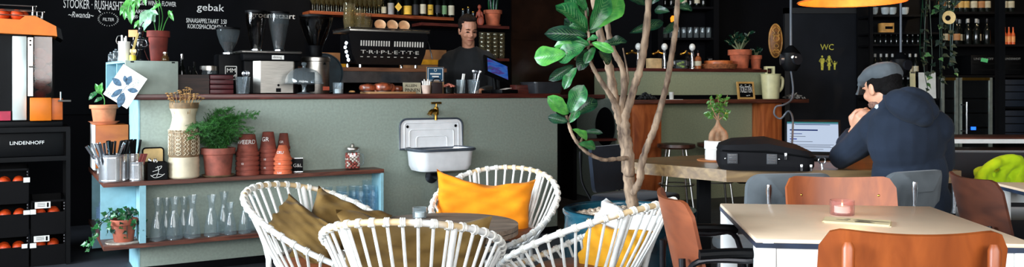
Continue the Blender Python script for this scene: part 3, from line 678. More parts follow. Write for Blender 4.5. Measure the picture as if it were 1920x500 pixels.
# sweet jar
p=BAR.at(661,-.09,Z1); k=p.y/F
cj=thing('sweet_jar','glass jar of pink and white sweets with a metal lid on the upper shelf','jar',p,.2)
pr=[(14,0),(15,1.5),(15,26),(14,31),(12,33),(12,36)]; G().lathe([(0,.0)]+PF(k,pr)+PF(k,[(11.4,36),(11.4,33),(13.4,31),(14.3,26),(14.3,2)])+[(0,2*k)],8).build('glass',M_glass,cj,20)
G().lathe(PF(k,[(0,36.2),(13,36.2),(13.3,37),(13.3,40),(12,42),(5,43.5),(3.5,44),(4,47),(2,48.5),(0,48.5)]),24).build('lid',M_steel,cj)
G().tube(smooth_path([(14*k,0,28*k),(19*k,0,26*k),(19*k,0,10*k),(14*k,0,8*k)],4),2*k,8).build('handle',M_glassd,cj)
M_sw=[mat('pink_sweet',(196,96,84),.7),mat('white_sweet',(236,220,206),.7),mat('red_sweet',(150,58,48),.7)]
rnd=random.Random(5)
sm=[]
for m in M_sw: e=G().ell((0,0,0),(2.6*k,2.2*k,2.2*k),8,6).mesh('sweet'); e.materials.append(m); sm.append(e)
n_=0
for z in range(9):
    for q in range(10):
        a=2*PI*q/10+z*.3; o=bpy.data.objects.new('sweet',sm[rnd.choice((0,0,1,1,2))]); C.objects.link(o); o.parent=None; o.location=Vector(cj.location)+Vector((11.4*k*math.cos(a),11.4*k*math.sin(a),(4.3+z*3.1)*k)); o.rotation_euler=(rnd.random()*3,rnd.random()*3,0); tag(o,'sweet inside the lidded glass jar','sweet','sweets in the jar')
# ================================================================ lower shelf
def carafe_mesh(k):
    pr=PF(k,[(13,0),(15,2),(14.5,10),(13,24),(10.5,38),(7,50),(5.4,57),(5.4,62),(7.2,72),(9.3,82)])
    
    return G().lathe([(0,.008)]+PF(k,[(12,2.5),(13,.5)])+pr,28,cap=False).mesh('glass')
k=5.0/F; cm=carafe_mesh(k); cm.materials.append(M_glassd)
CAR=[(296,449,1.),(327,446.5,1.),(361,444.5,1.02),(397,442,1.),(432,439,.8),(459,436.5,.86),(312,440,.95),(420,434,1.02),(474,433,.9),(345,439,.95)]
for i,(px,py,s_) in enumerate(CAR):
    p=BAR.at(px,-.128 if i not in (6,7,8,9) else -.048,Z0); o=bpy.data.objects.new('carafe',cm); C.objects.link(o); o.location=(p.x,p.y,Z0+.0005); o.scale=(s_,s_,s_*(1. if i not in (4,5) else .98)); tag(o,'clear glass carafe with a flared neck on the lower shelf','carafe','carafes on the lower shelf')
k=5.75/F
pr=PF(k,[(7.5,0),(8,1),(9.2,12),(10.4,24),(10.2,25)]); 
tm=G().lathe([(0,.006)]+pr,10,cap=False).mesh('glass'); tm.materials.append(M_glassblue)
for i,(px,py,n) in enumerate(((600,415,5),(626,413,5),(650,411,5),(676,409,6),(699,406,6),(613,405,6),(640,403,6),(664,402,6),(689,400,7))):
    p=on(px,py,Z0); front=i<5; d=.0
    s_,t_=(p-BAR.o).dot(BAR.e1),(p-BAR.o).dot(BAR.e2); 
    t_=-.115 if front else -.05; p=BAR.at(px,t_,Z0)
    for q in range(n):
        o=bpy.data.objects.new('tumbler',tm); C.objects.link(o); o.location=p+Vector((0,0,.0005+q*9.0*k)); tag(o,'blue-tinted glass tumbler in a '+('front' if front else 'rear')+' stack at the right of the lower shelf','glass','tumblers in the '+('front' if front else 'rear')+' stacks')
# ivy
p=BAR.at(232,-.085,Z0); k=p.y/F
iv=thing('potted_ivy','trailing ivy in a terracotta pot on the lower shelf at its left end','plant',p)
G().lathe([(0,.0),(31*k,.0),(32*k,.004),(31*k,.008),(0,.008)],28).build('woven_mat',mat('grey_rattan',(150,140,128),.9,var=.3,scale=40),iv)
G().lathe(pot_shape(17*k,25*k,42*k,.24),30,(0,0,.008)).build('pot',mat('dull_red_terracotta',(156,82,60),.8,var=.2,scale=14,bmp=.1),iv); G().lathe([(0,38*k),(21*k,39*k),(0,41*k)],20).build('soil',M_soil,iv)
IV=[leaf_mesh('ivy',1,.95,.2,8,.1,s).mesh('leaf') for s in range(3)]
M_ivy=leafmat('ivy_green',(46,118,56),(24,78,42)); [m.materials.append(x) for m,x in zip(IV,(M_ivy,M_leaf,M_leafd))]
rnd=random.Random(9); vines=[]
for q in range(14):
    a=2*PI*q/14+rnd.uniform(-.2,.2); out=(26+rnd.random()*16)*k; dn=rnd.uniform(-22,14)
    P=smooth_path([(8*k*math.cos(a),8*k*math.sin(a),40*k),(20*k*math.cos(a),18*k*math.sin(a),58*k+rnd.uniform(-4,4)*k),(out*math.cos(a),out*.8*math.sin(a),(46+dn*.4)*k),(out*1.12*math.cos(a),out*.85*math.sin(a),(30+dn)*k)],4); vines.append(P)
vines.append(smooth_path([(-20*k,-10*k,50*k),(-40*k,-20*k,40*k),(-46*k,-22*k,16*k),(-54*k,-20*k,-2*k),(-66*k,-10*k,2*k)],5))
vines.append(smooth_path([(-20*k,-18*k,48*k),(-38*k,-26*k,30*k),(-44*k,-28*k,10*k),(-50*k,-30*k,-10*k)],5))
for P in vines: 
    G().tube(P,.0022,5).build('vine',M_leafd,iv)
    for j in range(2,len(P),2):
        d=Vector((rnd.uniform(-1,1),rnd.uniform(-1,.2),rnd.uniform(-.5,.8))).normalized()*rnd.uniform(9,14)*k
        leaf_obj('leaf',IV[rnd.choice((0,0,1,1,2))],M_ivy,iv,P[j],P[j]+d,rnd.uniform(-.5,.5))
# plates in the end compartment
pm=G().lathe([(0,0),(.05,0),(.055,.004),(.088,.016),(.09,.018),(.086,.018),(.05,.008),(0,.008)],30).mesh('plate'); pm.materials.append(mat('blue_grey_china',(120,146,176),.3,var=.08))
for q in range(18):
    o=bpy.data.objects.new('plate',pm); C.objects.link(o); o.location=BAR.p(-.112,.38,Z0+.0005+q*.0105); tag(o,'blue-grey plate in the stack at the left end of the lower shelf','plate','stacked plates')
for q in range(12):
    o=bpy.data.objects.new('plate',pm); C.objects.link(o); o.location=BAR.p(-.112,.62,Z0+.0005+q*.0105); tag(o,'blue-grey plate in the rear stack at the left end of the lower shelf','plate','plates stacked behind')
# ================================================================ things on the bar top
def bt(px,t,z=ZB): p=BAR.at(px,t,z); return p,p.y/F
def topy(k,py,z0=ZB): return CH-(py-HY)*k-z0
# open box on the left end of the bar
q=BAR.at(235,-.015,ZB); BX=Frame(q.x,q.y,38.5); kq=q.y/F; bw=BX.su(334,0); bh=CH-(113-HY)*kq-ZB; bd=.5
ob=thing('open_box','pale grey-green open sided wooden box on the left end of the bar top','box',BX.p(0,0,ZB),BX.a)
G().bx((0,0,0),(bw,.014,bh),.001).build('front_panel',mat('box_front_paint',(158,172,162),.75,var=.06),ob)
for nme,a,b in (('top_board',(0,.014,bh-.014),(bw,bd,bh)),('base_board',(0,.014,0),(bw,bd,.014)),('back_board',(bw-.014,.014,.014),(bw,bd,bh-.014)),('divider',(.01,.25,.014),(bw-.014,.262,bh-.014)),('side_board',(0,bd-.014,.014),(bw-.014,bd,bh-.014))): G().bx(a,b).build(nme,M_blue,ob)
for x in (.03,bw-.04): G().bx((x,-.001,bh-.012),(x+.02,0,bh-.004)).build('staple',M_black,ob)
ZX=ZB+bh
def xt(px,t): p=BX.at(px,t,ZX); return p,p.y/F
# botanical card hung over the box corner
cp=BAR.at(235,-.05,0); kc=cp.y/F; a=math.radians(32)
cc=W(235,162,cp.y); cd=thing('botanical_card','white card with a printed blue-grey leafy plant hung askew on the box corner','card',cc,0,rot=(.0,-0,0))
cd.rotation_euler=(0,math.radians(33),math.radians(6))
w2_,h2_=51*kc,67*kc
G().box((0,0,0),(w2_,.003,h2_)).build('paper',M_paper,cd); G().tube([(-w2_/2+.006,-.004,h2_/2-.006),(-w2_/2+.006,.006,h2_/2-.006)],.003,6).build('pin',M_steel,cd)
M_ink=mat('blue_grey_ink',(62,88,108),.9,var=.3,scale=60); M_inkd=mat('pale_ink',(150,160,150),.9)
def inkleaf(x,z,ang,L,w):
    g=G(); pts=[]
    for i in range(17):
        t=i/8 if i<=8 else (16-i)/8; s=1 if i<=8 else -1; u=t*L; v=s*w*math.sin(PI*t)**.8; pts.append((x+u*math.cos(ang)-v*math.sin(ang),z+u*math.sin(ang)+v*math.cos(ang)))
    return g.prism(pts[:16],-.0024,-.0016,ax=1)
for (x,z,an,L,w) in ((-.02,-.0,170,22,6),(.0,.02,95,20,5.5),(.02,.0,25,20,5),(.012,-.025,-75,30,7),(-.005,-.01,-110,26,5),(-.01,.03,130,14,4)):
    inkleaf(x,z-.01,math.radians(an),L*kc,w*kc).build('printed_leaf',M_ink,cd)
G().tube([(0,-.002,-.1),(.004,-.002,0),(.02,-.002,.06)],.0012,5).build('printed_stem',M_ink,cd)
g=G(); rnd=random.Random(2)
for u in range(24): x,z=rnd.uniform(.01,.06),rnd.uniform(.015,.075); g.ell((x,-.0016,z),(.0035,.001,.0035),6,4)
g.build('printed_berries',M_inkd,cd)
text('lettering','ENGLISH',8*kc,M_ink,cd,(-.065,-.0016,-h2_/2+.012),(PI/2,0,0),.0004); text('lettering','BITTERS',7*kc,M_inkd,cd,(-.045,-.0016,h2_/2-.03),(PI/2,0,0),.0004)
# things on the open box
p,k=xt(233,.09); t=thing('enamel_canister','white canister with a wire handle holding wooden sticks on the open box','canister',p)
G().lathe(shell(PF(k,[(9.5,0),(10,1),(10.5,35),(11,36)]),.003),24).build('body',M_white,t); G().tube(smooth_path([(-9*k,0,28*k),(-15*k,0,36*k),(-12*k,0,46*k),(-5*k,0,45*k),(-6*k,0,34*k)],5),.002,6).build('wire_handle',M_steel,t)
for x,l,c in ((-4,48,M_white),(3,46,M_white),(1,43,M_white)): G().tube([(x*k,0,3*k),(x*k*1.1,0,l*k)],[2*k,1.6*k],6).build('spatula',c,t)
p,k=xt(244,.03); o=solo('wooden_ruler',G().box((0,0,27*k),(4*k,.004,54*k)),mat('pale_wood',(220,196,120),.6),'pale wooden stick leaning against the white canister','stick',p,rot=(.0,.26,BX.a))
for px,t_,hw,h,lb in ((207,.42,4.5,15,'smaller lidded glass jar at the left back of the open box'),(217,.33,6,20,'larger lidded glass jar at the left back of the open box')):
    p,k=xt(px,t_); t=thing('glass_jar',lb,'jar',p); G().lathe([(0,0)]+PF(k,[(hw*.9,0),(hw,1),(hw,h*.8),(hw*.8,h*.9)]),20).build('glass',M_glassd,t); G().lathe(PF(k,[(0,h*.9),(hw*.9,h*.9),(hw*.9,h),(hw*.3,h+1),(hw*.35,h+4),(0,h+5)]),18).build('lid',M_glassd,t)
p,k=xt(249,.03); t=thing('wax_jar','small yellow jar with dried flowers beside the black figurine','jar',p)
G().lathe(shell(PF(k,[(5,0),(6,1),(6,9),(5.5,10)]),.002),18).build('pot',mat('lemon_yellow',(224,206,60),.4),t)
for x in (-2,1,3): G().tube([(x*k,0,6*k),(x*1.6*k,0,18*k)],.0015,5).ell((x*1.6*k,0,18*k),(2.5*k,2*k,4*k),8,6).build('dried_bud',mat('cream_bud',(226,196,140),.8),t)
p,k=xt(310,.06); t=thing('spice_jar','small brown glass jar right of the dark red pot','jar',p); G().lathe([(0,0)]+PF(k,[(6.5,0),(7,1),(6.5,8),(4,11),(4,15)]),18).build('glass',glass('amber_glass',(190,160,120),.06,body=.25,bodyc=(130,100,60)),t); G().lathe(PF(k,[(0,15),(4.6,15),(4.6,17.5),(0,17.5)]),16).build('lid',M_steel,t)
# black figurine
p,k=xt(264,.13); fg=thing('black_figurine','glossy black figurine with hands on its hips and a hat','figurine',p)
g=G(); g.lathe(PF(k,[(0,0),(13,0),(14,3),(12,6),(9,14),(7,20),(0,22)]),20); g.ell((0,0,30*k),(9*k,6*k,12*k)); g.ell((0,0,40*k),(11*k,6*k,5*k)); g.tube([(0,0,40*k),(0,0,48*k)],3*k)
g.ell((0,-1*k,52*k),(4.5*k,4.5*k,6*k)); g.lathe(PF(k,[(0,56),(8,56),(5,58),(4.5,64),(0,66)]),16)
for s in (-1,1): g.tube(smooth_path([(s*10*k,0,41*k),(s*14*k,-2*k,33*k),(s*12*k,-4*k,28*k),(s*6*k,-6*k,27*k)],4),[3*k]*7+[2.4*k]*6,8)
g.tube(smooth_path([(0,0,64*k),(2*k,0,70*k),(6*k,-1*k,74*k)],4),[1.6*k]*9,6)
remesh(g,'figure',mat('glossy_black',(14,15,20),.18,coat=.5),fg,.0035,2)
p,k=xt(250,.24); t=thing('orange_card','small orange card on a thin stick behind the figurine','card',p)
G().tube([(0,0,0),(0,0,58*k)],.0025,6).build('stick',M_steel,t); G().box((0,-.004,53*k),(17*k,.003,13*k),.001).build('card',mat('coral_card',(240,150,92),.7),t)
p,k=xt(297,.2); pl=thing('potted_climber','large dark red terracotta pot with a drooping leafy climber on the open box','plant',p)
G().lathe(pot_shape(13.5*k,20.5*k,58*k,.2),30).build('pot',mat('dark_red_clay',(116,44,34),.8,var=.2,bmp=.1),pl); G().lathe([(0,52*k),(18*k,53*k),(0,55*k)],18).build('soil',M_soil,pl)
ST=[[(0,0,52*k),(2*k,0,80*k),(-2*k,0,110*k),(-20*k,-4*k,128*k),(-44*k,-6*k,122*k),(-56*k,-6*k,106*k)],[(-4*k,0,52*k),(-8*k,-4*k,80*k),(-16*k,-8*k,96*k),(-20*k,-8*k,84*k)],[(6*k,0,52*k),(14*k,0,76*k),(26*k,0,96*k)],[(2*k,0,52*k),(8*k,0,86*k),(0,0,120*k)],[(-10*k,0,54*k),(-34*k,-6*k,62*k),(-30*k,-6*k,80*k)]]
for s in ST: G().tube(smooth_path(s,5),.003,5).build('stem',M_leafb,pl)
M_palel=leafmat('pale_leaf',(150,196,160),(96,150,112)); LP=leaf_mesh('oval',1,.55,.25,seed=5).mesh('leaf'); LP.materials.append(M_palel)
LB=leaf_mesh('oval',1,.36,.2,seed=7).mesh('leaf'); LB.materials.append(M_leafb)
for b,e in (((-10,98),(-24,56)),((-12,96),(0,74)),((-14,96),(6,88))): leaf_obj('leaf',LP,M_palel,pl,(b[0]*k,-.03,b[1]*k),(e[0]*k,-.06,e[1]*k))
for b,e in (((-50,118),(-58,78)),((-44,122),(-46,70)),((-56,108),(-66,86)),((-52,112),(-40,88)),((-30,124),(-34,96)),((-60,104),(-62,90)),((-38,120),(-52,100)),((-30,78),(-40,62)),((24,96),(34,76)),((-22,126),(-18,104)),((10,108),(-8,96))): leaf_obj('leaf',LB,M_leafb,pl,(b[0]*k,-.04,b[1]*k),(e[0]*k,-.05,e[1]*k))
# dark box, maroon box and jar
p,k=bt(360,.14); t=thing('dark_wooden_box','dark brown wooden box holding bottles beside the grey-green box','box',p,BAR.a)
g=G(); W_=27*k; g.bx((-W_,-.07,0),(W_,-.06,36*k)).bx((-W_,.07,0),(W_,.08,36*k)).bx((-W_,-.06,0),(-W_+.01,.07,36*k)).bx((W_-.01,-.06,0),(W_,.07,36*k)).bx((-W_+.01,-.06,0),(W_-.01,.07,.01)); g.build('box',wood('dark_oak',(26,17,14),(58,38,30),.6),t)
M_gbot=glass('dark_bottle_glass',(60,66,58),.05,body=.35,bodyc=(24,28,24))
def bottle_profile(r,h,neck=.32): return [(0,0),(r*.96,0),(r,.004),(r,h*.56),(r*.82,h*.64),(r*.38,h*.72),(r*.34,h*.96),(r*.4,h*.965),(r*.4,h),(0,h)]
def bottle(name,label,cat,p,r,h,m,labcol=None,capm=None,grp=None,lz=(.18,.42)):
    t=thing(name,label,cat,p,0,grp); G().lathe(bottle_profile(r,h),18).build('bottle_glass',m,t)
    if labcol: G().lathe([(r+.0004,h*lz[0]),(r+.001,h*lz[0]+.001),(r+.001,h*lz[1]),(r+.0004,h*lz[1]+.001)],18).build('paper_label',labcol,t)
    if capm: G().lathe([(r*.42,h*.86),(r*.44,h*.87),(r*.44,h+.001),(0,h+.002)],14).build('capsule',capm,t)
    return t
for i,(px,h,c) in enumerate(((341,.25,M_chrome),(354,.17,M_blackplastic),(364,.2,M_blackplastic),(376,.15,M_black))):
    p2,_=bt(px,.14,ZB+.011); bottle('syrup_bottle','dark bottle '+('with a shiny stopper, left of its box','second from the left in the dark box','third from the left in the dark box','shortest one, right end of the dark box')[i],'bottle',p2,.022,h,M_gbot,None,c,'bottles in the dark box')
p,k=bt(413,.12); t=thing('maroon_tin','stack-shaped maroon metal tin with ridged sides in front of the small grinder','tin',p,BAR.a)
g=G(); 
for z in range(4): g.box((0,0,(4.5+z*9)*k),(42*k,.11,8*k),.004)
g.build('body',mat('maroon_metal',(74,20,26),.45,var=.2),t); G().box((0,0,36.5*k),(40*k,.10,2*k)).build('lid',M_black,t)
p,k=bt(392,.3); t=thing('glass_canister','clear glass canister with a steel lid behind the maroon tin','jar',p); G().lathe([(0,0)]+PF(k,[(15,0),(16,2),(16,44)]),22).build('glass',M_glassd,t); G().lathe(PF(k,[(0,44),(16.5,44),(16.5,52),(0,53)]),22).build('lid',M_steel,t)
# coffee grinders
M_bean=mat('coffee_beans',(58,34,22),.6,var=.5,scale=120,bmp=.6)
def hopper(t,x,k,z0,hw,h,y=0,beans=.5,lid=True,neck=7,nm_='hopper'):
    pr=PF(k,[(neck,0),(neck*1.1,h*.08),(hw*.72,h*.4),(hw*.93,h*.75),(hw,h)])
    H_=G().lathe(pr,28,(x,y,z0),cap=False).build(nm_,M_smoke if beans<.3 else glass('hopper_glass',(190,195,198),.05,body=.06),t)
    if beans: hb=h*beans; G().lathe(PF(k,[(neck*.9,h*.05),(hw*.62*min(1,.55+beans*.5),hb),(0,hb+2)]),24,(x,y,z0)).build('coffee_beans',M_bean,H_)
    if lid: G().lathe(PF(k,[(0,h+.5),(hw*1.03,h+.5),(hw*1.03,h+4),(hw*.4,h+6),(0,h+6)]),28,(x,y,z0)).build('hopper_lid',M_blackplastic,H_)
p,k=bt(428,.34); t=thing('small_grinder','small black coffee grinder with a round glass hopper and white letters','coffee grinder',p,BAR.a)
G().box((0,0,37*k),(44*k,.17,74*k),.012).build('body',M_blackplastic,t); G().lathe(PF(k,[(12,74),(12,77),(8,78)]),22).build('collar',M_chrome,t)
hopper(t,0,k,78*k,21,42,0,.45); 
text('lettering','MM',11*k,M_paper,t,(-8*k,-.0865,40*k),(PI/2,0,0)); text('lettering','MM',11*k,M_paper,t,(-8*k,-.0865,29*k),(PI/2,0,0)); g=G()
for a,b in (((-10,27),(10,27)),((-10,51),(10,51)),((-10,27),(-10,51)),((10,27),(10,51))): g.tube([(a[0]*k,-.0865,a[1]*k),(b[0]*k,-.0865,b[1]*k)],.8*k,4)
g.build('lettering_frame',M_paper,t)
p,k=bt(455,.1); t=thing('spoon_glass','glass tumbler full of steel spoons in front of the large grinder','glass',p)
G().lathe(shell(PF(k,[(11,0),(12,1),(13.5,32)]),.002),20).build('glass',M_glassd,t)
for i in range(7):
    o=bpy.data.objects.new('teaspoon',sp); C.objects.link(o); a=i*.9; o.location=p+Vector((.012*math.cos(a),.012*math.sin(a),.004)); o.rotation_euler=(.14*math.sin(a),.17*math.cos(a),a); tag(o,'steel spoon standing in the tumbler by the large grinder','spoon','spoons in the bar tumbler')
p,k=bt(501,.34); t=thing('double_grinder','large steel coffee grinder with two glass hoppers on the bar','coffee grinder',p,BAR.a); c_=1/math.cos(BAR.a)*.93
def gx(px): return (px-501)*k*c_
ye=.15
G().bx((gx(455),-ye+.03,0),(gx(547),ye,70*k),.01).build('body',M_blackplastic,t)
G().prism([(gx(470),-ye+.03),(gx(480),-ye-.01),(gx(535),-ye-.01),(gx(541),-ye+.03)],2*k,60*k).build('front_panel',M_steel,t)
G().bx((gx(451),-ye-.012,60*k),(gx(550),ye+.01,74*k),.012).build('dark_band',M_blackplastic,t); G().bx((gx(449),-ye-.016,74*k),(gx(551),ye+.012,79*k),.01).build('top_plate',M_steel,t)
G().box((gx(509),-ye-.0135,67*k),(22*k,.002,7.5*k)).build('name_plate',M_paper,t); text('lettering','ditting',6.5*k,M_black,t,(gx(509)-9.5*k,-ye-.0147,65.4*k),(PI/2,0,0),.0003)
G().box((gx(510),-ye-.0115,7*k),(9*k,.004,7*k)).build('switch_plate',M_blackplastic,t); G().ell((gx(510),-ye-.011,16*k),2.2*k).build('button',M_blackplastic,t)
for px,b in ((482,.0),(521,.72)): 
    G().lathe(PF(k,[(11,79),(11,83),(8,84)]),22,(gx(px),0,0)).build('collar',M_chrome,t); hopper(t,gx(px),k,84*k,19.5,66,0,b,True,9)
p,k=bt(592,.36); t=thing('tall_grinder','tall steel cylinder coffee grinder with one wide smoked hopper','coffee grinder',p,BAR.a)
G().lathe(PF(k,[(0,0),(24,0),(25,2),(25,60),(25,61),(23,64),(0,64)]),30).build('body',M_steel,t); G().lathe(PF(k,[(26,60),(27,61),(27,67),(25,69),(0,69)]),30).build('head_ring',M_steel,t)
G().lathe(PF(k,[(11,69),(12,72),(12,84),(14,90)]),24).build('neck',M_blackplastic,t); hopper(t,0,k,88*k,31,54,0,.0,True,13)
G().bx((-27*k,-27.5*k,4*k),(-10*k,-14*k,40*k),.006).build('side_housing',M_blackplastic,t); G().box((12*k,-23*k,10*k),(12*k,.012,7*k)).build('red_sticker',mat('rust_sticker',(190,80,50),.6),t)
g=G().prism([(6*k,54*k),(12*k,54*k),(9*k,59*k)],-25.6*k,-24.6*k,ax=1).build('emblem',M_black,t)
p,k=bt(570,.06); t=thing('cake_dome','glass cake stand with a domed glass lid on the bar','cake stand',p)
G().lathe(PF(k,[(0,0),(13,0),(14,1),(4,4),(3,12),(5,17),(36,19),(37,21),(0,21)]),32).build('stand',M_glassd,t)
G().lathe(PF(k,[(34,21.5),(34,26),(31,35),(24,43),(13,48),(0,49.5)]),32,cap=False).build('dome',M_glassd,t); G().lathe(PF(k,[(0,49),(3,49.5),(2.5,52),(5,56),(4,59),(0,60)]),16).build('knob',M_glassd,t)
p,k=bt(634,.06); t=thing('candle_glass','short glass holding a white tea light beside the cake dome','candle glass',p)
G().lathe(shell(PF(k,[(9,0),(9.5,1),(10,21)]),.002),20).build('glass',M_glassd,t); G().lathe(PF(k,[(0,1.5),(6.5,1.5),(6.5,9),(0,9)]),16).build('tea_light',M_white,t)
p,k=bt(606,.52,ZB+.0); t=thing('round_tray','large dark round tray standing on edge behind the tall grinder','tray',(p.x,p.y,ZB+38*k),BAR.a)
G().lathe([(0,0),(37*k,0),(38*k,.006),(38*k,.016),(36*k,.016),(35*k,.008),(0,.008)],40,M=Matrix.Rotation(PI/2,4,'X')).build('tray',mat('dark_teal_metal',(36,52,60),.35,.3,var=.2),t)
# espresso machine
tm_=.74; em_p=BAR.at(725,tm_,ZM); k=em_p.y/F; e0=BAR.su(725,tm_)
em=thing('espresso_machine','large black three-group espresso machine with white letters across its back panel','espresso machine',em_p,BAR.a)
def ex(px): return BAR.su(px,tm_)-e0
def ez(py): return CH-(py-HY)*BAR.y(725,tm_)/F-ZM
G().prism([(ex(670),ez(121)),(ex(789),ez(121)),(ex(797),ez(100)),(ex(803),ez(68)),(ex(800),ez(60)),(ex(660),ez(60)),(ex(654),ez(68)),(ex(660),ez(100))],0,.03,ax=1).build('back_panel',mat('gloss_black',(6,6,9),.3,spec=.4),em)
G().bx((ex(668),.03,ez(118)),(ex(792),.4,ez(62)),.01).build('body',M_blackplastic,em)
G().bx((ex(676),.01,-.0),(ex(690),.36,ez(118))).bx((ex(775),.01,-.0),(ex(789),.36,ez(118))).build('foot',M_chrome,em) if False else None
for px in (678,782):
    for y in (.03,.33): G().tube([(ex(px),y,0),(ex(px),y,ez(118))],.014,12).build('foot',M_chrome,em)
G().bx((ex(656),.0,ez(60)),(ex(806),.42,ez(56)),.003).build('cup_tray',M_steel,em)
g=G(); 
for y in (.0,.42): g.tube([(ex(656),y,ez(54)),(ex(806),y,ez(54))],.005,8)
for px in (656,806): g.tube([(ex(px),0,ez(54)),(ex(px),.42,ez(54))],.005,8)
g.build('cup_rail',M_chrome,em)
M_slot=mat('slot_white',(226,222,212),.5)
for i in range(24):
    px=676+(i%12)*4.75+(0 if i<12 else 63); G().prism([(ex(px),ez(87)),(ex(px+2.3),ez(87)),(ex(px+2.7),ez(77)),(ex(px+.4),ez(77))],-.002,.001,ax=1).build('vent_slot',M_slot,em)
o=text('lettering','T·R·I·P·L·E·T·T·E',1,M_slot,em,(0,0,0),(PI/2,0,0),.001); xs=[v.co.x for v in o.data.vertices]; o.data.transform(Matrix.Diagonal(((ex(785)-ex(676))/(max(xs)-min(xs)),6.5*k/.7,1,1))); o.location=(ex(676),-.001,ez(101))
for i in range(9): px=676+i*12.6; G().box((ex(px+2),-.001,ez(107)),(5*k,.002,1.3*k)).build('chrome_dash',M_slot,em)
for i,(px,py) in enumerate(((657,82),(655,90),(657,98),(659,106),(661,113))): G().tube([(ex(px+3),.08,ez(py)),(ex(px-3),.06,ez(py))],[.012,.014],10).build('control_knob',M_chrome,em)
G().tube(smooth_path([(ex(806),.2,ez(66)),(ex(814),.15,ez(70)),(ex(818),.12,ez(90)),(ex(820),.1,ez(108))],5),.006,8).build('steam_wand',M_chrome,em)
# glass stacks and cups on the machine
gm=G().lathe(PF(k,[(8,0),(8.6,1),(10.5,22)])[0:0]+[(0,0)]+PF(k,[(8,0),(8.6,1),(10.8,20)]),10,cap=False).mesh('glass'); gm.materials.append(glass('warm_glass',(246,242,228),.05,body=.05,bodyc=(196,180,140)))
for i,(px,y,n) in enumerate(((659,.1,4),(669,.22,4),(680,.1,3),(691,.1,2),(684,.26,3),(698,.15,1))):
    for j in range(n):
        o=bpy.data.objects.new('latte_glass',gm); C.objects.link(o); o.location=em_p+BAR.e1*ex(px+3)+BAR.e2*y+Vector((0,0,ez(56)+.001+j*9.5*k)); tag(o,'faceted glass stacked on the left of the espresso machine','glass','glasses on the espresso machine')
M_cupin=mat('cream_glaze',(214,170,128),.4)
for i,(px,py,an) in enumerate(((717,45,.7),(740,44,1.0),(762,46,.75))):
    t=thing('coffee_cup','black cup with a cream inside lying tilted on the machine, '+('leftmost','middle','rightmost')[i]+' of three','cup',em_p+BAR.e1*ex(px)+BAR.e2*.05+Vector((0,0,ez(56)+10*k)),0,'cups on the espresso machine',rot=(1.05,an*.9-.3,.1))
    G().lathe(shell(PF(k,[(5,-13),(9,-8),(11.2,0),(11.4,1)]),.0015),24).build('body',M_blackplastic,t); G().lathe(PF(k,[(0,-11),(6,-10),(9.4,-5),(10.6,.6)])[:0]+PF(k,[(0,-11.5),(5,-11),(8,-7.2),(10.4,.4),(10.9,1.2),(10.2,.4),(7.8,-6.8),(4.8,-10.5),(0,-11)]),24).build('glaze',M_cupin,t); G().tube(smooth_path([(10*k,0,-2*k),(16*k,0,-3*k),(16*k,0,-8*k),(8*k,0,-9*k)],4),1.4*k,8).build('handle',M_blackplastic,t)
# rolls, signs, cups on the bar
p,k=bt(722,.1); t=thing('serving_board','pale wooden serving board under the cinnamon rolls','board',p,BAR.a); G().box((6*k,0,2*k),(92*k,.2,4*k),.003).build('board',wood('pale_board',(150,104,64),(190,146,98),.6),t)
M_bun=mat('glazed_bun',(132,62,34),.35,var=.45,scale=30,coat=.4); M_bunin=mat('bun_filling',(60,28,20),.5)
for i,(px,y,s_,lb) in enumerate(((690,.04,.95,'left cinnamon roll on the wooden board'),(719,.02,1.1,'largest cinnamon roll, in the middle of the board'),(745,.08,.75,'small cinnamon roll at the right of the board'))):
    pp=BAR.at(px,.1+y-.03,ZB+4*k); t=thing('cinnamon_roll',lb,'pastry',pp,.3*i,'cinnamon rolls'); r0=15*k*s_
    g=G(); P=[];R=[]
    for u in range(50): a=u*.38; r=r0*(1-.017*u); P.append((r*math.cos(a),r*math.sin(a),(6.5+4.5*(u/50))*k*s_)); R.append(5.2*k*s_*(1-.3*u/50))
    g.tube(P,R,8,flat=1.35); g.build('dough_coil',M_bun,t); G().lathe([(0,0),(r0*.9,0),(r0*.85,10*k*s_),(0,11*k*s_)],20).build('filling',M_bunin,t)
p,k=bt(648+12,.08); t=thing('small_plate','small plate with a pastry left of the cinnamon rolls','plate',p); G().lathe(PF(k,[(0,0),(7,0),(12,2),(12,3),(0,2)]),22).build('plate',M_blackplastic,t); G().ell((0,0,4*k),(6*k,4*k,2.5*k)).build('pastry',mat('toast',(206,150,90),.7),t)
p,k=bt(773,.06); t=thing('card_only_sign','small cream card stand printed ALLEEN PINNEN on the bar','sign',p,BAR.a,rot=(-.12,0,BAR.a))
G().box((0,0,10.5*k),(36*k,.004,21*k)).build('card',mat('grey_cream_card',(176,168,142),.8),t); text('lettering','ALLEEN',7*k,M_black,t,(-14*k,-.0028,13*k),(PI/2,0,0),.0004); text('lettering','PINNEN',10*k,M_black,t,(-15*k,-.0028,3.2*k),(PI/2,0,0),.0004,sx=.85); G().bx((-14*k,0,0),(14*k,.03,.003)).build('foot',M_black,t)
p,k=bt(799,.06); t=thing('paper_cup','clear cup with pale sticks beside the card stand','cup',p); G().lathe(shell(PF(k,[(7,0),(9,16)]),.0015),18).build('cup',mat('milky_cup',(206,180,164),.4),t)
for x in range(5): G().tube([((x-2)*2*k,0,3*k),((x-2)*3.5*k,0,(24+x%2*3)*k)],1.3*k,5).build('stick',M_paper,t)
p,k=bt(816,.2); t=thing('blue_sign','blue card sign with a white border and kraft base on the bar','sign',p,BAR.a)
G().box((0,0,25*k),(36*k,.004,50*k)).build('kraft_card',mat('kraft',(160,124,84),.85),t); G().box((0,-.003,36*k),(34*k,.002,27*k)).build('blue_card',mat('petrol_blue',(24,74,104),.7),t); g=G()
for a,b in (((-15,25),(15,25)),((-15,47),(15,47)),((-15,25),(-15,47)),((15,25),(15,47))): g.tube([(a[0]*k,-.0045,a[1]*k),(b[0]*k,-.0045,b[1]*k)],.5*k,4)
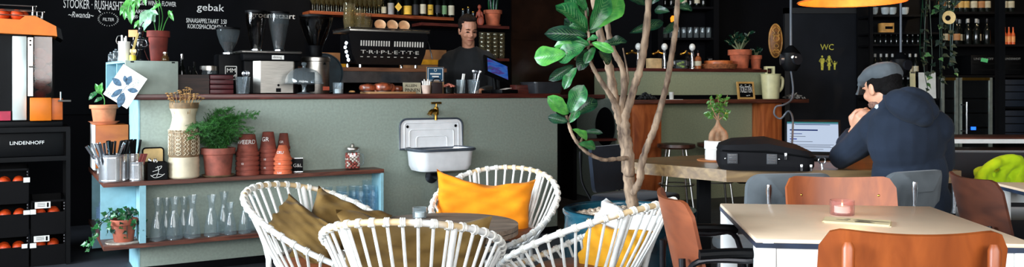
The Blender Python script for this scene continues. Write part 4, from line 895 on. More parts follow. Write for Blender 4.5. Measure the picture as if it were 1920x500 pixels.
g.tube([(2.5*k*math.cos(a),-.0045,44*k+2.5*k*math.sin(a)) for a in [i*PI/6 for i in range(12)]],.4*k,4,True); g.build('white_border',M_paper,t)
for z,w_ in ((37,22),(32,14)): G().box((0,-.0043,z*k),(w_*k,.0006,2.6*k)).build('printed_line',M_paper,t)
p,k=bt(819,.05); t=thing('mini_crate_sign','small black arched tag with pale letters on the bar','sign',p,BAR.a); G().box((0,0,11*k),(22*k,.02,21*k),.003).build('block',mat('dark_plum',(38,24,26),.6),t)
G().tube([(9*k*math.cos(a),0,21*k+8*k*math.sin(a)) for a in [i*PI/10 for i in range(11)]],1*k,6).build('arch_handle',M_blackmetal,t); text('lettering','PUUR',4*k,M_cupin,t,(-7*k,-.0112,22.5*k),(PI/2,0,0),.0004); 
p,k=bt(842,.06); t=thing('sugar_bowl','small dark bowl heaped with pink sweets on the bar','bowl',p); G().lathe(shell(PF(k,[(8,0),(10,1),(11,12)]),.002),20).build('bowl',M_gbot,t)
g=G(); rnd=random.Random(8)
for i in range(40): a=rnd.random()*6.3; r=rnd.random()**.5*10; g.ell((r*math.cos(a)*k,r*math.sin(a)*k,(12+5*(1-r/11)+rnd.random()*2)*k),2*k,6,4)
G_=g.build('sweets',mat('pink_sugar',(190,110,90),.7),t); G_['kind']='stuff'
for i,(px,n,m_,lb,grp) in enumerate(((864,9,0,'pale straw standing in the straw glass on the bar','straws in the glass'),(888,10,1,'long steel spoon or tong in the cutlery glass on the bar','utensils in the glass'))):
    p,k=bt(px,.07); t=thing('straw_glass' if i==0 else 'utensil_glass',('glass of pale straws' if i==0 else 'wider glass of long steel spoons')+' in front of the barista','glass',p); G().lathe(shell(PF(k,[(7+2*i,0),(8+2*i,1),(9+3*i,26)]),.002),20).build('glass',M_glassd,t)
    sm_=(G().tube([(0,0,0),(0,0,.15)],.0035,6) if i==0 else G().tube([(0,0,0),(0,0,.16)],.003,6).ell((0,0,.17),(.013,.004,.018),10,6)).mesh('shaft'); sm_.materials.append(M_paper if i==0 else M_chrome)
    for j in range(n):
        a=j*2.4; o=bpy.data.objects.new('straw' if i==0 else 'long_spoon',sm_); C.objects.link(o); o.location=p+Vector((.008*math.cos(a),.008*math.sin(a),.004)); o.rotation_euler=(.12*math.sin(a),.16*math.cos(a)+.1*i,a); tag(o,lb,'straw' if i==0 else 'spoon',grp)
# till with its screen
p,k=bt(932,.3); t=thing('till_screen','black touchscreen till showing a blue and purple screen on the bar','till',p,BAR.a)
def screenmat(name,cols,strength):
    m,nt,out=nm(name); e=nt.nodes.new('ShaderNodeEmission'); e.inputs[1].default_value=strength; mp=coords(nt,(6,6,22)); n=noisy(nt,mp,1.3,2); r=ramp(nt,cols); nt.links.new(n.outputs['Fac'],r.inputs['Fac']); nt.links.new(r.outputs['Color'],e.inputs['Color']); nt.links.new(e.outputs[0],out.inputs[0]); return m
MS=screenmat('till_display',[(.35,(40,90,190)),(.5,(70,120,210)),(.62,(90,60,150)),(.75,(30,120,130))],.55)
R_=Matrix.Translation((-4*k,-.03,44*k))@Matrix.Rotation(.35,4,'Y')@Matrix.Rotation(-.62,4,'X')
G().box((0,0,0),(60*k,.02,46*k),.004,R_).build('monitor',M_blackplastic,t); mo_=C.objects[-1]; sc=G().box((0,-.0105,1*k),(46*k,.001,33*k),0,R_).build('screen',MS,mo_)
G().tube([(0,.05,30*k),(2*k,.05,8*k),(2*k,.05,0)],.018,10).build('stand',M_blackplastic,t); G().box((2*k,.03,3*k),(44*k,.16,6*k),.004).build('base',M_blackplastic,t)
p,k=bt(946,.08); t=thing('receipt_clip','white receipt under a black clip board by the till','receipt',p,BAR.a+.3); G().box((0,0,4*k),(44*k,.12,7*k),.003).build('clip_board',M_blackplastic,t); G().box((-4*k,-.02,9*k),(26*k,.06,.002),0,Matrix.Rotation(-.15,4,'Y')).build('receipt',M_paper,t)
p,k=bt(974,.2); solo('wooden_block',G().box((0,0,8*k),(28*k,.1,16*k),.003),M_bartop,'dark reddish wooden block between the till and the black tray','block',p,BAR.a)
p,k=bt(1016,.15); t=thing('bar_tray','black rectangular tub at the right end of the bar top','tub',p,BAR.a)
g=G(); w_=32*k
def tubring(w,d,z): return [(x,y,z) for x,y in rrect(-w,w,-d,d,.03,5)]
LL=[tubring(w_*.9,.11,0),tubring(w_,.125,19*k),tubring(w_*1.05,.13,19*k),tubring(w_*1.05,.13,21*k),tubring(w_*.97,.12,21*k),tubring(w_*.88,.1,3*k)]
n=len(LL[0]); v=[x for l in LL for x in l]; f=[(i*n+j,i*n+(j+1)%n,(i+1)*n+(j+1)%n,(i+1)*n+j) for i in range(len(LL)-1) for j in range(n)]+[tuple(range(n))[::-1],tuple(range(5*n,6*n))]
g.add(v,f).build('tub',mat('dark_grey_plastic',(40,42,46),.4),t)
# ================================================================ wall shelves behind the bar
TS=2.08
def shelfboard(name,label,px0,px1,z,m=M_bartop,d=.26):
    s0,s1=BAR.su(px0,TS),BAR.su(px1,TS); t=solo(name,G().bx((s0,TS,z-.03),(s1,TW-.03,z)),m,label,'shelf',BAR.o,BAR.a); return t
zS=CH-(19.5-HY)*BAR.y(581,TS)/F
M_shelfwarm=wood('warm_shelf',(112,48,22),(176,92,46),.4)
shelfboard('bottle_shelf','long wooden wall shelf carrying the wine glasses and liquor bottles',581,851,zS,M_shelfwarm)
zS2=CH-(47-HY)*BAR.y(905,TS)/F
shelfboard('plant_shelf','short dark wall shelf carrying the snake plant and red figurine',790,955,zS2)
zS3=CH-(109-HY)*BAR.y(925,TS)/F
shelfboard('glass_shelf','low dark wall shelf carrying the stacked glasses behind the barista',895,955,zS3)
k=BAR.y(650,TS)/F
wg=G().lathe(PF(k,[(5.5,0),(5.5,.6),(1,1.5),(.8,12),(1.2,14),(5,20),(6,30),(5.2,42)]),16,cap=False).mesh('wine_glass'); wg.materials.append(glass('olive_glass',(214,208,180),.05,body=.1,bodyc=(150,140,100)))
for i in range(15):
    for y in (.05,.16):
        o=bpy.data.objects.new('wine_glass',wg); C.objects.link(o); o.location=BAR.at(586+i*8.9+(4 if y>.1 else 0),TS+y,zS+.0005); tag(o,'stemmed wine glass in the '+('front' if y<.1 else 'rear')+' row on the long wall shelf','wine glass','wine glasses in the '+('front' if y<.1 else 'rear')+' row')
LC={'y':mat('yellow_label',(226,180,60),.7),'w':mat('cream_label',(214,204,176),.7),'k':mat('dark_label',(40,40,44),.7),'g':mat('green_label',(120,160,110),.7),'s':mat('silver_label',(150,150,150),.7)}
BL=[(720,4.5,.16,'w',(.1,.5),'squat clear bottle, first right of the wine glasses'),(733,6,.3,'s',(.02,.4),'bottle with a grey label next to the squat clear bottle'),(748,6.5,.3,None,(.12,.4),'bottle with a yellow diamond label on the wall shelf'),(764,8,.28,'y',(.05,.36),'broad bottle with a plain yellow label on the wall shelf'),(779,6,.3,'k',(.05,.4),'bottle with a dark label on the wall shelf'),(793,6,.3,'w',(.1,.42),'bottle with a grey-white label on the wall shelf'),(807,5.5,.3,'y',(.08,.42),'bottle with a yellow label and two dark marks on the wall shelf'),(821,5.5,.3,'k',(.15,.42),'slim dark bottle, third from the right on the wall shelf'),(833,5,.3,'g',(.12,.42),'bottle with a green label on the wall shelf'),(846,6,.26,'w',(.12,.5),'bottle with a white label, rightmost on the wall shelf')]
for px,hw,h,c,lz_,lb in BL:
    r=hw*BAR.y(px,TS)/F; t=bottle('liquor_bottle',lb,'bottle',BAR.at(px,TS+.09,zS+.0005),r,h,M_gbot,LC.get(c),M_blackplastic,'liquor bottles on the wall shelf',lz_)
    if px==748: G().prism([(-r*1.05,.085),(0,.04),(r*1.05,.085),(0,.13)],-r-.002,-r+.004,ax=1).build('paper_label',LC['y'],t)
    if px==807:
        for x in (-.008,.008): G().box((x,-r-.0012,.075),(.008,.003,.012)).build('dark_mark',M_black,t)
p=BAR.at(924,TS+.11,zS2); k=p.y/F; t=thing('snake_plant','terracotta pot with upright snake plant leaves on the short wall shelf','plant',p)
G().lathe(shell(PF(k,[(13,0),(16,3)]),.004),24).build('saucer',M_terra,t); G().lathe(pot_shape(12*k,17.5*k,29*k,.24),26,(0,0,.006)).build('pot',M_terra,t); G().lathe([(0,25*k),(15*k,26*k),(0,27*k)],16).build('soil',M_soil,t)
for i in range(8):
    a=i*.8; x,y=6*k*math.cos(a),5*k*math.sin(a); G().tube(smooth_path([(x,y,26*k),(x*1.3,y*1.3,45*k),(x*2+.004*i,y*1.5,66*k)],4),[2.6*k]*5+[1.8*k]*3+[.4*k],6,flat=.35).build('leaf',M_leafd if i%2 else M_leaf,t)
p=BAR.at(899,TS+.06,zS2); t=thing('red_figurine','small reddish wooden figurine left of the snake plant','figurine',p)
g=G(); g.ell((0,0,8*k),(5*k,4*k,8*k)); g.ell((0,0,22*k),(4*k,3*k,8*k)); g.ell((0,-1*k,34*k),(3.6*k,3.6*k,4.5*k)); g.tube([(-4*k,0,25*k),(-6*k,-2*k,14*k)],1.5*k); g.tube([(4*k,0,25*k),(7*k,-2*k,14*k)],1.5*k); g.ell((3*k,-3*k,8*k),(6*k,3*k,9*k)); remesh(g,'figure',mat('red_wood',(150,66,44),.6),t,.004,2)
for i,(px,h,lb) in enumerate(((868,26,'clear bottle'),(878,30,'tall carafe'),(887,22,'small decanter'))):
    p=BAR.at(px,TS+.1,zS2); t=thing('decanter',lb+' on the short wall shelf above the barista','bottle',p); G().lathe([(0,0)]+PF(k,[(4,0),(5,2),(5,h*.5),(2,h*.7),(2,h),(3,h+1)]),14).build('glass',M_glassd,t); G().ell((0,0,(h+3)*k),2.6*k).build('stopper',M_brass,t)
tk=G().lathe([(0,0)]+PF(k,[(5,0),(5.5,1),(6.6,10),(6.4,10.5)]),10,cap=False).mesh('glass'); tk.materials.append(glass('warm_glass',(246,242,228),.05,body=.05))
for i in range(4):
    for j in range(6):
        o=bpy.data.objects.new('stacked_tumbler',tk); C.objects.link(o); o.location=BAR.at(904+i*12.2,TS+.08,zS3+.0005+j*7.6*k); tag(o,'glass tumbler in a stack on the low shelf behind the barista','glass','tumblers behind the barista')
# brown boxes on the back counter, dark panelling
M_card=mat('brown_card',(150,104,64),.8,var=.2,scale=6)
for i,(px0,px1,py,lb) in enumerate(((598,652,98,'brown cardboard box behind the round tray'),(770,838,92,'brown cardboard box right of the espresso machine'))):
    s0,s1=BAR.su(px0,1.95),BAR.su(px1,1.95); y=BAR.y(px0,1.95); h=CH-(py-HY)*y/F-.94; t=thing('cardboard_box',lb,'box',BAR.p((s0+s1)/2,1.95,.94),BAR.a); G().box((0,.15,h/2),(s1-s0,.28,h),.004).build('box',M_card,t); G().box((0,.008,h*.8),(s1-s0-.02,.004,.05)).build('packing_tape',mat('yellow_tape',(226,160,40),.4),t)
g=G(); s0,s1=BAR.su(958,TW),5.2
o=struct('trim_1',g.bx((s0,TW-.02,1.0),(s1,TW-.002,1.72)).bx((s0,TW-.035,1.72),(s1,TW-.002,1.8)).bx((s0,TW-.02,1.8),(s1,TW-.002,2.5)),mat('dark_varnish',(40,24,16),.22,var=.3,scale=4,coat=.3)); o.location=BAR.o; o.rotation_euler=(0,0,BAR.a)
# ================================================================ people
M_skin=mat('skin',(206,150,120),.5,var=.08,scale=12); M_skinw=mat('warm_skin',(198,140,112),.5,var=.08,scale=12)
M_hair=mat('dark_hair',(26,16,12),.85,spec=.2,var=.4,scale=90,bmp=.5,stretch=(1,1,.2)); M_lip=mat('lips',(150,84,74),.5); M_eye=mat('eye_white',(220,214,208),.3); M_iris=mat('iris',(40,28,22),.3)
def head_geo(g,M,ears=True):
    def e(c,r): g.ell(c,r,16,10,M)
    e((0,.06,.13),(.30,.38,.36)); e((0,-.06,-.1),(.255,.285,.36)); e((0,-.13,-.33),(.175,.19,.15)); e((0,-.255,-.42),(.085,.07,.07))
    g.tube([(0,-.33,.07),(0,-.39,-.03),(0,-.445,-.12)],[.035,.045,.06],8,M=M); e((0,-.36,-.15),(.085,.06,.04))
    e((0,-.315,.08),(.21,.045,.035)); 
    for s in(-1,1):
        e((s*.14,-.245,-.11),(.1,.085,.1))
        if ears: e((s*.285,.03,-.06),(.035,.085,.125)); e((s*.305,.05,-.03),(.025,.075,.09))
    e((0,-.305,-.27),(.1,.05,.05))
def face_parts(root,M,eyes=True):
    for s in (-1,1):
        G().ell((s*.115,-.305,.0),(.055,.045,.026),12,8,M).build('eye',M_iris,root); G().tube([M@Vector((s*.06,-.345,.0)),M@Vector((s*.115,-.358,.012)),M@Vector((s*.175,-.335,.0))],.0022,6).build('eyelash',M_hair,root)
        G().tube([M@Vector((s*.05,-.36,.085)),M@Vector((s*.12,-.365,.11)),M@Vector((s*.2,-.33,.085))],[.003,.0045,.002],6).build('eyebrow',M_hair,root)
    G().tube([M@Vector((x,-.352+abs(x)*.25,-.265)) for x in (-.11,-.05,0,.05,.11)],[.002,.0045,.005,.0045,.002],6).build('mouth',M_lip,root)
def hand_geo(g,wrist,d,n,curl=.9,side=1,sc=1.,spread=.018):
    """palm and five separate fingers; d = direction of the fingers, n = back of the hand"""
    d=Vector(d).normalized(); n=Vector(n); n=(n-d*n.dot(d)).normalized(); x=d.cross(n)*side; w=Vector(wrist)
    rot=Matrix((x,d,n)).transposed()
    g.ell(w+d*.045*sc,(.040*sc,.05*sc,.0155*sc),14,9,None,rot); g.tube([w-d*.02*sc,w+d*.015*sc],[.026*sc,.028*sc],10)
    for i,(o,L) in enumerate(((-.030,.068),(-.010,.078),(.010,.074),(.029,.058))):
        b=w+d*.078*sc+x*o*sc; P=[b-d*.02*sc,b]; dirv=d.copy(); ang=0
        for j,f in enumerate((.45,.32,.23)):
            ang+=curl*(.55,.6,.45)[j]; dv=d*math.cos(ang)-n*math.sin(ang)+x*spread*o*20; P.append(P[-1]+dv.normalized()*L*f*sc)
        g.tube(P,[.0098*sc,.0095*sc,.009*sc,.0085*sc,.007*sc],8)
    b=w+d*.02*sc-x*.03*sc; g.tube([b,b+(-x*.8+d*.7).normalized()*.03*sc,b+(-x*.45+d*1-n*.4).normalized()*.062*sc,b+(-x*.1+d*1.-n*.7).normalized()*.082*sc],[.013*sc,.0115*sc,.0105*sc,.008*sc],8)
# barista -------------------------------------------------------
bp_=W(878,HY,7.47); bpos=Vector((bp_.x,bp_.y,0))
ba=thing('person','person with short dark hair in a dark grey sweater working behind the bar, looking down','person',bpos)
kb=7.47/F
def bz_(py): return CH-(py-HY)*kb
HM=Matrix.Translation((0.0,-.03,bz_(57)))@Matrix.Rotation(.38,4,'Z')@Matrix.Rotation(.30,4,'X')@Matrix.Scale(.262,4)
g=G(); head_geo(g,HM); g.tube([(0,.03,1.42),(0,.0,1.52),(0,-.01,1.6)],[.062,.056,.058],14)
def torso(g,d=0):
    g.ell((0,.0,1.30),(.185+d,.12+d,.24+d)); g.ell((0,.0,1.08),(.165+d,.115+d,.24+d)); g.ell((0,.01,.92),(.175+d,.12+d,.16)); g.ell((0,.015,1.43),(.15+d,.085+d,.06+d))
    for s in(-1,1): g.ell((s*.175,.01,1.425),(.06+d,.07+d,.055+d))
    for s in(-1,1): g.tube([(s*.04,.02,1.51),(s*.1,.02,1.465),(s*.17,.015,1.44)],[.04+d,.05+d,.055+d],12)
SHO=[(-.2,.01,1.42),(-.235,-.01,1.15),(-.16,-.26,1.13)]; SHR=[(.2,.01,1.42),(.235,-.02,1.15),(.12,-.28,1.14)]
def arms(g,d=0,end=1.):
    for P in (SHO,SHR):
        P=[Vector(p) for p in P]; e=P[1]+(P[2]-P[1])*end; g.tube([P[0],(P[0]+P[1])/2,P[1],(P[1]+e)/2,e],[.06+d,.052+d,.044+d,.04+d,.03+d],12)
torso(g); arms(g)
hand_geo(g,SHO[2],(.5,-.8,-.1),(0,0,1),.6,-1); hand_geo(g,SHR[2],(-.4,-.9,-.1),(0,0,1),.6,1)
for s in(-1,1): g.tube([(s*.09,.01,.9),(s*.1,.0,.5),(s*.1,.02,.1),(s*.1,-.02,.04)],[.09,.062,.045,.05],12); g.ell((s*.1,-.06,.035),(.045,.12,.035))
remesh(g,'body',M_skinw,ba,.006,3)
g=G(); torso(g,.014); arms(g,.012,.93); g.tube([(0,.022,1.47),(0,.015,1.525)],[.075,.07],16)
remesh(g,'sweater',fabric('charcoal_sweater',(46,48,50),(36,38,40),sheen=.04),ba,.008,4)
g=G()
for s in(-1,1): g.tube([(s*.09,.01,.9),(s*.1,.0,.5),(s*.1,.02,.1)],[.105,.075,.062],12)
g.ell((0,.01,.92),(.187,.132,.12)); remesh(g,'trousers',fabric('dark_denim',(30,34,44)),ba,.01,3)
face_parts(ba,HM)
g=G(); e=lambda c,r: g.ell(c,r,16,10,HM)
e((0,.12,.2),(.322,.37,.335)); e((-.03,-.1,.42),(.24,.2,.1)); e((.09,-.16,.43),(.13,.13,.09)); e((0,.25,-.05),(.26,.22,.22))
for s in(-1,1): e((s*.272,.05,.12),(.05,.16,.16)); e((s*.275,-.02,-.0),(.03,.045,.11))
hr=remesh(g,'hair',M_hair,ba,.005,1)
for v in hr.data.vertices: q=v.co; v.co+=(q-HM.translation).normalized()*(.007*noise.noise(Vector((q.x*70,q.y*24,q.z*70)))+.003*noise.noise(q*160))
G().box((0,0,0),(.0,.0,.0)) if False else None
# seated man -----------------------------------------------------
YM=3.95
mn=thing('person','person in grey flat cap and navy hooded sweatshirt sitting at the wooden table','person',(W(1700,HY,YM).x,YM,0))
O=Vector(mn.location)
def P_(px,py,Y=YM): return W(px,py,Y)-O
HC=P_(1652,164,YM+.03)
HM=Matrix.Translation(HC)@Matrix.Rotation(-2.8,4,'Z')@Matrix.Rotation(.30,4,'X')@Matrix.Scale(.235,4)
g=G(); head_geo(g,HM); NB=P_(1680,212,YM-.02); g.tube([HC+Vector((.02,-.02,-.02)),HC+Vector((.035,-.02,-.09)),NB+Vector((0,0,-.03))],[.06,.06,.075],14)
hipz=.56; HIP=Vector((P_(1712,0).x,.02,hipz+.06)); CH_=P_(1700,258,YM-.02); BEL=P_(1706,330,YM+.0)
SL_=P_(1645,238,YM+.02); SR_=P_(1752,236,YM-.03); EL=P_(1574,295,4.29); WRl=P_(1604,247,4.16); ER=P_(1766,303,YM+.14); WRr=P_(1690,289,4.44)
rotT=Matrix.Rotation(.4,3,'Z')
def mtorso(g,d=0):
    g.ell(CH_,(.185+d,.125+d,.19+d),18,12,None,rotT); g.ell(BEL,(.172+d,.125+d,.2+d),18,12,None,rotT); g.ell(HIP,(.18+d,.14+d,.14+d),18,12,None,rotT)
    g.ell(P_(1690,226,YM-.02),(.15+d,.085+d,.06+d),16,10,None,rotT)
    for s in (SL_,SR_): g.ell(s+Vector((0,0,-.01)),(.066+d,.07+d,.062+d))
    N_=P_(1678,212,YM-.02)
    for s in (SL_,SR_): g.tube([N_,(N_+s)/2+Vector((0,0,.012)),s],[.05+d,.055+d,.06+d],12)
def marms(g,d=0,k_=1.):
    for S,E,Wr in ((SL_,EL,WRl),(SR_,ER,WRr)):
        e=E+(Wr-E)*k_; g.tube([S,(S+E)/2+Vector((0,0,-.01)),E,(E+e)/2,e],[.066+d,.056+d,.047+d,.042+d,.03+d],14)
mtorso(g); marms(g)
KNEE=[Vector((-.14,.42,.5)),Vector((.2,.42,.5))]
def mlegs(g,d=0):
    for s,K in zip((-1,1),KNEE): g.tube([HIP+Vector((s*.1,.02,-.03)),HIP+Vector((s*.12,.22,-.02)),K,K+Vector((0,.02,-.22)),K+Vector((0,.0,-.42))],[.09+d,.08+d,.062+d,.055+d,.045+d],14)
mlegs(g)
for K in KNEE: g.ell((K.x,K.y+.06,.04),(.045,.13,.04))
hand_geo(g,WRl,P_(1621,214,4.06)-WRl,(-.85,-.45,-.1),1.35,1,1.15)
hand_geo(g,WRr,(-.6,.75,-.1),(0,0,1),.5,1)
remesh(g,'body',M_skin,mn,.006,3)
M_hood=fabric('navy_sweatshirt',(34,43,58),(25,33,45),sheen=.03)
g=G(); mtorso(g,.02); marms(g,.016,.93)
# folds in the sleeve and round the waist
for a,b in ((.35,.0),(.55,.012),(.75,-.01)): 
    c=SL_+(EL-SL_)*a; g.ell(c+Vector((.0,-.03,b)),(.06,.045,.03),12,8,None,Matrix.Rotation(.7,3,'Y'))
for z in (.60,.64): g.ell((HIP.x,HIP.y,z+.02),(.2,.155,.03),18,8,None,rotT)
# hood lying on the back
sw_=remesh(g,'hooded_sweatshirt',M_hood,mn,.007,3)
g=G(); hm=P_(1704,200,YM-.15); g.ell(hm,(.115,.085,.07),16,10,None,Matrix.Rotation(.5,3,'Y')); g.ell(P_(1722,214,YM-.165),(.075,.06,.045),16,10,None,Matrix.Rotation(.7,3,'Y')); g.ell(P_(1735,208,YM-.13),(.06,.06,.05)); g.ell(P_(1672,180,YM-.02),(.05,.06,.05))
g.tube(smooth_path([P_(1648,205,YM+.1),P_(1652,208,YM+.02),P_(1672,192,YM-.1),P_(1703,176,YM-.16),P_(1732,186,YM-.13),P_(1742,204,YM-.03)],5),.036,10)
remesh(g,'hood',M_hood,sw_,.006,2)
g=G(); mlegs(g,.015); remesh(g,'trousers',fabric('dark_denim',(30,34,44)),mn,.01,2)
for K in KNEE: G().ell((K.x,K.y+.06,.045),(.055,.145,.046)).build('shoe',M_blackplastic,mn)
G().tube(smooth_path([P_(1640,196,YM+.07),P_(1650,202,YM-.02),P_(1664,192,YM-.075),P_(1680,182,YM-.1)],5),[.012]*4+[.02]*8+[.014]*4,8).build('shirt_collar',mat('pale_blue_cotton',(196,210,222),.8),mn)
face_parts(mn,HM)
g=G(); e=lambda c,r: g.ell(c,r,16,10,HM)
e((0,.11,.1),(.322,.385,.3)); e((0,.27,-.12),(.24,.2,.16))
for s in(-1,1): e((s*.26,.15,-.0),(.05,.13,.15)); e((s*.262,-.035,.02),(.025,.045,.1))
remesh(g,'hair',mat('black_hair',(10,8,8),.9,spec=.15,var=.4,scale=90,bmp=.5),mn,.006,1)
g=G()
for s in(-1,1): e((s*.17,-.12,-.31),(.055,.15,.09))
e((0,-.22,-.36),(.14,.1,.1)); remesh(g,'beard',mat('stubble',(112,78,64),.8,var=.3,scale=80),mn,.005,2)
# flat cap: soft crown pulled forward over a stiff peak
g=G(); e((0,.07,.27),(.37,.44,.22)); e((0,-.12,.24),(.36,.3,.16)); e((0,.24,.2),(.34,.26,.19)); e((0,-.3,.16),(.29,.14,.08))
capo=remesh(g,'cap',fabric('grey_tweed',(92,98,102),(66,72,76),weave=180,sheen=.05),mn,.006,3)
g=G(); g.grid(lambda u,v:tuple(HM@Vector((.27*math.sin((u-.5)*2.6),-.28-.24*v*math.cos((u-.5)*2.4)-.05*math.cos((u-.5)*2.6),.12-.10*v-.25*(u-.5)**2*v))),16,6,.006); g.build('cap_peak',fabric('grey_tweed',(112,118,122)),mn)
G().ell(HM@Vector((0,.06,.49)),(.012,.012,.006)).build('cap_button',fabric('grey_tweed',(112,118,122)),mn)
# ================================================================ fig tree in the blue pot
YT=4.5; pt=Vector(((1180-CX)/F*YT,YT,0)); RP=.36; HP=.515
ft=thing('fig_tree','tall fiddle leaf fig tree in a large blue glazed pot filled with pebbles','tree',pt)
M_glaze=mat('blue_glaze',(28,78,94),.2,scale=5,coat=.35,stretch=(1,1,1.6),c2=(9,24,34))
G().lathe(shell([(RP*.86,0),(RP*.93,.02),(RP*.985,.2),(RP*.99,.38),(RP*.965,HP-.07),(RP*.97,HP-.035),(RP*1.0,HP-.02),(RP,HP-.006),(RP*.985,HP)],.028),64).build('pot',M_glaze,ft)
G().lathe([(0,HP-.1),(RP*.9,HP-.1),(RP*.9,HP-.055),(RP*.5,HP-.03),(0,HP-.02)],40).build('soil',M_soil,ft)
rnd=random.Random(21); g=G(); ico=bmesh.new(); bmesh.ops.create_icosphere(ico,subdivisions=1,radius=1); iv_=[v.co.copy() for v in ico.verts]; if_=[[v.index for v in f.verts] for f in ico.faces]; ico.free()
for i in range(1500):
    a=rnd.random()*2*PI; r=RP*.88*math.sqrt(rnd.random()); z=HP-.055+(.03 if r<RP*.5 else .03*(RP*.9-r)/(RP*.4))+rnd.uniform(0,.012); s=rnd.uniform(.007,.013)
    g.add([Vector((v.x*s*1.3,v.y*s,v.z*s*.8)) for v in iv_],if_,Matrix.Translation((r*math.cos(a),r*math.sin(a),z))@Matrix.Rotation(rnd.random()*6,4,'Z'))
o=g.build('pebbles',mat('pale_pebbles',(196,178,158),.85,var=.5,scale=45,c2=(110,92,78)),ft); o['kind']='stuff'
kt=YT/F
def tp_(px,py,dy=0): return W(px,py,YT+dy)-pt
def bend(pts,n=7): return smooth_path([tp_(*p) for p in pts],n)
def knobbly(P,R0,R1,seed,amp=.006):
    r=random.Random(seed); R=[R0+(R1-R0)*i/(len(P)-1) for i in range(len(P))]; return [x*(1+.16*r.uniform(-1,1)) for x in R]
BR=[('trunk',[(1190,395,0),(1184,372,0),(1179,330,0),(1176,300,.01),(1170,262,.02),(1165,232,.03),(1156,200,.04),(1148,160,.05),(1141,120,.06),(1126,68,.08),(1118,24,.1),(1110,-20,.12)],15,8),
 ('branch',[(1180,330,-.02),(1180,290,-.03),(1174,250,-.03),(1172,220,-.04),(1180,195,-.05),(1190,160,-.07),(1199,132,-.08),(1209,78,-.1),(1215,20,-.1),(1217,-30,-.1)],12,7),
 ('branch',[(1170,225,-.03),(1167,200,-.02),(1171,160,.0),(1166,125,.02),(1152,98,.04),(1141,62,.06),(1134,0,.08)],9,6),
 ('branch',[(1166,236,-.02),(1156,200,-.05),(1140,172,-.08),(1118,138,-.1),(1100,102,-.12)],8,4),
 ('branch',[(1186,362,-.03),(1194,350,-.05),(1200,336,-.06),(1203,308,-.07),(1214,272,-.07),(1226,244,-.06),(1240,196,-.04),(1251,152,-.02),(1259,106,.0),(1266,60,.02),(1270,10,.04),(1272,-30,.05)],9,6),
 ('branch',[(1176,296,-.05),(1152,298,-.1),(1130,299,-.14),(1104,288,-.17),(1086,272,-.18),(1073,252,-.18),(1066,232,-.18),(1062,216,-.18)],5,3),
 ('branch',[(1172,170,.0),(1178,150,.0),(1174,120,.0),(1168,90,.01)],3,1.5)]
for i,(nme,pts,a,b) in enumerate(BR):
    P=bend(pts); g=G(); g.tube(P,knobbly(P,a*kt*.8,b*kt*.8,i),12); g.build(nme,M_bark,ft,80)
M_vein=leafmat('leaf_vein',(132,176,112),(104,150,92),.45)
def fig_leaf(s):
    g=leaf_mesh('fiddle',1,.72,.3,seed=s); n0=len(g.f); U=12; V=7; P=[Vector(v) for v in g.v[:U*V]]
    up=Vector((0,0,.0045))
    for k in range(2,U-2):
        for sd in (-1,1): g.tube([P[(k-1)*V+3]+up,P[k*V+3+sd]+up,P[min(U-1,k+1)*V+3+2*sd]+up],[.0045,.0035,.0018],4)
    m=g.mesh('leaf',60,True); 
    return m,n0
FL=[]
for s in range(3):
    m,n0=fig_leaf(s); m.materials.clear(); FL.append((m,n0)); FLm=(M_leaf,M_leafb,M_leafd)
FLS={}
for s in range(3):
    for j,m in enumerate(FLm):
        me=FL[s][0].copy(); me.materials.append(m); me.materials.append(M_vein)
        n_=len(me.polygons); n0=FL[s][1]; me.polygons.foreach_set('material_index',[0 if q<n0 else 1 for q in range(n_)]); FLS[(s,j)]=me
LV=[((1066,213),(1029,182),1,-.2,.9),((1066,228),(1027,219),2,-.2,.8),((1068,211),(1094,160),0,-.22,1.05),((1076,216),(1120,186),2,-.2,.9),((1068,230),(1086,206),0,-.24,.9),((1073,242),(1104,260),1,-.2,.7),((1084,270),(1119,275),0,-.22,.8),((1092,248),(1130,248),2,-.1,.5),((1060,222),(1044,206),2,-.1,.8),
 ((1102,58),(1045,6),0,-.2,1.),((1102,68),(1022,62),2,-.2,.62),((1062,100),(1000,108),1,-.26,1.0),((1102,82),(1038,84),1,-.2,.62),((1098,86),(1044,112),0,-.28,1.1),((1106,84),(1070,74),0,-.22,.8),((1106,60),(1068,48),0,-.15,.8),((1106,56),(1140,-12),0,-.25,.9),((1110,52),(1172,-4),1,-.2,.75),
 ((1076,122),(1030,150),2,-.2,.65),((1082,126),(1056,166),0,-.24,.75),((1110,80),(1150,96),1,-.25,.7),((1126,88),(1176,74),2,-.1,.7),((1122,96),(1146,118),2,-.1,1.1),((1098,20),(1080,-14),0,-.2,.9),((1106,62),(1128,36),0,-.1,1.),((1100,76),(1120,70),0,-.27,.9),((1096,70),(1060,36),2,-.1,.9),((1104,30),(1060,-6),0,-.15,1),((1120,20),(1150,-16),2,-.1,1.),((1116,88),(1096,118),0,-.24,.8),((1102,92),(1086,130),2,-.18,.9),
 ((1180,62),(1246,40),2,.1,.5),((1262,14),(1300,16),2,.1,.8),((1256,22),(1226,18),2,.1,.9),((1270,6),(1296,-14),0,.1,.9),((1266,40),(1246,62),2,.05,.6),((1210,10),(1180,-6),2,.1,.8),((1218,8),(1240,-12),2,.1,.8)]
rnd=random.Random(31)
for i,(b,e,m,dy,wd) in enumerate(LV):
    B_=tp_(b[0],b[1],dy); E=tp_(e[0],e[1],dy+rnd.uniform(-.07,.05)); L=(E-B_).length
    leaf_obj('leaf',FLS[(i%3,m)],None,ft,B_,E,rnd.uniform(-.35,.35),(L*wd,L,L),up=(rnd.uniform(-.3,.3),-1,.35))
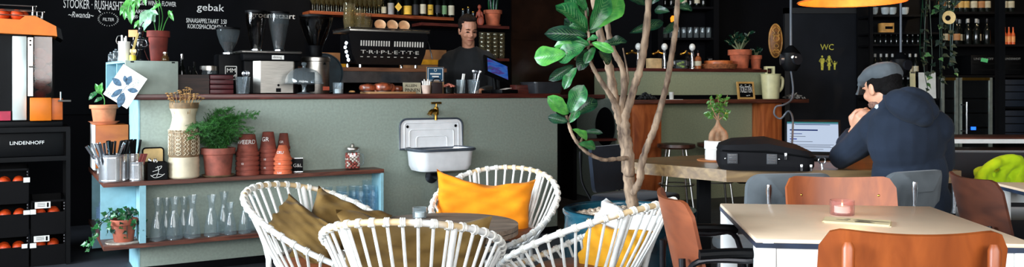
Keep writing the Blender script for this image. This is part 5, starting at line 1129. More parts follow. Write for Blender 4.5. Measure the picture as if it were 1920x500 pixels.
    # its stalk back to the nearest twig
TW_=[[(1100,102,-.12),(1092,96,-.18),(1078,112,-.2)],[(1100,102,-.12),(1104,84,-.2),(1104,60,-.2)],[(1104,84,-.2),(1114,84,-.2),(1124,90,-.15)],[(1104,70,-.2),(1100,40,-.18),(1098,16,-.18)],[(1104,84,-.2),(1080,92,-.24),(1062,100,-.26)],[(1066,226,-.18),(1072,212,-.2)],[(1086,270,-.18),(1092,258,-.14),(1092,248,-.1)]]
for t_ in TW_: P=bend(t_,4); G().tube(P,2.2*kt,6).build('twig',M_bark,ft)
# ================================================================ cane chairs round the low table
def rimmat():
    m,nt,out=nm('worn_white_cane'); b=bsdf(nt,.42); mp=coords(nt,(1,1,1)); n=noisy(nt,mp,3.2,3); r=ramp(nt,[(.53,(238,238,234)),(.60,(214,186,142))])
    nt.links.new(n.outputs['Fac'],r.inputs['Fac']); nt.links.new(r.outputs['Color'],b.inputs['Base Color']); nt.links.new(b.outputs[0],out.inputs[0]); return m
M_rim=rimmat(); M_leather=mat('brown_leather',(120,66,36),.5,var=.25,scale=10)
RA,RBk=.365,.345
def rimp(th,inset=0.):       # th = 0 at the back, PI at the front
    c=math.cos(th); z=.485+.185*c-.0*c*c+.03*(abs(math.sin(th))**2)
    return Vector((-RA*math.sin(th),-RBk*c-.06*c,z))
def lowp(th): c=math.cos(th); return Vector((-.25*math.sin(th),-.235*c,.315+.035*c))
NS=40
rim_me=G().tube([rimp(2*PI*i/96) for i in range(96)],.0135,10,True).mesh('rim'); rim_me.materials.append(M_rim)
low_me=G().tube([lowp(2*PI*i/72) for i in range(72)],.011,8,True).mesh('seat_ring'); low_me.materials.append(M_whitepaint)
bind_me=[]
for i in range(NS):
    th=2*PI*(i+.5)/NS; c=rimp(th); d=(rimp(th+.01)-rimp(th-.01)).normalized(); u=d.orthogonal().normalized(); w_=d.cross(u)
    m=G().tube([c+d*(-.011+.022*j/30)+(u*math.cos(j*PI/5)+w_*math.sin(j*PI/5))*.0148 for j in range(31)],.0042,5).mesh('binding'); m.materials.append(M_binding); bind_me.append(m)
sp_me=[]
for i in range(NS):
    th=2*PI*(i+.5)/NS; a=rimp(th); b=lowp(th); g=G(); g.tube([a,(a*.5+b*.5)+Vector((0,0,-.012))+(a-b).normalized()*0,b],.0066,7); m=g.mesh('spoke'); m.materials.append(M_whitepaint); sp_me.append(m)
seat_me=G().lathe([(0,.31),(.2,.312),(.235,.318),(.24,.33),(.22,.345),(0,.352)],36).mesh('seat_pad'); seat_me.materials.append(M_leather)
leg_me=[]
for th in (.62,-.62,PI-.8,PI+.8):
    a=rimp(th) if abs(th)<1 else lowp(th); d=Vector((a.x,a.y,0)).normalized(); b=lowp(th)+d*.035
    P=[a,Vector((b.x,b.y,b.z)),Vector((b.x*1.12,b.y*1.12,0.01))] if abs(th)<1 else [a,a+d*.02-Vector((0,0,.02)),Vector((a.x*1.25,a.y*1.25,.01))]
    m=G().tube(smooth_path(P,5),.0135,10).mesh('leg'); m.materials.append(M_whitepaint); leg_me.append(m)
def cane_chair(label,x,y,face):
    rz=math.atan2(face[1],face[0])-PI/2; t=thing('cane_chair',label,'chair',(x,y,0),rz,'white cane chairs round the low table')
    for m,n_ in [(rim_me,'rim'),(low_me,'seat_ring'),(seat_me,'seat_pad')]+[(m,'spoke') for m in sp_me]+[(m,'leg') for m in leg_me]:
        o=bpy.data.objects.new(n_,m); C.objects.link(o); o.parent=t
        if n_=='rim': ri=o
    for m in bind_me: o=bpy.data.objects.new('binding',m); C.objects.link(o); o.parent=ri
    return t
ch_front=cane_chair('white cane tub chair nearest the camera, its back towards us, holding a wide olive cushion',-.405,3.45,(.06,1))
ch_back=cane_chair('white cane tub chair against the bar front holding the orange cushion',-.10,4.84,(-.22,-1))
ch_left=cane_chair('white cane tub chair at the left of the low table in front of the carafes',-.90,4.06,(.86,-.42))
ch_right=cane_chair('white cane tub chair in front of the blue tree pot holding white and mustard cushions',.335,3.82,(-.81,.585))
# cushions
def cushion(name,label,c,right,up,w_,h_,th,m,seed,sag=.12):
    R=Vector(right).normalized(); U=Vector(up); U=(U-R*U.dot(R)).normalized(); N=R.cross(U)
    r=random.Random(seed); ph=[r.uniform(0,6) for _ in range(6)]; n=26; vs=[]; fs=[]
    def pt_(u,v,sd):
        x,y=u*2-1,v*2-1; ex=1-.10*(1-y*y)*abs(x)**3; ey=1-.10*(1-x*x)*abs(y)**3
        e=max(0,(1-x**4))*max(0,(1-y**4)); z=sd*th/2*(e**.55)
        wr=.012*math.sin(7*x+3*y+ph[0])+.011*math.sin(11*(x-y)+ph[1])+.009*math.sin(17*y+5*x+ph[2])+.018*noise.noise(Vector((x*2.2+seed*7,y*2.2,ph[3]))); z+=wr*(.35+.65*(1-e))*1.0
        yy=y*ey-sag*(1-abs(x)**1.6)*max(0,y)
        return R*(x*ex*w_/2)+U*(yy*h_/2)+N*z
    for sd in (1,-1):
        for i in range(n+1):
            for j in range(n+1): vs.append(pt_(i/n,j/n,sd))
    o=(n+1)**2
    for i in range(n):
        for j in range(n):
            a=i*(n+1)+j; b=a+n+1; fs.append((a,b,b+1,a+1)); fs.append((o+a,o+a+1,o+b+1,o+b))
    for i in range(n):
        for a,b in ((i*(n+1),(i+1)*(n+1)),((i+1)*(n+1)+n,i*(n+1)+n),(i+1,i),(n*(n+1)+i,n*(n+1)+i+1)): fs.append((a,b,o+b,o+a))
    g=G().add(vs,fs); q=solo(name,g,m,label,'cushion',c,ang=70); return q
M_olive=fabric('olive_linen',(118,92,48),(92,70,36),weave=200,sheen=.05); M_orange=fabric('orange_cotton',(240,148,26),(226,128,20),sheen=.05); M_must=fabric('mustard_cotton',(216,156,38),(190,130,28),sheen=.05); M_wcot=fabric('white_cotton',(232,232,230),sheen=.05); 
cushion('cushion','wide olive brown cushion in the nearest cane chair',(-.40,3.42,.475),(1,-.05,-.03),(.03,-.30,1),.64,.38,.15,M_olive,1,.22)
cushion('cushion','olive cushion standing with one corner up in the left cane chair',(-.84,4.12,.44),(.92,.1,-.36),(.42,.5,.75),.40,.38,.13,M_olive,2,.04)
cushion('cushion','olive cushion slumped over the near rim of the left cane chair',(-.99,4.0,.47),(.80,-.45,-.40),(.0,.5,.86),.44,.22,.10,M_olive,3,.05)
cushion('cushion','large bright orange cushion in the cane chair by the bar',(-.17,4.93,.465),(1,.02,-.10),(.03,.32,1),.60,.40,.16,M_orange,4,.25)
cushion('cushion','white cushion in the cane chair before the tree pot',(.50,3.97,.43),(-.55,.75,.1),(.45,.2,.85),.40,.38,.11,M_wcot,5,.05)
cushion('cushion','mustard yellow cushion leaning on the white one in the right cane chair',(.46,3.86,.385),(-.75,.55,.05),(.35,.2,.8),.34,.31,.12,M_must,6,.05)
# low round table and candle
tbx=(-.33,4.02); rt_=thing('round_table','low round table with a grey-brown plank top between the cane chairs','table',(tbx[0],tbx[1],0))
M_plank=wood('weathered_plank',(92,82,74),(146,128,110),.55,(1.5,12,12),3,bmp=.2)
g=G()
for i in range(6):
    y0=-.36+i*.12; y1=y0+.118; pts=[]
    for j in range(9): y=y0+(y1-y0)*j/8; pts.append((math.sqrt(max(0,.36**2-y*y)),y))
    for j in range(8,-1,-1): y=y0+(y1-y0)*j/8; pts.append((-math.sqrt(max(0,.36**2-y*y)),y))
    g.prism(pts,.465,.51)
g.build('plank_top',M_plank,rt_); G().tube([(.355*math.cos(a),.355*math.sin(a),.487) for a in [i*PI/32 for i in range(64)]],.006,6,True).build('edge_band',M_blackmetal,rt_)
G().tube([(0,0,.01),(0,0,.465)],.03,12).build('column',M_blackmetal,rt_); G().lathe([(0,0),(.22,0),(.22,.012),(.04,.02),(0,.02)],32).build('foot_plate',M_blackmetal,rt_)
p=Vector((W(787,0,4.2).x,4.2,.51)); k=4.2/F; t=thing('candle_glass','small clear glass with a white tea light on the low round table','candle glass',p)
G().lathe(shell(PF(k,[(12.5,0),(13.5,1),(14,20)]),.003),24).build('glass',M_glassd,t); G().lathe(PF(k,[(0,2),(9,2),(9,11),(0,11)]),18).build('tea_light',M_white,t)
# ================================================================ white tables and plywood chairs
M_ply=wood('plywood_orange',(112,50,16),(166,86,36),.42,(5,1.1,1.1),2.2,.04,.02); M_plydark=wood('plywood_dark',(58,30,20),(104,56,36),.42,(1,1,5),2,.04)
M_plyv=wood('plywood_brown',(96,46,24),(146,78,44),.42,(1.1,1.1,5),2.2,.04,.02)
M_tabtop=mat('cream_laminate',(234,208,178),.36,var=.02,coat=.1); M_edge=mat('dark_blue_edge',(28,42,64),.5,var=.3)
def white_table(label,nl,deg):
    t=thing('white_table',label,'table',(nl[0],nl[1],0),math.radians(deg)); S=.715
    G().box((S/2,S/2,.741),(S,S,.018),.004).build('tabletop',M_tabtop,t); G().bx((-.001,-.001,.7255),(S+.001,S+.001,.7395)).build('edge_band',M_edge,t)
    g=G(); ap=.665
    for a,b in (((.055,.006,ap),(S-.055,.03,.725)),((.055,S-.03,ap),(S-.055,S-.006,.725)),((S-.03,.055,ap),(S-.006,S-.055,.725))): G().bx(a,b).build('apron',M_white,t)
    for x in (.0,S-.054):
        for y in (.0,S-.054): G().bx((x+.001,y+.001,0),(x+.053,y+.053,.7255),.002).build('leg',M_white,t)
    G()
    g=G(); rnd=random.Random(5)
    for i in range(7): x=rnd.random()*.6; g.bx((x,-.0018,.7385),(x+rnd.uniform(.01,.05),-.0008,.7425))
    g.build('edge_chip',M_white,t)
    return t
tA=white_table('square white table with a chipped dark edge, in front of the seated person',(.661,2.257),-6.4)
tB=white_table('white table cut off by the right edge of the picture',(2.03,2.95),-6.4)
M_steelw=mat('chair_tube',(30,30,34),.3,.6)
def curved_back(w_,h_,z0,curve,th,tilt,ymid=0,r=.05,n=22,m=11,dip=.012):
    """bent plywood backrest in x-z, hollow towards +y (the sitter's side)"""
    def fn(u,v):
        x=(u-.5)*w_; z=v*h_; e=abs(u-.5)*2; cut=0
        d=max(0,abs(x)-(w_/2-r)); 
        lim=r-math.sqrt(max(0,r*r-d*d)); z=lim*.9+v*(h_-lim*1.8) - dip*(1-e*e)*v
        return (x,ymid+curve*(e**2)-tilt*z,z0+z)
    return G().grid(fn,n,m,th)
def ply_chair(label,x,y,rz,m,arms=False,posts=True,w_=.40,top=.845,group=None,h_=.20):
    t=thing('plywood_chair',label,'chair',(x,y,0),rz,group)
    bk_=curved_back(w_,h_,top-h_,.045,.011,.22,-.19).build('backrest',m,t)
    G().grid(lambda u,v:((u-.5)*.39*(1-.08*v),-.17+.38*v,.445+.012*math.cos(v*PI*1.2)-.012*math.cos((u-.5)*PI)),14,14,.012).build('seat',m,t)
    for s in (-1,1):
        G().tube(smooth_path([(s*.19,.17,0.005),(s*.185,.16,.3),(s*.18,.13,.425),(s*.18,-.1,.43),(s*.172,-.19,.5),(s*.152,-.205,top-.17)],5),.010,10).build('leg',M_steelw,t)
        G().tube(smooth_path([(s*.18,-.08,.43),(s*.188,-.16,.25),(s*.195,-.23,.005)],5),.010,10).build('leg',M_steelw,t)
        if posts:
            G().tube([(s*.152,-.222,top-.17),(s*.152,-.228,top-.04),(s*.152,-.226,top-.028)],[.0135,.0135,.008],12).build('wooden_peg',M_ply,bk_)
        G().ell((s*.145,-.172-.22*.11+.01,top-.075),(.006,.004,.006)).build('screw',M_brass,bk_)
        if arms:
            G().tube(smooth_path([(s*.215,-.17,.695),(s*.215,-.06,.70),(s*.215,.05,.695)],5),[.02]*11,10,flat=.7).build('armrest',M_blackplastic,t)
            G().tube(smooth_path([(s*.18,-.2,.62),(s*.21,-.17,.675),(s*.215,-.04,.678),(s*.212,.05,.665),(s*.2,.09,.43)],5),.009,8).build('arm_frame',M_steelw,t)
    return t
ply_chair('orange plywood chair nearest the camera, back towards us with two wooden pegs',.905,2.03,-.09,M_ply,top=.848,w_=.405)
ply_chair('orange plywood chair across the white table, its back facing us above the far edge',1.24,3.0,PI-.07,M_ply,posts=False,top=.826,w_=.415)
ply_chair('brown plywood armchair with black arms at the left of the white table',.69,2.53,-PI/2,M_plyv,arms=True,posts=False,top=.842,w_=.42,h_=.25)
ply_chair('dark brown plywood chair at the right behind the white table, facing the cut off table',1.93,3.12,-PI/2-.1,M_plydark,posts=False,top=.835,w_=.42,h_=.24)
M_gfab=fabric('grey_felt',(96,102,106),(78,84,88),sheen=.1)
def padded_chair(label,x,y,rz,w_=.38,top=.80,m=None,name='padded_chair',grp=None):
    t=thing(name,label,'chair',(x,y,0),rz,grp); h_=.30
    def fn(u,v):
        a=2*PI*v; return (0,0,0)
    pts=[]
    vs=[];fs=[]; n=14; outline=rrect(-w_/2,w_/2,top-h_,top,.06,6)
    for (o_,s_) in ((-.0,1.),(-.028,1.),(-.045,.86),(-.05,.4)):
        for x_,z_ in outline: vs.append((x_*s_,-.19+o_-.12*(z_-top+h_)+.05*(2*x_/w_)**2,(z_-(top-h_/2))*s_+(top-h_/2)))
    N_=len(outline)
    for i in range(3):
        for j in range(N_): fs.append((i*N_+j,i*N_+(j+1)%N_,(i+1)*N_+(j+1)%N_,(i+1)*N_+j))
    fs.append(tuple(range(N_))[::-1]); fs.append(tuple(range(3*N_,4*N_)))
    G().add(vs,fs).build('backrest',m or M_gfab,t)
    G().box((0,.02,.445),(w_+.02,.40,.06),.025).build('seat',m or M_gfab,t)
    for s in (-1,1):
        G().tube(smooth_path([(s*(w_/2-.05),-.20,.415),(s*(w_/2-.05),-.275,.52),(s*(w_/2-.05),-.295,top-.18),(s*(w_/2-.05),-.300,top-.035)],5),[.0085]*12+[.010,.012,.013,.011],10,flat=1).build('back_bracket',M_chrome if m is None else M_blackmetal,t)
        for y_ in (-.16,.18): G().tube([(s*.17,y_*.9,.415),(s*.2,y_*1.15,.004)],.010,8).build('leg',M_chrome,t)
    return t
padded_chair('grey padded chair with a chrome bracket behind the far orange plywood chair',1.16,3.74,.12,top=.80)
padded_chair('grey padded chair the person in the flat cap sits on',1.735,3.945,.45,w_=.36,top=.79)
padded_chair('dark navy shell chair at the left end of the wooden table behind the fig tree',.80,5.5,-2.3,w_=.46,top=.78,m=fabric('navy_felt',(34,42,54),(26,32,42),sheen=.1),name='shell_chair')
# candle, menu and knife on the white table
q=on(1579,402,.75); k=q.y/F; t=thing('tea_light_holder','pink glass tea light holder with a lit white candle on the square white table','candle holder',(q.x,q.y+.0,.7502))
M_pink=glass('pink_glass',(253,236,234),.05,body=.05,bodyc=(238,190,186))
G().lathe(shell(PF(k,[(21,0),(22,2),(22,27)]),.004),32).build('glass',M_pink,t); G().lathe(PF(k,[(0,4.1),(14,4.1),(14,16),(12,16.5),(0,16)]),24).build('candle',mat('white_wax',(246,240,230),.5),t); G().ell((0,0,19*k),(1.6*k,1.6*k,3.5*k)).build('flame',emit('candle_flame',(255,220,150),7),t)
a,b,c,d=on(1537,409,.752),on(1545,416,.752),on(1671,424,.752),on(1678,411,.752)
mn_=thing('menu_booklet','cream menu booklet with a dark print lying on the square white table','menu',(b.x,b.y,.7502),math.atan2(c.y-b.y,c.x-b.x)); L_=(c-b).length
for z,sx_ in ((0,0),(.002,-.006),(.004,-.003)): G().bx((sx_,0,z),(L_+sx_,.10,z+.0016)).build('page',mat('cream_page',(226,206,160),.8,var=.05),mn_)
g=G(); Z_=.0059
for pts in ([(.42,.055),(.50,.068),(.80,.062),(.99,.056),(.95,.05),(.7,.052),(.5,.05)],[(.45,.028),(.52,.042),(.68,.04),(.76,.022),(.66,.02),(.47,.016)],[(.28,.058),(.34,.072),(.38,.07),(.38,.06)],[(.16,.05),(.2,.054),(.36,.045),(.34,.04)]): g.prism([(x*L_,y) for x,y in pts],Z_-.0003,Z_)
g.build('dark_print',mat('sepia_print',(40,30,28),.8),mn_)
# ================================================================ right hand bar with its ledge
rb=thing('side_bar','tall grey-green bar with a wooden top and a lower wooden ledge, behind the fig tree','bar',RB.o,RB.a)
ZT=CH-(127-HY)*8.5/F; ZL=CH-(186.5-HY)*RB.y(1300,-.28)/F; LR=RB.su(1438,0)
M_green2=mat('olive_grey_paint',(146,152,122),.8,var=.05,scale=60,bmp=.12)
G().bx((0,0,0),(LR,.5,ZT-.032)).build('body',M_green2,rb)
G().bx((-.03,-.02,ZT-.032),(LR+.03,.53,ZT),.003).build('bar_top',M_bartop,rb)
l0,l1=RB.su(1176,-.28),RB.su(1517,-.28)
G().bx((l0,-.28,ZL-.04),(l1,-.001,ZL),.003).build('ledge',M_walnut,rb); G().bx((.02,-.006,ZL),(LR-.02,-.0005,ZL+.045)).build('painted_shadow_strip',M_black,rb)  # black strip painted in for the shade behind the ledge
M_teak=wood('teak_post',(132,60,26),(206,116,62),.4,(4,4,1.),2.5)
for a,b in ((1186,1240),(1432,1466)): s0,s1=RB.su(a,-.2),RB.su(b,-.2); G().bx((s0,-.2,0),(s1,-.004,ZL-.04),.003).build('post',M_teak,rb)
# lower counter joining the two bars, black round board on the end of the side bar
s0=RB.su(1157,0)
jc=thing('link_counter','short lower counter with a dark wooden top between the main bar and the side bar','counter',RB.o,RB.a)
G().bx((-.02,.0,0),(-.002,.95,1.06)).build('panel',M_green,jc); z_=CH-(170-HY)*8.9/F
G().bx((-.35,.25,1.07),(-.003,.95,1.11),.003).build('top',M_bartop,jc); G().bx((-.02,.0,.0),(-.002,.25,1.07)).build('front_panel',M_green,jc); G().bx((-.3,.4,0),(-.26,.9,1.07)).build('inner_panel',M_black,jc)
p=RB.p(-.012,.22,CH-(238-HY)*8.6/F); k=8.6/F
wx=W(1141,238,8.62); t=thing('round_board','black round board hanging on the end of the side bar behind the fig trunk','board',RB.p(-.021,.21,wx.z),RB.a)
G().lathe([(0,0),(.2,0),(.205,.006),(.2,.014),(0,.014)],40,M=Matrix.Rotation(-PI/2,4,'Y')).build('disc',M_board,t)
t=solo('small_ledge',G().bx((-.25,-.0,-.01),(.1,.16,.012)),M_bartop,'small wooden shelf board low down behind the fig trunk','shelf',W(1140,262,8.35),RB.a)
def tt(px,t_,z=None): p=RB.at(px,t_,ZT if z is None else z); return p,p.y/F
for i,px in enumerate((1197,1246,1298)):
    p,k=tt(px,.14); t=thing('beer_tap','chrome beer tap with a white ball handle on the side bar, '+('leftmost','middle','rightmost')[i]+' of three','beer tap',p,0,'beer taps')
    G().lathe(PF(k,[(0,0),(6,0),(6,2),(4,4),(3.4,26),(4,30),(3,34),(0,35)]),18).build('column',M_chrome,t); G().tube([(0,-.01,30*k),(0,-.05,31*k),(0,-.055,24*k)],2.2*k,8).build('spout',M_chrome,t)
    G().ell((0,0,41*k),(6*k,6*k,7*k)).build('ball_handle',mat('pearl_white',(236,236,230),.25,coat=.4),t); G().tube([(-3*k,0,28*k),(-12*k,0,31*k),(-20*k,0,28*k)],2*k,8).ell((-21*k,0,28*k),3.2*k).ell((-12*k,0,33*k),2.8*k).build('side_lever',M_brass,t)
p,k=tt(1226,.1); solo('pale_wood_block',G().box((0,0,9.5*k),(25*k,.09,19*k),.004),mat('pale_pine',(222,186,134),.6),'pale wooden block between the first two beer taps','block',p,RB.a)
p,k=tt(1276,.1); t=thing('lime_glass','glass filled with lime wedges right of the middle beer tap','glass',p); G().lathe([(0,0)]+PF(k,[(10,0),(11,1),(12,16)]),20).build('glass',M_glassd,t)
for i in range(6): G().ell((5*k*math.cos(i*1.1),5*k*math.sin(i*1.1),(4+1.6*i)*k),(3.6*k,3*k,2.4*k),10,6).build('lime_wedge',mat('lime',(150,170,60),.5),t)
for i,(px,hw,h,m,lc,lb) in enumerate(((1265,4,.2,M_gbot,None,'slim dark bottle left of the lime glass'),(1288,4.5,.19,M_gbot,'k','small dark bottle between the lime glass and the third tap'),(1309,6,.2,mat('amber_liquor',(160,90,50),.2,coat=.5),'w','amber bottle with a pale label right of the third tap'))):
    p,k=tt(px,.12); bottle('bar_bottle',lb,'bottle',p,hw*k,h,m,LC[lc] if lc else None,M_blackplastic)
p,k=tt(1347,.14); t=thing('woven_tray','low round woven tray on the side bar','tray',p); g=G()
for z in range(3): g.tube([((31+z)*k*math.cos(a)*(1+.02*(i%2)),(31+z)*k*math.sin(a)*(1+.02*(i%2)),(2+3*z)*k+(.6*k if i%2 else 0)) for i,a in enumerate([j*PI/24 for j in range(48)])],1.8*k,6,True)
g.build('woven_rim',mat('rattan_brown',(150,88,52),.6,var=.3,scale=40),t); G().lathe(PF(k,[(0,.5),(29,.5),(29,2),(0,2)]),30).build('base',mat('rattan_brown',(150,88,52)),t)
solo('copper_tin',G().lathe(PF(k,[(0,0),(25,0),(26,1),(26,9),(26.6,9.5),(26.6,13),(26,14),(0,14)]),36),mat('copper_wood',(196,108,58),.4,var=.2),'flat round copper coloured box standing in the woven tray','box',p+Vector((0,0,2.05*k)))
def jade(name,label,px,hw,h,bh,seed,n):
    p,k=tt(px,.14); t=thing(name,label,'plant',p); G().lathe(shell(PF(k,[(hw*.8,0),(hw*.98,2.5)]),.005),26).build('saucer',M_terra,t); G().lathe(pot_shape(hw*.68*k,hw*k,h*k,.28),28,(0,0,.006)).build('pot',M_terra,t); G().lathe([(0,(h-4)*k),(hw*.85*k,(h-3)*k),(0,(h-2)*k)],18).build('soil',M_soil,t)
    r=random.Random(seed); LJ=leaf_mesh('oval',1,.5,.1,5,.1).mesh('leaf'); LJ.materials.append(M_leafd)
    for i in range(n):
        a=r.random()*6.3; e=Vector((math.cos(a)*bh*.75*r.random(),math.sin(a)*bh*.5*r.random(),h+bh*(.45+.5*r.random())))*k; P=smooth_path([(0,0,(h-3)*k),e*.5+Vector((0,0,.5*h*k)),e],4); G().tube(P,[2.2*k*(1-.08*j) for j in range(9)],6).build('stem',mat('jade_stem',(110,118,86),.8),t)
        for j in range(6):
            d=Vector((r.uniform(-1,1),r.uniform(-1,1),r.uniform(-.3,1))).normalized(); leaf_obj('leaf',LJ,None,t,P[5+j%4],P[5+j%4]+d*r.uniform(8,12)*k,r.uniform(-1,1))
jade('potted_jade','terracotta pot with a bushy dark green plant, larger of two on the side bar',1387,22,36,38,3,12)
jade('small_potted_plant','small terracotta pot with a tiny plant, right end of the side bar',1417,11.5,26,16,4,5)
# on the ledge
def tl(px,t_=-.14): p=RB.at(px,t_,ZL); return p,p.y/F
p,k=tl(1400); t=thing('toilet_sign','wood framed little blackboard lettered TOILETTEN on the ledge','sign',p,RB.a,rot=(-.14,0,RB.a))
W_=19*k; H_=33*k; G().bx((-W_+.01,.0,.01),(W_-.01,.008,H_-.01)).build('blackboard',M_board,t); g=G(); f_=.02; g.bx((-W_,-.006,0),(W_,.012,f_)).bx((-W_,-.006,H_-f_),(W_,.012,H_)).bx((-W_,-.006,f_),(-W_+f_,.012,H_-f_)).bx((W_-f_,-.006,f_),(W_,.012,H_-f_)); g.build('frame',mat('pine_frame',(206,160,92),.5,var=.15),t)
o=text('lettering','TOILETTEN',1,M_chalk,t,(0,0,0),(PI/2,0,0),.0005); xs=[v.co.x for v in o.data.vertices]; o.data.transform(Matrix.Diagonal(((2*W_-.06)/max(xs),12*k/.7,1,1))); o.location=(-W_+.03,-.0012,H_*.38)
for x,z in ((-.5,.8),(0,.82),(.5,.8),(.1,.2),(.35,.22)): G().box((x*W_,-.001,z*H_),(.02,.001,.006)).build('chalk_mark',M_chalk,t)
p,k=tl(1445); t=thing('cream_jug','translucent cream plastic measuring jug on the ledge','jug',p)
M_jug=mat('cream_plastic',(214,208,160),.35,var=.05); G().lathe(shell(PF(k,[(14,0),(15,1),(18,45),(19,46),(18.5,47)]),.003),30).build('body',M_jug,t)
G().tube(smooth_path([(14*k,0,42*k),(22*k,0,38*k),(21*k,0,22*k),(15*k,0,14*k)],4),3*k,8).build('handle',M_jug,t)
p2=p+Vector((2*k,.16,0)); t=thing('square_can','pale square handled container behind the cream jug','container',p2)
G().box((4*k,0,22*k),(18*k,.06,44*k),.006).build('body',M_jug,t); g=G(); g.bx((-5*k,-.03,44*k),(13*k,.03,48*k)).bx((-5*k,-.03,48*k),(-1*k,.03,58*k)).bx((9*k,-.03,48*k),(13*k,.03,58*k)).bx((-5*k,-.03,58*k),(13*k,.03,62*k)); g.build('handle',M_jug,t)
p,k=tl(1259); t=thing('white_tumbler','small white glass on a paper napkin on the ledge','glass',p); G().lathe(shell(PF(k,[(3.5,.4),(4,1),(4.5,14)]),.002),16).build('glass',mat('frosted_white',(226,226,220),.3),t); G().box((2*k,0,.2*k),(34*k,.12,.4*k)).build('napkin',M_paper,t)
rnd=random.Random(12)
for nme,lb,px0,px1,c_,hgt in (('dried_bundle','bundle of dark dried leaves lying at the left end of the ledge',1190,1232,mat('dark_dried_leaf',(46,48,48),.8,var=.4),12),('stone_heap','heap of small grey stones and shells at the right end of the ledge',1468,1508,mat('grey_stone',(110,106,100),.8,var=.5),9)):
    p,k=tl((px0+px1)/2); g=G(); w_=(px1-px0)/2
    for i in range(70):
        x=rnd.gauss(0,.4); x=max(-1,min(1,x)); z=rnd.random()*hgt*(1-abs(x))+1.5; g.ell((x*w_*k,rnd.uniform(-.06,.06),z*k),(rnd.uniform(1.5,4.5)*k,rnd.uniform(1.5,3)*k,rnd.uniform(.8,1.6)*k),7,5,None,Euler((rnd.random(),rnd.random(),rnd.random()*3)).to_matrix())
    solo(nme,g,c_,lb,'dried plants' if nme[0]=='d' else 'stones',p,0,kind='stuff')
# stools at the ledge
def stool(label,px,t_,py):
    p=RB.at(px,t_,0); k=p.y/F; z=CH-(py-HY)*k; t=thing('bar_stool',label,'stool',p,0,'stools at the ledge'); G().lathe([(0,z-.05),(.17,z-.05),(.185,z-.035),(.18,z-.008),(.1,z),(0,z)],30).build('seat',wood('dark_seat',(44,26,20),(84,50,36),.35),t)
    for i in range(4): a=PI/4+i*PI/2; G().tube([(.11*math.cos(a),.11*math.sin(a),z-.05),(.2*math.cos(a),.2*math.sin(a),.004)],.011,8).build('leg',M_steel,t)
    G().tube([(.17*math.cos(a),.17*math.sin(a),.25) for a in [j*PI/16 for j in range(32)]],.007,6,True).build('foot_ring',M_steel,t)
stool('round dark topped stool under the ledge, right of the fig trunk',1268,-.62,268); stool('round dark topped stool behind the little bonsai',1342,-.55,266)
# shelves with glasses behind the side bar
bs=thing('glass_rack','dark shelf rack with glasses on the rear wall behind the side bar','shelf',(0,0,0)); YR=9.72
for py in (15,72): z=CH-(py-HY)*YR/F; G().bx((W(1236,0,YR).x,YR-.15,z-.025),(W(1336,0,YR).x,YB-.003,z)).build('shelf_board',M_black,bs)
for px in (1234,1337): G().bx((W(px,0,YR).x-.03,YR-.16,0),(W(px,0,YR).x+.03,YB-.003,2.6)).build('upright',M_black,bs)
kg=YR/F; gl=G().lathe([(0,0)]+PF(kg,[(4,0),(4.5,1),(5,14),(4.5,20)]),14,cap=False).mesh('glass'); gl.materials.append(M_glassd)
for i in range(8):
    o=bpy.data.objects.new('bar_glass',gl); C.objects.link(o); o.location=(W(1246+i*11.5,0,YR).x,YR-.05,CH-(72-HY)*kg+.0005); tag(o,'glass in the row on the lower shelf of the rack behind the side bar','glass','glasses in the rack')
for i in range(7):
    p=Vector((W(1246+i*12,0,YR).x,YR-.03,CH-(15-HY)*kg+.0005)); bottle('rack_bottle','dark bottle with a pale label on the upper shelf of the rack','bottle',p,.032,.27,M_gbot,LC['w'] if i in (2,3,5) else None,None,'bottles in the rack')
p=W(1260,38,9.6); t=thing('amber_lantern','tiny glowing amber lamp hanging in front of the dark rack','lamp',(p.x,YR-.17,CH-(44-HY)*kg)); G().lathe(PF(kg,[(0,0),(4,1),(4.5,8),(2,12),(0,12)]),14).build('lamp_glass',emit('amber_glow',(255,130,30),2.2),t); G().tube([(0,0,12*kg),(0,.0,ZC-t.location.z)],.004,5).build('cord',M_black,t)
fs=thing('letter_sign','small dark sign with a grey letter F behind the amber bottle','sign',(W(1330,0,9.3).x,9.3,ZT),0); k=9.3/F; G().box((0,0,12*k),(10*k,.02,24*k)).build('board',M_black,fs); text('lettering','F',20*k,mat('dim_chalk',(120,122,120),.9),fs,(-3.5*k,-.0105,7*k),(PI/2,0,0),.0004); G().box((0,.04,2*k),(10*k,.1,4*k)).build('foot',M_black,fs)
# ================================================================ wooden table, bag, laptop, bonsai
A_=on(1362,318,.75); B_=on(1165,302,.75); Cc=on(1215,295,.75); AX=A_.x; 
R1=Vector((2.25,A_.y-.05,.75)); R2=Vector((2.25,5.35,.75))
wt=thing('wooden_table','long thick wooden table with an angled end where the person sits','table',(1.9,4.7,0)); OF=Vector((1.9,4.7,0))
M_slab=wood('slab_oak',(92,70,46),(142,116,76),.38,(1.2,9,9),2.5,.1); 
pol=[(q-OF).to_2d()[:] for q in (A_,R1,R2,Vector((1.5,5.35,0)),Cc,B_)]
g=G().prism(pol,.688,.75); g.build('tabletop',M_slab,wt)
for x,y in ((-.55,-.12),(-.75,.30),(.25,-.3),(.25,.5)):
    G().box((x,y,.35),(.07,.07,.69)).build('leg',M_blackmetal,wt)
G().box((-.2,.09,.65),(.8,.06,.06)).build('beam',M_blackmetal,wt)
p=on(1346,301,.7505); k=p.y/F
solo('round_mat',G().lathe([(0,0),(.115,0),(.118,.004),(.115,.008),(0,.008)],32),mat('terracotta_mat',(190,120,70),.6),'flat round wooden mat under the white bonsai pot','mat',(p.x,p.y,.7503))
bo=thing('bonsai','ginseng fig bonsai with a swollen root in a white two-step pot','plant',(p.x,p.y,.7588))
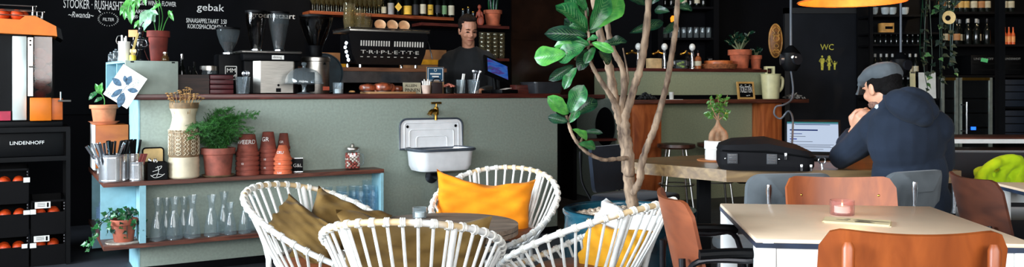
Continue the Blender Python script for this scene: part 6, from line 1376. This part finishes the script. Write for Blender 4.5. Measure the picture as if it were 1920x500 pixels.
G().lathe([(0,0)]+PF(k,[(23,0),(23.5,1),(23.5,17.5),(22.5,18),(22.5,19),(25,19.5),(25,34),(24,35),(22,35),(22,30),(0,30)]),40).build('pot',mat('matt_white_ceramic',(236,234,228),.45,var=.03),bo); G().lathe(PF(k,[(0,31),(21.5,31),(0,34)]),20).build('soil',M_soil,bo)
M_root=mat('ginseng_bark',(150,116,88),.7,var=.25,scale=20,bmp=.3)
g=G(); 
for x0,x1,x2,r in ((-12,-11,-2,6.5),(11,12,2,7),(0,-1,0,6)): P=smooth_path([(x0*k,0,30*k),(x1*k,-.005,46*k),(x2*k,0,60*k),(0,0,70*k),(0,0,76*k)],4); g.tube(P,[q*k for q in interp([r*.8,r,r*.8,3.5,2.4],len(P))],10)
remesh(g,'swollen_root',M_root,bo,.004,3)
rnd=random.Random(6); LBn=leaf_mesh('oval',1,.55,.2,5).mesh('leaf'); LBn.materials.append(leafmat('bonsai_leaf',(96,142,62),(58,104,48)))
for pts in ([(0,0,74),(-8,0,90),(-14,0,106),(-12,0,118)],[(0,0,74),(4,0,92),(12,0,104),(18,0,120)],[(0,0,74),(2,0,96),(0,0,118)],[(0,0,72),(-10,0,82),(-18,0,86)],[(0,0,72),(10,0,80),(20,0,88)]):
    P=smooth_path([(a*k,b,c*k) for a,b,c in pts],5); G().tube(P,[1.6*k*(1-.7*i/len(P)) for i in range(len(P))],6).build('twig',M_root,bo)
    for q in P[4:13]:
        for _ in range(2): d=Vector((rnd.uniform(-1,1),rnd.uniform(-1,.5),rnd.uniform(-.6,.8))).normalized()*rnd.uniform(8,12)*k; leaf_obj('leaf',LBn,None,bo,q,q+d,rnd.uniform(-.6,.6))
# briefcase
bgp=on(1455,322,.75); bag=thing('laptop_bag','black nylon laptop bag lying on the wooden table','bag',(bgp.x,bgp.y+.20,.7505),-.18); kb_=4.25/F
def bagp(u,v):
    a=2*PI*u; sx_=abs(math.cos(a))**.35*math.copysign(1,math.cos(a)); sy_=abs(math.sin(a))**.35*math.copysign(1,math.sin(a)); 
    pr=[(.0,0),(.95,0),(1.,.03),(1.,.085),(.985,.098),(1.,.104),(.95,.135),(.7,.158),(0,.165)]; i=min(int(v*8),7); f=v*8-i; r=pr[i][0]+(pr[i+1][0]-pr[i][0])*f; z=pr[i][1]+(pr[i+1][1]-pr[i][1])*f
    x=sx_*r*.235; return (x,sy_*r*.165,z*(1.0-.32*max(0,x/.235)-.08*max(0,-x/.235)))
M_nylon=fabric('black_nylon',(12,12,16),(8,8,11),.8,300,.0)
G().grid(bagp,48,33,cu=True).build('bag_body',M_nylon,bag)
for x in (-.17,.02): 
    G().box((x,-.167,.06),(.05,.004,.05),.001).build('mesh_tab',mat('grey_mesh',(60,62,66),.6),bag)
    for j in range(4): G().box((x,-.1695,.042+j*.012),(.036,.002,.004)).build('tab_stitch',M_chrome,bag)
    G().ell((x+(.035 if x>0 else -.035),-.167,.06),.006).build('rivet',M_chrome,bag)
G().tube([(.235*math.cos(a) if 0 else x_,y_,z_) for x_,y_,z_ in [(-.22,-.168,.1),(.0,-.17,.096),(.2,-.168,.072),(.238,-.1,.07),(.24,.1,.07)]],.004,6).build('zip',M_blackmetal,bag)
for x,y,z,l in ((.12,-.13,.098,0),(.085,-.172,.075,1),(.16,-.172,.02,1),(.205,-.172,.02,1)): G().box((x,y,z),(.012,.006,.034) if l else (.034,.012,.006),.002).build('zip_pull',M_chrome,bag)
G().tube([(.26+.016*math.cos(a),-.15,.055+.016*math.sin(a)) for a in [i*PI/8 for i in range(16)]],.003,6,True).tube([(.26,-.15,.039),(.262,-.155,.01)],.005,6).build('key_ring',M_chrome,bag)
G().tube([(.232,-.12,.05),(.25,-.15,.055)],.004,6).build('ring_strap',M_blackplastic,bag)
# laptop
lp=W(1524,284,5.0); t=thing('laptop','open black laptop with a bright document on its screen facing the seated person','laptop',(lp.x,lp.y,.7505),-.30); klp=5.0/F
G().bx((-.16,-.225,0),(.16,.0,.016),.003).build('base',M_blackplastic,t); g=G()
for r_ in range(4):
    for c in range(11): g.box((-.13+c*.026,-.05-r_*.025,.0165),(.021,.019,.002))
G().box((0,-.085,.0162),(.29,.105,.001)).build('keyboard',mat('key_black',(30,30,33),.6),t)
RM=Matrix.Translation((0,.0,.018))@Matrix.Rotation(-.30,4,'X')
RM=Matrix.Translation((0,.0,.018))@Matrix.Rotation(-.28,4,'X')@Matrix(((1,0,0,0),(0,1,0,0),(0,0,1,0),(0,0,0,1)))
lid_=G().bx((-.16,0,0),(.16,.008,.215),.003,RM).build('lid',M_blackplastic,t)
M_screen=emit('screen_white',(206,222,246),.85); scr=G().bx((-.146,-.0012,.018),(.146,-.0004,.2),0,RM).build('screen',M_screen,lid_)
for (x0,x1,z,h,c) in ((-.146,.146,.192,.008,(60,150,150)),(-.146,.146,.186,.005,(120,170,210)),(-.1,.1,.181,.003,(40,60,130)),(-.13,.03,.145,.008,(40,60,190)),(-.13,-.06,.124,.004,(90,110,180)),(-.13,-.04,.108,.003,(130,140,160)),(-.13,-.09,.09,.006,(60,80,200)),(-.13,.0,.076,.003,(130,140,160)),(-.13,.12,.058,.003,(150,160,180)),(-.13,.1,.05,.003,(150,160,180)),(-.13,.12,.042,.003,(150,160,180)),(-.13,.06,.03,.003,(150,160,180))):
    G().bx((x0,-.0022,z),(x1,-.0013,z+h),0,RM).build('screen_line',emit('screen_ink_%d_%d'%(c[0],c[1]),c,.6),lid_)
# cables and plug boxes hanging from the ceiling
def hanging_plug(label,px,Y,py0,py1,hw,extra=None):
    k=Y/F; p=W(px,py1,Y); t=thing('hanging_socket',label,'socket',p); h=(py1-py0)*k
    G().tube([(0,0,h*.9),(0,0,ZC-p.z)],.0085,8).build('cable',mat('grey_cable',(86,92,100),.5),t)
    g=G(); g.lathe([(0,0),(hw*k*.6,0),(hw*k,h*.2),(hw*k,h*.7),(hw*k*.5,h*.9),(0.012,h),(0,h)],20); g.build('socket_body',M_blackplastic,t)
    for a in (0,1,2): G().lathe([(0,0),(hw*k*.62,0),(hw*k*.62,.02),(0,.02)],18,M=Matrix.Rotation(a*2*PI/3+.4,4,'Z')@Matrix.Translation((0,-hw*k*.8,h*.45))@Matrix.Rotation(PI/2,4,'X')).build('outlet',mat('outlet_black',(30,31,36),.3),t)
    if extra: G().tube(smooth_path([Vector(W(*q))-Vector(p) for q in extra],6),.006,8).build('lead',mat('grey_cable',(86,92,100)),t)
    return t
hs=hanging_plug('black hanging cluster socket on a grey cable above the ledge',1483,5.6,85,133,17,[(1483,133,5.6),(1487,165,5.5),(1484,186,5.45),(1470,196,5.4),(1455,200,5.4),(1452,214,5.4),(1464,222,5.4),(1478,208,5.35),(1486,220,5.0),(1486,250,4.88),(1484,285,4.75)])
G().ell((0,-.062,.09),(.02,.012,.012)).build('plug',M_white,hs)
hanging_plug('black hanging cluster socket on a grey cable in front of the wine shelves',1689,6.2,98,142,16)
# pendant lamp
pl_=W(1597,0,4.6); RR=.283; zl=1.64; t=thing('pendant_lamp','large round pendant lamp with a glowing copper inside above the wooden table','lamp',(pl_.x,4.6,zl))
def dome(r,h,n=9): return [(r*math.sin(PI/2*(1-i/n))**.9 if i<n else 0.0,h*math.sin(PI/2*i/n)) for i in range(n+1)]
M_cop=mat('copper_inside',(236,120,44),.5,.15,var=.2,scale=8)
G().lathe(dome(RR,.2),48,cap=False).build('outer_shade',M_blackmetal,t); G().lathe([(r*.985,z*.97+.001) for r,z in dome(RR,.2)],48,cap=False).build('copper_lining',M_cop,t)
G().tube([(RR*math.cos(a),RR*math.sin(a),0) for a in [i*PI/32 for i in range(64)]],.004,6,True).build('rim',M_cop,t)
G().ell((0,0,.09),(.035,.035,.045)).build('bulb',emit('bulb_glow',(255,190,110),12),t); G().tube([(0,0,.135),(0,0,ZC-zl)],.006,6).build('cord',M_blackmetal,t)
point('lamp_bulb',(pl_.x,4.6,zl+.035),14,(1,.62,.28),.03)
# ================================================================ WC door, mask
YD=YB-.05; kd=YD/F
dx0,dx1=W(1480,0,YD).x,W(1630,0,YD).x; dz=CH-(26-HY)*kd
d_=struct('door_1',G().bx((dx0,YD,0.01),(dx1,YB-.002,dz),.002),mat('door_charcoal',(26,28,33),.8,spec=.15,var=.12,scale=4)); 
struct('door_frame',G().bx((dx0-.06,YD-.02,0),(dx0-.002,YB-.002,dz+.07)).bx((dx1+.002,YD-.02,0),(dx1+.05,YB-.002,dz+.07)).bx((dx0-.06,YD-.02,dz+.003),(dx1+.05,YB-.002,dz+.07)),mat('door_frame_black',(24,25,28),.6),d_)
M_ych=mat('yellow_chalk',(206,196,76),.9,var=.25,scale=60)
def dtext(s,px0,px1,py,cap,m): 
    o=text('chalk_writing',s,1,m,d_,(0,0,0),(PI/2,0,0),.001); xs=[v.co.x for v in o.data.vertices]; o.data.transform(Matrix.Diagonal(((px1-px0)*kd/(max(xs)-min(xs)),cap*kd/.7,1,1))@Matrix.Translation((-min(xs),0,0))); o.location=(W(px0,0,YD).x,YD-.002,CH-(py-HY)*kd)
dtext('WC',1538,1563,93.5,11,M_ych)
def chalkman(px,py0,py1,kind):
    g=G(); s=(py1-py0)*kd; c=Vector((W(px,0,YD).x,YD-.002,CH-(py1-HY)*kd)); f=lambda x,z: c+Vector((x*s,0,z*s)); R_=Matrix.Diagonal((1,.15,1)).to_3x3()
    g.ell(f(0,.93),(.065*s,.002,.075*s)); w=.022*s
    if kind=='m': g.prism([(f(a,b).x,f(a,b).z) for a,b in ((-.13,.82),(.13,.82),(.1,.45),(.07,0.02),(.01,.02),(0,.42),(-.01,.02),(-.07,.02),(-.1,.45))],YD-.003,YD-.001,ax=1)
    elif kind=='f': g.prism([(f(a,b).x,f(a,b).z) for a,b in ((-.12,.82),(.12,.82),(.06,.6),(.15,.3),(.07,.3),(.06,.02),(.01,.02),(0,.3),(-.01,.02),(-.06,.02),(-.07,.3),(-.15,.3),(-.06,.6))],YD-.003,YD-.001,ax=1); g.ell(f(0,.9),(.1*s,.002,.1*s))
    else: g.prism([(f(a,b).x,f(a,b).z) for a,b in ((-.13,.8),(.13,.8),(.1,.45),(.08,.02),(.02,.02),(0,.35),(-.02,.02),(-.08,.02),(-.1,.45))],YD-.003,YD-.001,ax=1)
    for sg in (-1,1): g.tube([f(sg*.1,.8),f(sg*.2,.62),f(sg*.12,.55) if kind!='c' else f(sg*.25,.9)],w,5)
    g.build('chalk_figure',M_ych,d_)
chalkman(1541.5,104,132,'m'); chalkman(1554.5,104,132,'f'); chalkman(1565,114,131,'c')
c=W(1622,195,YD); G().box((c.x,YD-.006,c.z),(9*kd,.01,15*kd),.002).build('handle_plate',M_white,d_); G().tube([(c.x,YD-.012,c.z-.015),(c.x,YD-.05,c.z-.015),(c.x-18*kd,YD-.055,c.z-.015)],2*kd,8).build('door_handle',M_chrome,d_)
c=W(1453,76.5,YB); k=YB/F; mk=thing('carved_mask','oval carved wooden mask hanging on the dark rear wall left of the door','mask',(c.x,YB-.004,c.z)); M_mask=mat('carved_wood',(150,98,46),.5,var=.35,scale=14,bmp=.3)
G().ell((0,0,0),(13*k,.05,32*k),24,16).build('plaque',M_mask,mk); g=G(); M_maskh=mat('carved_light',(206,150,76),.45,var=.2)
g.tube([(12*k*math.cos(a),-.02,31*k*math.sin(a)) for a in [i*PI/20 for i in range(40)]],1.4*k,6,True)
for z,r in ((4,5),(-10,4)): g.tube([(r*k*math.cos(a),-.055,z*k+r*k*math.sin(a)) for a in [i*PI/8 for i in range(16)]],1.1*k,6,True)
for s in (-1,1): g.tube(smooth_path([(s*1*k,-.05,25*k),(s*6*k,-.045,20*k),(s*3*k,-.05,14*k),(s*7*k,-.045,10*k)],4),1.1*k,6); g.tube(smooth_path([(s*2*k,-.05,-16*k),(s*6*k,-.045,-20*k),(s*3*k,-.045,-25*k)],4),1.1*k,6); g.ell((s*4*k,-.05,9*k),(1.5*k,.01,2*k))
g.tube([(-4*k,-.05,-18*k),(4*k,-.05,-18*k)],1.2*k,6); g.tube([(-4*k,-.05,-22*k),(4*k,-.05,-22*k)],1.2*k,6); g.build('carving',M_maskh,mk)
# ================================================================ wine shelves
YW=9.45; kw=YW/F
def wx_(px): return W(px,0,YW).x
def wz_(py): return CH-(py-HY)*kw
ws=thing('wine_rack','tall black wine rack with many bottles along the right of the rear wall','shelf',((wx_(1780)),YW,0)); ox=wx_(1780)
M_rack=mat('rack_black',(7,7,9),.6,spec=.15)
for px,w_ in ((1634,6),(1737,5),(1766,4),(1990,6)): G().bx((wx_(px)-ox-w_*kw/2,-.0,0),(wx_(px)-ox+w_*kw/2,.04,3.0)).build('upright',M_rack,ws)
rows=[(1637,1735,27),(1637,1735,82),(1637,1735,140),(1637,1735,184),(1768,1988,22),(1768,1988,83),(1768,1988,141),(1739,1764,60),(1739,1764,185)]
for a,b,py in rows: G().bx((wx_(a)-ox,.0,wz_(py)-.025),(wx_(b)-ox,.42,wz_(py))).build('shelf_board',M_rack,ws)
G().bx((wx_(1636)-ox,.42,0),(wx_(1988)-ox,.44,3.)).build('back_board',M_rack,ws)
M_wine=mat('wine_glass_dark',(16,20,18),.12,var=.3,coat=.4)
bb=G().lathe(bottle_profile(.038,.3),16).mesh('bottle_glass'); bb.materials.append(M_wine)
def labm(c): m=G().lathe([(.0385,.05),(.0389,.051),(.0389,.125),(.0385,.126)],16).mesh('paper_label'); m.materials.append(c); return m
LBM={'w':labm(mat('dim_cream',(190,184,160),.7)),'o':labm(mat('tan_label',(170,120,76),.7)),'y':labm(mat('gold_label',(196,160,90),.7))}
def capmesh(c): m=G().lathe([(.0165,.255),(.0172,.256),(.0172,.301),(0,.302)],12).mesh('capsule'); m.materials.append(c); return m
CPM={'w':capmesh(mat('dim_silver',(170,170,166),.4)),'k':capmesh(mat('cap_black',(24,22,24),.4)),'g':capmesh(mat('cap_gold',(190,150,80),.35,.6))}
def wbottle(px,py,lab,cap,lb,grp,y=.08,s=1.):
    t=thing('wine_bottle',lb,'bottle',(wx_(px),YW+y,wz_(py)+.0005),0,grp); t.scale=(s,s,s)
    for m in [bb,LBM.get(lab),CPM.get(cap)]:
        if m: o=bpy.data.objects.new(m.name.split('.')[0],m); C.objects.link(o); o.parent=t
for i,(px,l) in enumerate(((1773,'o'),(1783,'w'),(1796,'o'),(1808,'y'),(1818,'y'),(1833,'w'),(1847,'o'),(1858,'w'),(1890,'w'),(1903,'w'))): wbottle(px,22,l,'k','labelled wine bottle on the top shelf right of the hanging vine','bottles on the top shelf')
for i,(px,l,c) in enumerate(((1778,'w','w'),(1791,'o','k'),(1801,'o','k'),(1814,'w','w'),(1822,None,'w'),(1829,'w','w'),(1838,None,'w'),(1849,'w','w'),(1858,None,'k'),(1866,None,'k'))): wbottle(px,83,l,c,'wine bottle on the middle shelf above the wine fridge','bottles on the middle shelf',.08+.09*(i%2),.98)
for i in range(9): wbottle(1648+i*10.2,82,None,'k' if i<6 else 'w','small dark bottle on the shelf behind the flat cap, upper row','bottles in the left upper row',.1,.38)
for i in range(8): wbottle(1648+i*11,140,'w' if i>3 else None,'w','wine bottle with a pale cap on the shelf just above the flat cap','bottles in the left lower row',.1,.8)
for i in range(4): wbottle(1700+i*11,184,'w','w','wine bottle with a white label behind the hooded back','bottles behind the hood',.1,.85)
ob_=G().lathe(bottle_profile(.022,.2),16).mesh('bottle_glass'); ob_.materials.append(mat('orange_soda',(214,96,50),.25,var=.1,coat=.4)); ol=G().lathe([(.0225,.03),(.0228,.031),(.0228,.095),(.0225,.096)],14).mesh('paper_label'); ol.materials.append(mat('soda_label',(236,160,96),.7))
for i in range(4):
    t=thing('soda_bottle','orange soda bottle in the row of four at the right of the wine rack','bottle',(wx_(1884+i*7.8),YW+.08,wz_(83)+.0005),0,'orange soda bottles')
    for m in (ob_,ol): o=bpy.data.objects.new(m.name.split('.')[0],m); C.objects.link(o); o.parent=t
cupm=G().lathe(shell(PF(kw,[(4,0),(7,4),(8,14)]),.004),18).mesh('bowl'); cupm.materials.append(mat('grey_china',(176,184,184),.3))
for i,px in enumerate((1644,1666,1679,1702)):
    o=bpy.data.objects.new('china_bowl',cupm); C.objects.link(o); o.location=(wx_(px),YW+.08,wz_(27)+.0005); tag(o,'grey white china bowl on the top shelf beside the pendant lamp','bowl','china bowls on the top shelf')
t=thing('small_wooden_crate','small pale wooden box with dark lettering marks on the shelf above the flat cap','box',(wx_(1667),YW+.02,wz_(60.5))); G().box((0,.06,9*kw),(24*kw,.1,18*kw),.003).build('box',mat('pine_box',(206,150,76),.6,var=.15),t); G().box((2*kw,.008,9*kw),(14*kw,.004,5*kw)).build('slot',M_black,t)
G().bx((wx_(1637)-ox,.0,wz_(60.5)-.02),(wx_(1735)-ox,.42,wz_(60.5)-.0005)).build('shelf_board',M_rack,ws)
for i,(px0,px1,py0,py1,c) in enumerate(((1702,1712,134,178,(206,196,150)),(1718,1750,136,184,(200,206,206)))):
    t=thing('clipboard','standing '+('narrow cream' if i==0 else 'wide white')+' menu board behind the hooded shoulder','menu board',((wx_(px0)+wx_(px1))/2,YW-.06,wz_(py1)),rot=(-.04,0,0)); G().box((0,0,(py1-py0)*kw/2),((px1-px0)*kw,.006,(py1-py0)*kw)).build('board',mat('menu_%d'%i,c,.7,var=.05),t); G().box((0,-.004,(py1-py0-2)*kw),(8*kw,.006,3*kw)).build('clip',M_steel,t)
G().bx((wx_(1690)-ox,-.1,wz_(184)-.02),(wx_(1764)-ox,.0,wz_(184)-.0005)).build('front_ledge',M_rack,ws)
# crates on the rack
for i,(px0,px1,py0,py1,txt,tz,lb) in enumerate(((1822,1868,98,140,'LINDENHOFF',112,'black crate with pale lettering and a green sticker above the wine fridge'),(1882,1918,98,140,'LINDENHOFF',112,'black crate with pale lettering right of the steel post, upper one'),(1881,1925,144,200,None,0,'blue-black plastic crate right of the wine fridge, upper of two'),(1881,1925,202,262,None,0,'blue-black plastic crate right of the wine fridge, lower of two'))):
    t=thing('storage_crate',lb,'crate',((wx_(px0)+wx_(px1))/2,YW+.01,max(wz_(py1),.0)+.0005)); w_=(px1-px0)*kw; h=(py1-py0)*kw-.03; g=G(); g.box((0,.17,h/2),(w_,.33,h),.008); g.build('body',mat('blue_black_plastic',(24,32,44),.5) if i>1 else M_blackplastic,t)
    for z in (.25,.55,.8): G().box((0,.003,h*z),(w_*.9,.004,.012)).build('rib',M_blackplastic if i>1 else M_rack,t)
    if txt: o=text('lettering',txt,1,mat('dim_chalk',(120,122,120),.9),t,(0,0,0),(PI/2,0,0),.001); xs=[v.co.x for v in o.data.vertices]; o.data.transform(Matrix.Diagonal((w_*.8/max(xs),4*kw/.7,1,1))); o.location=(-w_*.4,-.001,wz_(tz)-t.location.z)
    if i==0: G().box((-4*kw,-.003,wz_(113)-t.location.z),(13*kw,.002,7*kw),0,Matrix.Rotation(.2,4,'Y')).build('green_sticker',mat('sticker_green',(90,200,130),.6),t)
for py in (201,263): G().bx((wx_(1872)-ox,.0,wz_(py)-.012),(wx_(1988)-ox,.42,wz_(py))).build('shelf_board',M_rack,ws)
# wine fridge
YF_=9.3; kf=YF_/F; fx=lambda px: W(px,0,YF_).x; fz=lambda py: CH-(py-HY)*kf
fr=thing('wine_fridge','two door steel and glass wine fridge standing in the rack','fridge',(fx(1811),YF_,0)); fo=fx(1811)
G().bx((fx(1764)-fo,.03,0),(fx(1862)-fo,.58,fz(143))).build('cabinet',M_blackplastic,fr)
for a,b in ((1766,1797),(1799,1861)):
    g=G(); A,Bq=fx(a)-fo,fx(b)-fo; zt,zb=fz(145.5),.12; d=5*kf
    g.bx((A,0,zb),(A+d,.03,zt)).bx((Bq-d,0,zb),(Bq,.03,zt)).bx((A+d,0,zb),(Bq-d,.03,zb+d)); dfr=g.build('door_frame',mat('fridge_steel',(186,196,186),.3,.8),fr)
    G().bx((A+d,-.001,zt-d),(Bq-d,.03,zt)).build('gold_trim',M_brass,dfr); G().bx((A+d,.012,zb+d),(Bq-d,.018,zt-d)).build('glass',M_glass,dfr)
    n=6
    for i in range(n): z=zb+.12+i*(zt-zb-.2)/n; G().bx((A+d,.03,z),(Bq-d,.034,z+.02)).build('wooden_rack',mat('fridge_rack',(150,92,58),.5),fr)
G().tube([(fx(1808)-fo,-.05,fz(250)),(fx(1808)-fo,-.05,fz(191))],.012,8).build('handle',M_chrome,fr)
for py in (196,245): G().tube([(fx(1801)-fo,0,fz(py)),(fx(1808)-fo,-.05,fz(py))],.008,6).build('handle_mount',M_chrome,fr)
G().box((fx(1826)-fo,.008,fz(240.5)),(9*kf,.006,6*kf)).build('blue_display',emit('blue_display',(40,110,255),2.),fr)
# hanging vine and round plate
vp=W(1752,0,8.9); kv=8.9/F; hv=thing('hanging_vine','dark trailing vine hanging from the ceiling in front of the wine rack','plant',(vp.x,8.9,1.75)); rnd=random.Random(17)
M_vine=leafmat('vine_leaf',(40,62,46),(20,34,28),.6); vl=leaf_mesh('ivy',1,.9,.2,6,.1,4).mesh('leaf'); vl.materials.append(M_vine); vl2=vl.copy(); vl2.materials.clear(); vl2.materials.append(leafmat('vine_leaf_light',(92,140,88),(60,104,66)))
G().lathe(shell([(.07,0),(.09,.02),(.115,.16)],.006),24,(-.16,0,.62)).build('hanging_pot',mat('dark_red_clay',(116,44,34)),hv); G().tube([(-.16,0,.64),(-.16,0,ZC-1.75)],.004,5).build('cord',M_black,hv)
for i in range(17):
    x0=-.16+rnd.uniform(-.08,.08); x=rnd.uniform(-.16,.2); bot=rnd.uniform(-.65,.35); P=smooth_path([(x0,0,.76),(x*.6,-.05,.82+rnd.uniform(-.1,.1)),(x,-.06,.45),(x+rnd.uniform(-.05,.05),-.04,max(bot,.0)*.5+bot*.5),(x+.02,-.04,bot)],6); G().tube(P,.004,5).build('vine',M_leafd,hv)
    for j in range(4,len(P),2):
        d=Vector((rnd.uniform(-1,1),rnd.uniform(-1,0),rnd.uniform(-1,.4))).normalized()*rnd.uniform(.05,.09); leaf_obj('leaf',vl2 if rnd.random()<.12 else vl,None,hv,P[j],P[j]+d,rnd.uniform(-.6,.6))
p=W(1778,33,8.7); k=8.7/F; t=thing('round_plate','round cream plate hanging among the vine leaves','plate',p); G().lathe(PF(k,[(0,0),(11,0),(12.5,2),(12.5,3),(10,2.4),(0,2)]),30,M=Matrix.Rotation(PI/2,4,'X')).build('plate',mat('cream_enamel',(206,190,140),.5),t); G().lathe(PF(k,[(0,2.2),(5,2.4),(5,2.8),(0,2.8)]),20,M=Matrix.Translation((-2*k,0,-1*k))@Matrix.Rotation(PI/2,4,'X')).build('dark_centre',M_board,t); G().tube([(0,.01,10*k),(0,.01,ZC-p.z)],.003,5).build('cord',M_black,t)
# steel post, rail counter, bench, jacket
p=W(1875,0,6.9); t=solo('steel_post',G().box((0,0,1.6),(.055,.055,3.2)),M_blackmetal,'black square steel post from floor to ceiling in front of the wine rack','post',(p.x,6.9,0))
Yc=6.3; kc_=Yc/F; ct=thing('rail_counter','long white edged counter with a wooden top at the right behind the seated person','counter',(W(1900,0,Yc).x,Yc,0)); zc=CH-(258-HY)*kc_; xo=W(1900,0,Yc).x; xa_=W(1700,0,Yc).x-xo
G().bx((xa_,0,zc-.01),(2.2,.5,zc),.002).build('wooden_top',M_walnut,ct); G().bx((xa_,-.004,zc-.042),(2.2,.02,zc-.0105)).build('white_edge',M_white,ct)
G().bx((xa_,.02,zc-.11),(2.2,.46,zc-.10)).build('lower_shelf',M_walnut,ct); G().bx((xa_,.012,zc-.115),(2.2,.02,zc-.095)).build('lower_edge',M_steel,ct)
for x in (xa_+.05,.9): G().bx((x,.05,0),(x+.05,.4,zc-.115)).build('upright',M_blackmetal,ct)
for x in (xa_+.05,.9): G().bx((x,.1,zc-.1),(x+.04,.4,zc-.0105)).build('spacer',M_blackmetal,ct)
bn=thing('dark_bench','dark upholstered bench at the right edge of the picture under the lime jacket','bench',(2.75,4.75,0),-.05)
M_bench=fabric('black_upholstery',(30,30,34)); G().box((.35,.0,.40),(1.5,.5,.12),.03).build('seat',M_bench,bn); G().box((.35,.26,.62),(1.5,.08,.34),.03).build('backrest',M_bench,bn)
G().box((.35,.17,.345),(1.5,.4,.02)).build('base_frame',M_white,bn)
for x in (-.35,1.05):
    for y in (-.2,.22): G().bx((x-.02,y-.02,0),(x+.02,y+.02,.345)).build('leg',M_white,bn)
rnd=random.Random(3); g=G(); Yj=4.72; O_=Vector((W(1875,0,Yj).x,Yj,.462)); kj=Yj/F
def jp(px,py,dy=0): return W(px,py,Yj+dy)-O_
for c,r in (((1870,340),(30,46,26)),((1850,345),(20,40,24)),((1895,330),(32,46,34)),((1890,352),(40,46,16)),((1925,330),(26,46,34)),((1845,325),(16,32,14))): g.ell(jp(*c),(r[0]*kj,r[1]*kj*.8,r[2]*kj),16,10)
for P,r in (([(1836,350),(1842,326),(1866,306),(1893,298),(1915,302)],10),([(1870,360),(1876,335),(1890,312),(1912,304)],9),([(1900,360),(1908,330),(1925,306)],9),([(1835,362),(1852,352),(1858,338),(1850,320)],6),([(1884,362),(1886,340),(1872,322)],5)): g.tube(smooth_path([jp(a,b,-.09) for a,b in P],5),r*kj,10)
jk=thing('lime_jacket','lime green jacket dropped in a heap on the dark bench','jacket',O_); b_=remesh(g,'jacket_cloth',fabric('lime_fabric',(186,214,28),(150,186,20),sheen=.05),jk,.008,3)
for v in b_.data.vertices:
    q=v.co; v.co+=Vector((0,-1,.3))*(.016*noise.noise(Vector((q.x*16+q.z*8,q.y*5,q.z*5)))+.006*noise.noise(q*40)); v.co.z=max(v.co.z,.0)
